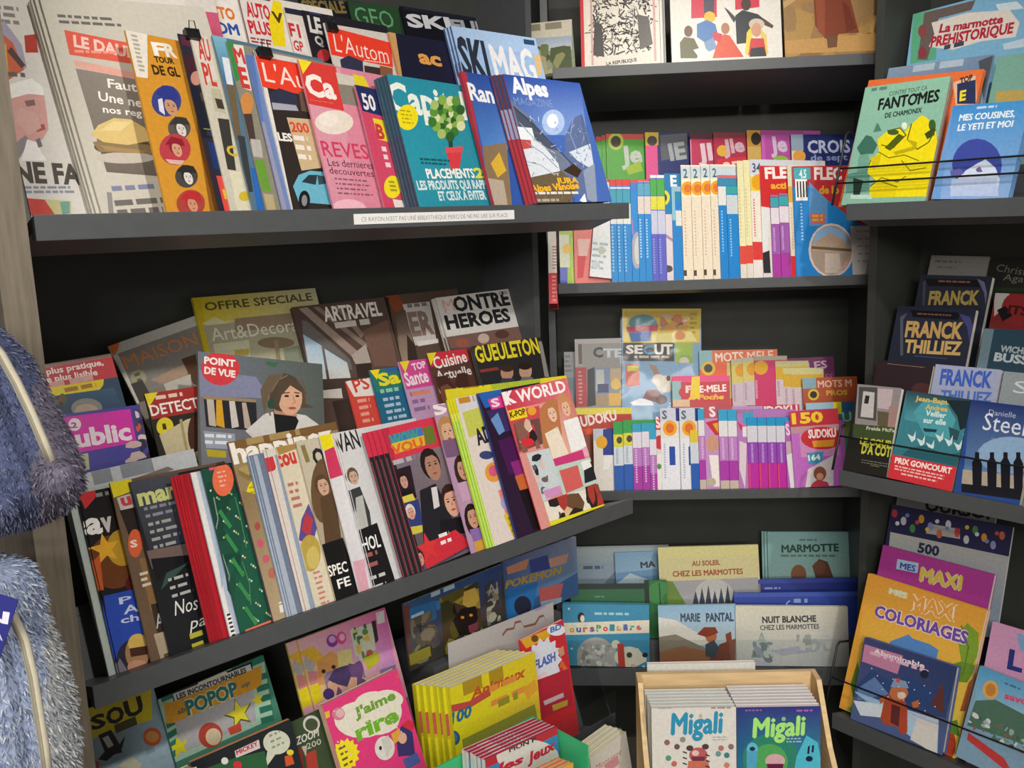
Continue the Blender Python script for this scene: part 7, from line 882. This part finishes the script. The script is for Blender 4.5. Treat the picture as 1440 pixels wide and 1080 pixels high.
# ---- low table in front with a green box
TB = Board(zb(LO, .36), LAZ, 6)
def TBi(*a, **k): return item(TB, *a, **k)
def table():
    root = empty('display_table', 'low charcoal display table in front of the bottom shelf', 'table', Matrix.Translation(TB.O)); inv = Vector(TB.O)
    def add(nm, *a):
        bm = bmesh.new(); bbox_board(bm, TB, *a, tilt=False); bmesh.ops.translate(bm, vec=-inv, verts=bm.verts); bmobj(nm, bm, SHELF, root)
    zt = -.012
    add('table_top', .58, .875, zt-.02, zt, .045, .28)
    for u in (.59, .84):
        for w in (.055, .24): add('leg', u, u+.03, -.36, zt-.02, w, w+.03)
table()
TBi('activity_book', 'book', 'blue game book with red lettering in a white bubble, front of a red edged stack', (682, 1069), (784, 1022), t=.0095, n=6, q=-.185, v0=.006, base='#3c84b8', spine='#d8d8d4', page='#c83848', back='#b8c4d0', gap=.0016, art=[
    ('Q', [(682, 1069), (784, 1022), (786, 1032), (684, 1080)], '#b8323c'), ('E', 742, 1064, 44, 24, '#d8d4cc'), ('T', 716, 1058, 754, 1042, 7, 'MON P', '#3c3c40', .06), ('T', 742, 1074, 782, 1052, 15, 'Jeux', '#c82c44', .06, .15), ('T', 700, 1086, 736, 1072, 12, 'les', '#c82c44', .06, .15)])
TBi('book', 'book', 'white book with a faint pink script title, front of a pale stack', (829, 1066), (880, 1028), t=.013, n=4, q=-.125, v0=.006, base='#cfccc4', page='#dcd8bc', art=[('T', 838, 1084, 874, 1060, 9, 'Montagne', '#c06c78', .0, .2), ('L', 850, 1076, 876, 1084, 1, '#c88c94', .5)])
TBi('activity_book', 'book', 'striped orange topped pad peeping up at the bottom edge before the green box', (748, 1100), (806, 1072), t=.010, n=3, q=-.30, v0=.004, base='#d8a03c', page='#e0b880', spine='#c83c3c')
def green_box():
    a = hit((640, 1072), TB.O + TB.n*.20, TB.n); b = hit((806, 1052), TB.O + TB.n*.20, TB.n)
    u0 = (a-TB.O).dot(TB.d) - .03; u1 = (b-TB.O).dot(TB.d) + .012; h = (b-TB.O).dot(TB.Z) + .012
    root = empty('storage_box', 'bright green open box holding the blue game books', 'box', Matrix.Translation(TB.O)); inv = Vector(TB.O)
    for nm, uu, ww in (('side_wall', (u0, u0+.003), (.080, .228)), ('side_wall', (u1-.003, u1), (.080, .228)), ('back_wall', (u0+.003, u1-.003), (.080, .083)), ('front_wall', (u0+.003, u1-.003), (.225, .228)), ('bottom', (u0, u1), (.080, .228))):
        bm = bmesh.new()
        z0, z1 = (-.0118, -.009) if nm == 'bottom' else (-.009, h)
        if nm == 'front_wall': z1 = h-.05
        bbox_board(bm, TB, uu[0], uu[1], z0, z1, ww[0], ww[1], tilt=False); bmesh.ops.translate(bm, vec=-inv, verts=bm.verts)
        bmobj(nm, bm, GREEN, root)
GREEN = mat('green_plastic', '#3fb878', 0.4, 0.4, noise=(30, 0.04, (1, 1, 1)))
green_box()
# ================================================================== pine display crate in front of the corner bay
CR = Board(Vector((.243, 1.62, .46)), 92, 4)
def CRi(*a, **k): return item(CR, *a, **k)
CRi('book', 'book', 'white story book with a blue script title and a pink monster, front of its stack', (916, 996), (1035, 994), t=.0135, n=6, fan=-.0008, q=.0, v0=0, base='#d2cfc8', spine='#c0ccd0', page='#dedcd4', gap=.0004, art=[
    ('L', 925, 994, 952, 999, 1, '#8a8a88', .5), ('L', 1000, 994, 1030, 999, 1, '#8a8a88', .5), ('T', 943, 1033, 1018, 1030, 31, 'Migali', '#2c8cb0', .08, .12), ('E', 985, 1007, 3, 3, '#b8b0a0'), ('L', 1002, 1036, 1024, 1043, 2, '#9aa0a4', .4),
    ('E', 982, 1062, 13, 11, '#b0585c'), ('E', 978, 1059, 5, 4, '#d8b8b0'), ('Q', [(972, 1064), (992, 1064), (990, 1072), (974, 1072)], '#6c3044'), ('Q', [(968, 1070), (996, 1070), (1002, 1100), (964, 1100)], '#c06a54'), ('E', 970, 1052, 5, 4, '#4c3c40'), ('E', 992, 1050, 5, 4, '#4c3c40')] + [('Q', [(960+(i % 2)*32, 1056+i*4), (966+(i % 2)*32, 1058+i*4), (966+(i % 2)*32, 1060+i*4), (960+(i % 2)*32, 1058+i*4)], '#3c3438') for i in range(6)] + [('E', x, y, 4, 4, c) for x, y, c in ((938, 1044, '#8a5c64'), (952, 1050, '#6c4c4c'), (940, 1066, '#5c8c7c'), (948, 1074, '#b8645c'), (1010, 1060, '#6c8c8c'), (1022, 1062, '#3c7c84'), (1014, 1052, '#a86c6c'), (1022, 1076, '#c07c64'), (960, 1040, '#8a8480'), (1028, 1050, '#7a6c6c'))])
CRi('book', 'book', 'night blue and green story book with a lime script title, front of its stack', (1036, 995), (1154, 993), t=.0135, n=7, q=.001, v0=0, base='#2c3c78', spine='#c8c8d0', page='#d8d4d4', back='#d8d4d4', cart=[], gap=.0004, art=[
    ('Q', [(1036, 995), (1154, 993), (1160, 1090), (1036, 1090)], ['#2c3478', '#34307c', '#2c8ca0', '#1c6c8c']), ('E', 1084, 1066, 40, 34, '#2c7c68'), ('E', 1082, 1072, 26, 26, '#4c9c54'), ('L', 1048, 998, 1072, 1002, 1, '#9a5ca8', .5), ('L', 1120, 998, 1148, 1003, 1, '#9a5ca8', .5), ('T', 1058, 1037, 1134, 1033, 28, 'Migali', '#a0dc74', .1, .12), ('E', 1102, 1011, 3, 3, '#8ab088'), ('L', 1106, 1038, 1128, 1046, 2, '#a8b8c0', .4), ('E', 1058, 1054, 8, 10, '#5cb0c8'), ('Q', [(1050, 1056), (1066, 1056), (1062, 1088), (1050, 1090)], '#4c9cbc'), ('E', 1058, 1053, 4, 3, '#1c2c4c'), ('E', 1090, 1070, 14, 10, '#c8a0a4'), ('Q', [(1078, 1074), (1102, 1074), (1100, 1084), (1080, 1084)], '#5c1c3c'), ('Q', [(1120, 1064), (1134, 1034), (1150, 1044), (1158, 1090), (1116, 1090)], '#4cb0c8'), ('Q', [(1136, 1050), (1139, 1048), (1138, 1060), (1135, 1060)], '#1c2438'), ('Q', [(1142, 1048), (1145, 1048), (1144, 1058), (1141, 1058)], '#1c2438'), ('E', 1138, 1067, 5, 4, '#1c2438')])
def crate():
    root = empty('display_crate', 'pale pine display crate with two stacks of story books', 'crate', Matrix.Translation(Vector((CR.O.x, CR.O.y, 0)))); inv = Vector((CR.O.x, CR.O.y, 0))
    u1 = .345
    hb = (hit((1030, 946), CR.O - CR.n*.135, CR.n) - CR.O).z
    def add(nm, *a):
        bm = bmesh.new(); bbox_board(bm, CR, *a, tilt=False); bmesh.ops.translate(bm, vec=-inv, verts=bm.verts); bmobj(nm, bm, PINE, root)
    add('inner_floor', -.003, u1, -.03, -.014, -.134, .02)
    add('back_panel', -.003, u1, -.46, hb, -.145, -.135); add('rear_ledge', .0, u1-.02, .0, .012, -.17, -.1455)
    bm = bmesh.new()
    for a in (-.013, u1+.0005):
        bm = bmesh.new()
        pr = [(.02, -.46), (-.145, -.46), (-.145, hb), (-.10, hb), (-.02, .13), (.02, .10)]
        L = [bm.verts.new(CR.U(a, z, -w)-inv) for w, z in pr]; R = [bm.verts.new(CR.U(a+.010, z, -w)-inv) for w, z in pr]
        bm.faces.new(L); bm.faces.new(R[::-1])
        for i in range(len(pr)): bm.faces.new((L[i], R[i], R[(i+1) % 6], L[(i+1) % 6]))
        bmesh.ops.recalc_face_normals(bm, faces=bm.faces); bmobj('side_panel', bm, PINE, root)
    add('front_panel', -.0025, u1, -.46, .03, .0205, .0285)
crate()
CRi('book', 'book', 'white book top standing on the ledge behind the pine crate back', (910, 934), (1062, 931), t=.010, q=.150, v0=.0247, base='#cfcfc8', page='#d8d6d0')
# ================================================================== plush backpacks hanging by the oak upright
FUR = mat('plush_pile', rough=0.85, spec=0.1, vcol=True)
def pxp(x, y, dist): return CAM + ray((x, y))*dist
HOOKS = []
def plush(name, label, prof, xc, dist, depth, cols, nfur, flen, zipp, seed, blobs=(), tag_px=None):
    rr = random.Random(seed); m = 28
    root = empty(name, label, 'plush toy', Matrix.Translation(pxp(xc, prof[len(prof)//2][0], dist))); inv = root.matrix_world.translation.copy()
    bm = bmesh.new(); cl = bm.loops.layers.float_color.new('Col'); rings = []
    def colr(p, x): return hx(rr.choice(cols[0] if x > cols[2] else cols[1]))
    for y, xr in prof:
        c = pxp(xc, y, dist) - inv; hw = (xr-xc)/FPX*dist
        rings.append([bm.verts.new(c + cr*hw*math.cos(2*math.pi*k/m)*(1+.03*rr.random()) - cf*depth*(hw/((max(p[1] for p in prof)-xc)/FPX*dist))**.6*math.sin(2*math.pi*k/m)*(1+.03*rr.random())) for k in range(m)])
    for i in range(len(rings)-1):
        for k in range(m): bm.faces.new((rings[i][k], rings[i][(k+1) % m], rings[i+1][(k+1) % m], rings[i+1][k]))
    bm.faces.new(rings[0][::-1]); bm.faces.new(rings[-1])
    for bx, by, br, bd in blobs:
        bmesh.ops.create_icosphere(bm, subdivisions=3, radius=br/FPX*dist, matrix=Matrix.Translation(pxp(bx, by, dist-bd)-inv))
    bmesh.ops.recalc_face_normals(bm, faces=bm.faces); bmesh.ops.triangulate(bm, faces=bm.faces); bm.normal_update()
    base = [f for f in bm.faces]; ar = [f.calc_area() for f in base]
    for f in base:
        f.smooth = True
        x = 720+FPX*(f.calc_center_median()+inv-CAM).dot(cr)/(f.calc_center_median()+inv-CAM).dot(cf); c = hx((cols[0] if x > cols[2] else cols[1])[0])
        for l in f.loops: l[cl] = c
    picks = rr.choices(range(len(base)), weights=ar, k=nfur)
    for i in picks:
        f = base[i]; a, b, c3 = [v.co for v in f.verts]; s, t = rr.random(), rr.random()
        if s+t > 1: s, t = 1-s, 1-t
        p = a+(b-a)*s+(c3-a)*t; n = f.normal
        if n.dot(cf) > .5: continue
        side = n.orthogonal().normalized(); side.rotate(Matrix.Rotation(rr.random()*6.28, 3, n))
        d = (n*.6+Vector((rr.random()-.5, rr.random()-.5, -.5-rr.random()*.5))).normalized()*flen*(.6+.8*rr.random())
        w = side*flen*.15
        vs = [bm.verts.new(p-w), bm.verts.new(p+w), bm.verts.new(p+d*.6+w*.7+n*.001), bm.verts.new(p+d)]
        q = bm.faces.new(vs); x = 720+FPX*(p+inv-CAM).dot(cr)/(p+inv-CAM).dot(cf); c = colr(None, x)
        for l in q.loops: l[cl] = c
    bmobj('body', bm, FUR, root)
    bm = bmesh.new(); cl = bm.loops.layers.float_color.new('Col')
    zs = [[pxp(x, y, dist-dz)-inv for x, y, dz in zipp]]
    for off, r, c in ((0, .0050, '#b8b2a0'), (.0035, .0022, '#8a8474')):
        n0 = len(bm.faces); wire_tube(bm, [p - cf*off for p in zs[0]], r, 8); bm.faces.ensure_lookup_table()
        for f in bm.faces[n0:]:
            for l in f.loops: l[cl] = hx(c)
    bmobj('zip', bm, MATTE, root, True)
    bm = bmesh.new(); top = pxp(xc, prof[0][0]+6, dist)-inv
    wire_tube(bm, [top-cr*.012, top-cr*.010+Vector((0, 0, .014)), top+Vector((0, 0, .0215)), top+cr*.010+Vector((0, 0, .014)), top+cr*.012], .0022); HOOKS.append(top+inv+Vector((0, 0, .0160))); bmobj('strap', bm, mat('strap_'+name, '#55506a', .8, .1), root)
    if tag_px:
        A = Art(.05, .06, None, 4); A.run([('T', .3, .5, .95, .42, .2, 'N', '#d8d8e4', .02), ('T', .55, .75, .95, .7, .1, 'NEA', '#b8b8d0', .02)], True)
        t = bmobj('hang_tag', cover_bm(.05, .06, .001, '#2c2f7c', '#2c2f7c', '#2c2f7c', A, .0003), MATTE, root)
        mm = Matrix.Identity(4); x, y, z = cr, (cu*.95+cr*.3).normalized(), None; x = (cr*.95-cu*.3).normalized(); z = -cf
        for i in range(3): mm[i][0], mm[i][1], mm[i][2], mm[i][3] = x[i], y[i], z[i], (pxp(*tag_px)-inv)[i]
        t.matrix_parent_inverse = Matrix.Identity(4); t.matrix_basis = mm; t['label'] = 'blue paper hang tag with white lettering'
    return root
plush('plush_backpack', 'grey violet plush backpack with a pale zip and round paw, upper of the two', [(432, -60), (450, -20), (470, 2), (500, 34), (540, 56), (580, 76), (620, 94), (655, 108), (685, 111), (708, 98), (725, 74), (738, 44), (746, 10), (749, -20)], -60, 1.0, .075,
      (['#6a6678', '#5a566a', '#8a8494', '#4c485a'], ['#4c5474', '#5c6484', '#6a6c84', '#41465e', '#747890'], 50), 17000, .0062, [(-22, 470, .055), (2, 500, .066), (24, 540, .074), (44, 582, .078), (60, 620, .079), (72, 648, .074)], 3, ((79, 672, 26, .045), (2, 712, 17, .075)))
plush('plush_backpack', 'pale blue shaggy plush backpack with a cream zip and a blue tag', [(784, -40), (788, 5), (794, 26), (806, 40), (830, 52), (865, 56), (900, 68), (940, 82), (980, 92), (1020, 99), (1060, 102), (1100, 100), (1140, 90), (1170, 50), (1190, 0)], -60, 1.0, .080,
      (['#b0b4b8', '#9aa0a8', '#c8cac8', '#8a9098'], ['#8c98b4', '#a4b0c4', '#7484a4', '#b8c0cc', '#98a4b8'], 62), 26000, .0078, [(18, 866, .070), (34, 900, .078), (46, 950, .084), (54, 1000, .086), (62, 1050, .088), (68, 1100, .088)], 5, (), (-70, 905, .885))
for P, lb in zip(HOOKS, ('steel display prong carrying the grey violet plush backpack', 'steel display prong carrying the pale blue plush backpack')):
    L = QL + .0 - (LU.O-P).dot(LU.n)
    root = empty('display_prong', lb, 'hook', Matrix.Translation(P)); bm = bmesh.new()
    wire_tube(bm, [LU.n*.022+Vector((0, 0, .003)), LU.n*.014, -LU.n*(L-.006)], .0026, 8); bmobj('prong', bm, WIRE, root)
    bm = bmesh.new(); e = -LU.n*(L-.003); wire_tube(bm, [e+LU.n*.003, e-LU.n*.002], .015, 12); bmobj('wall_plate', bm, WIRE, root)
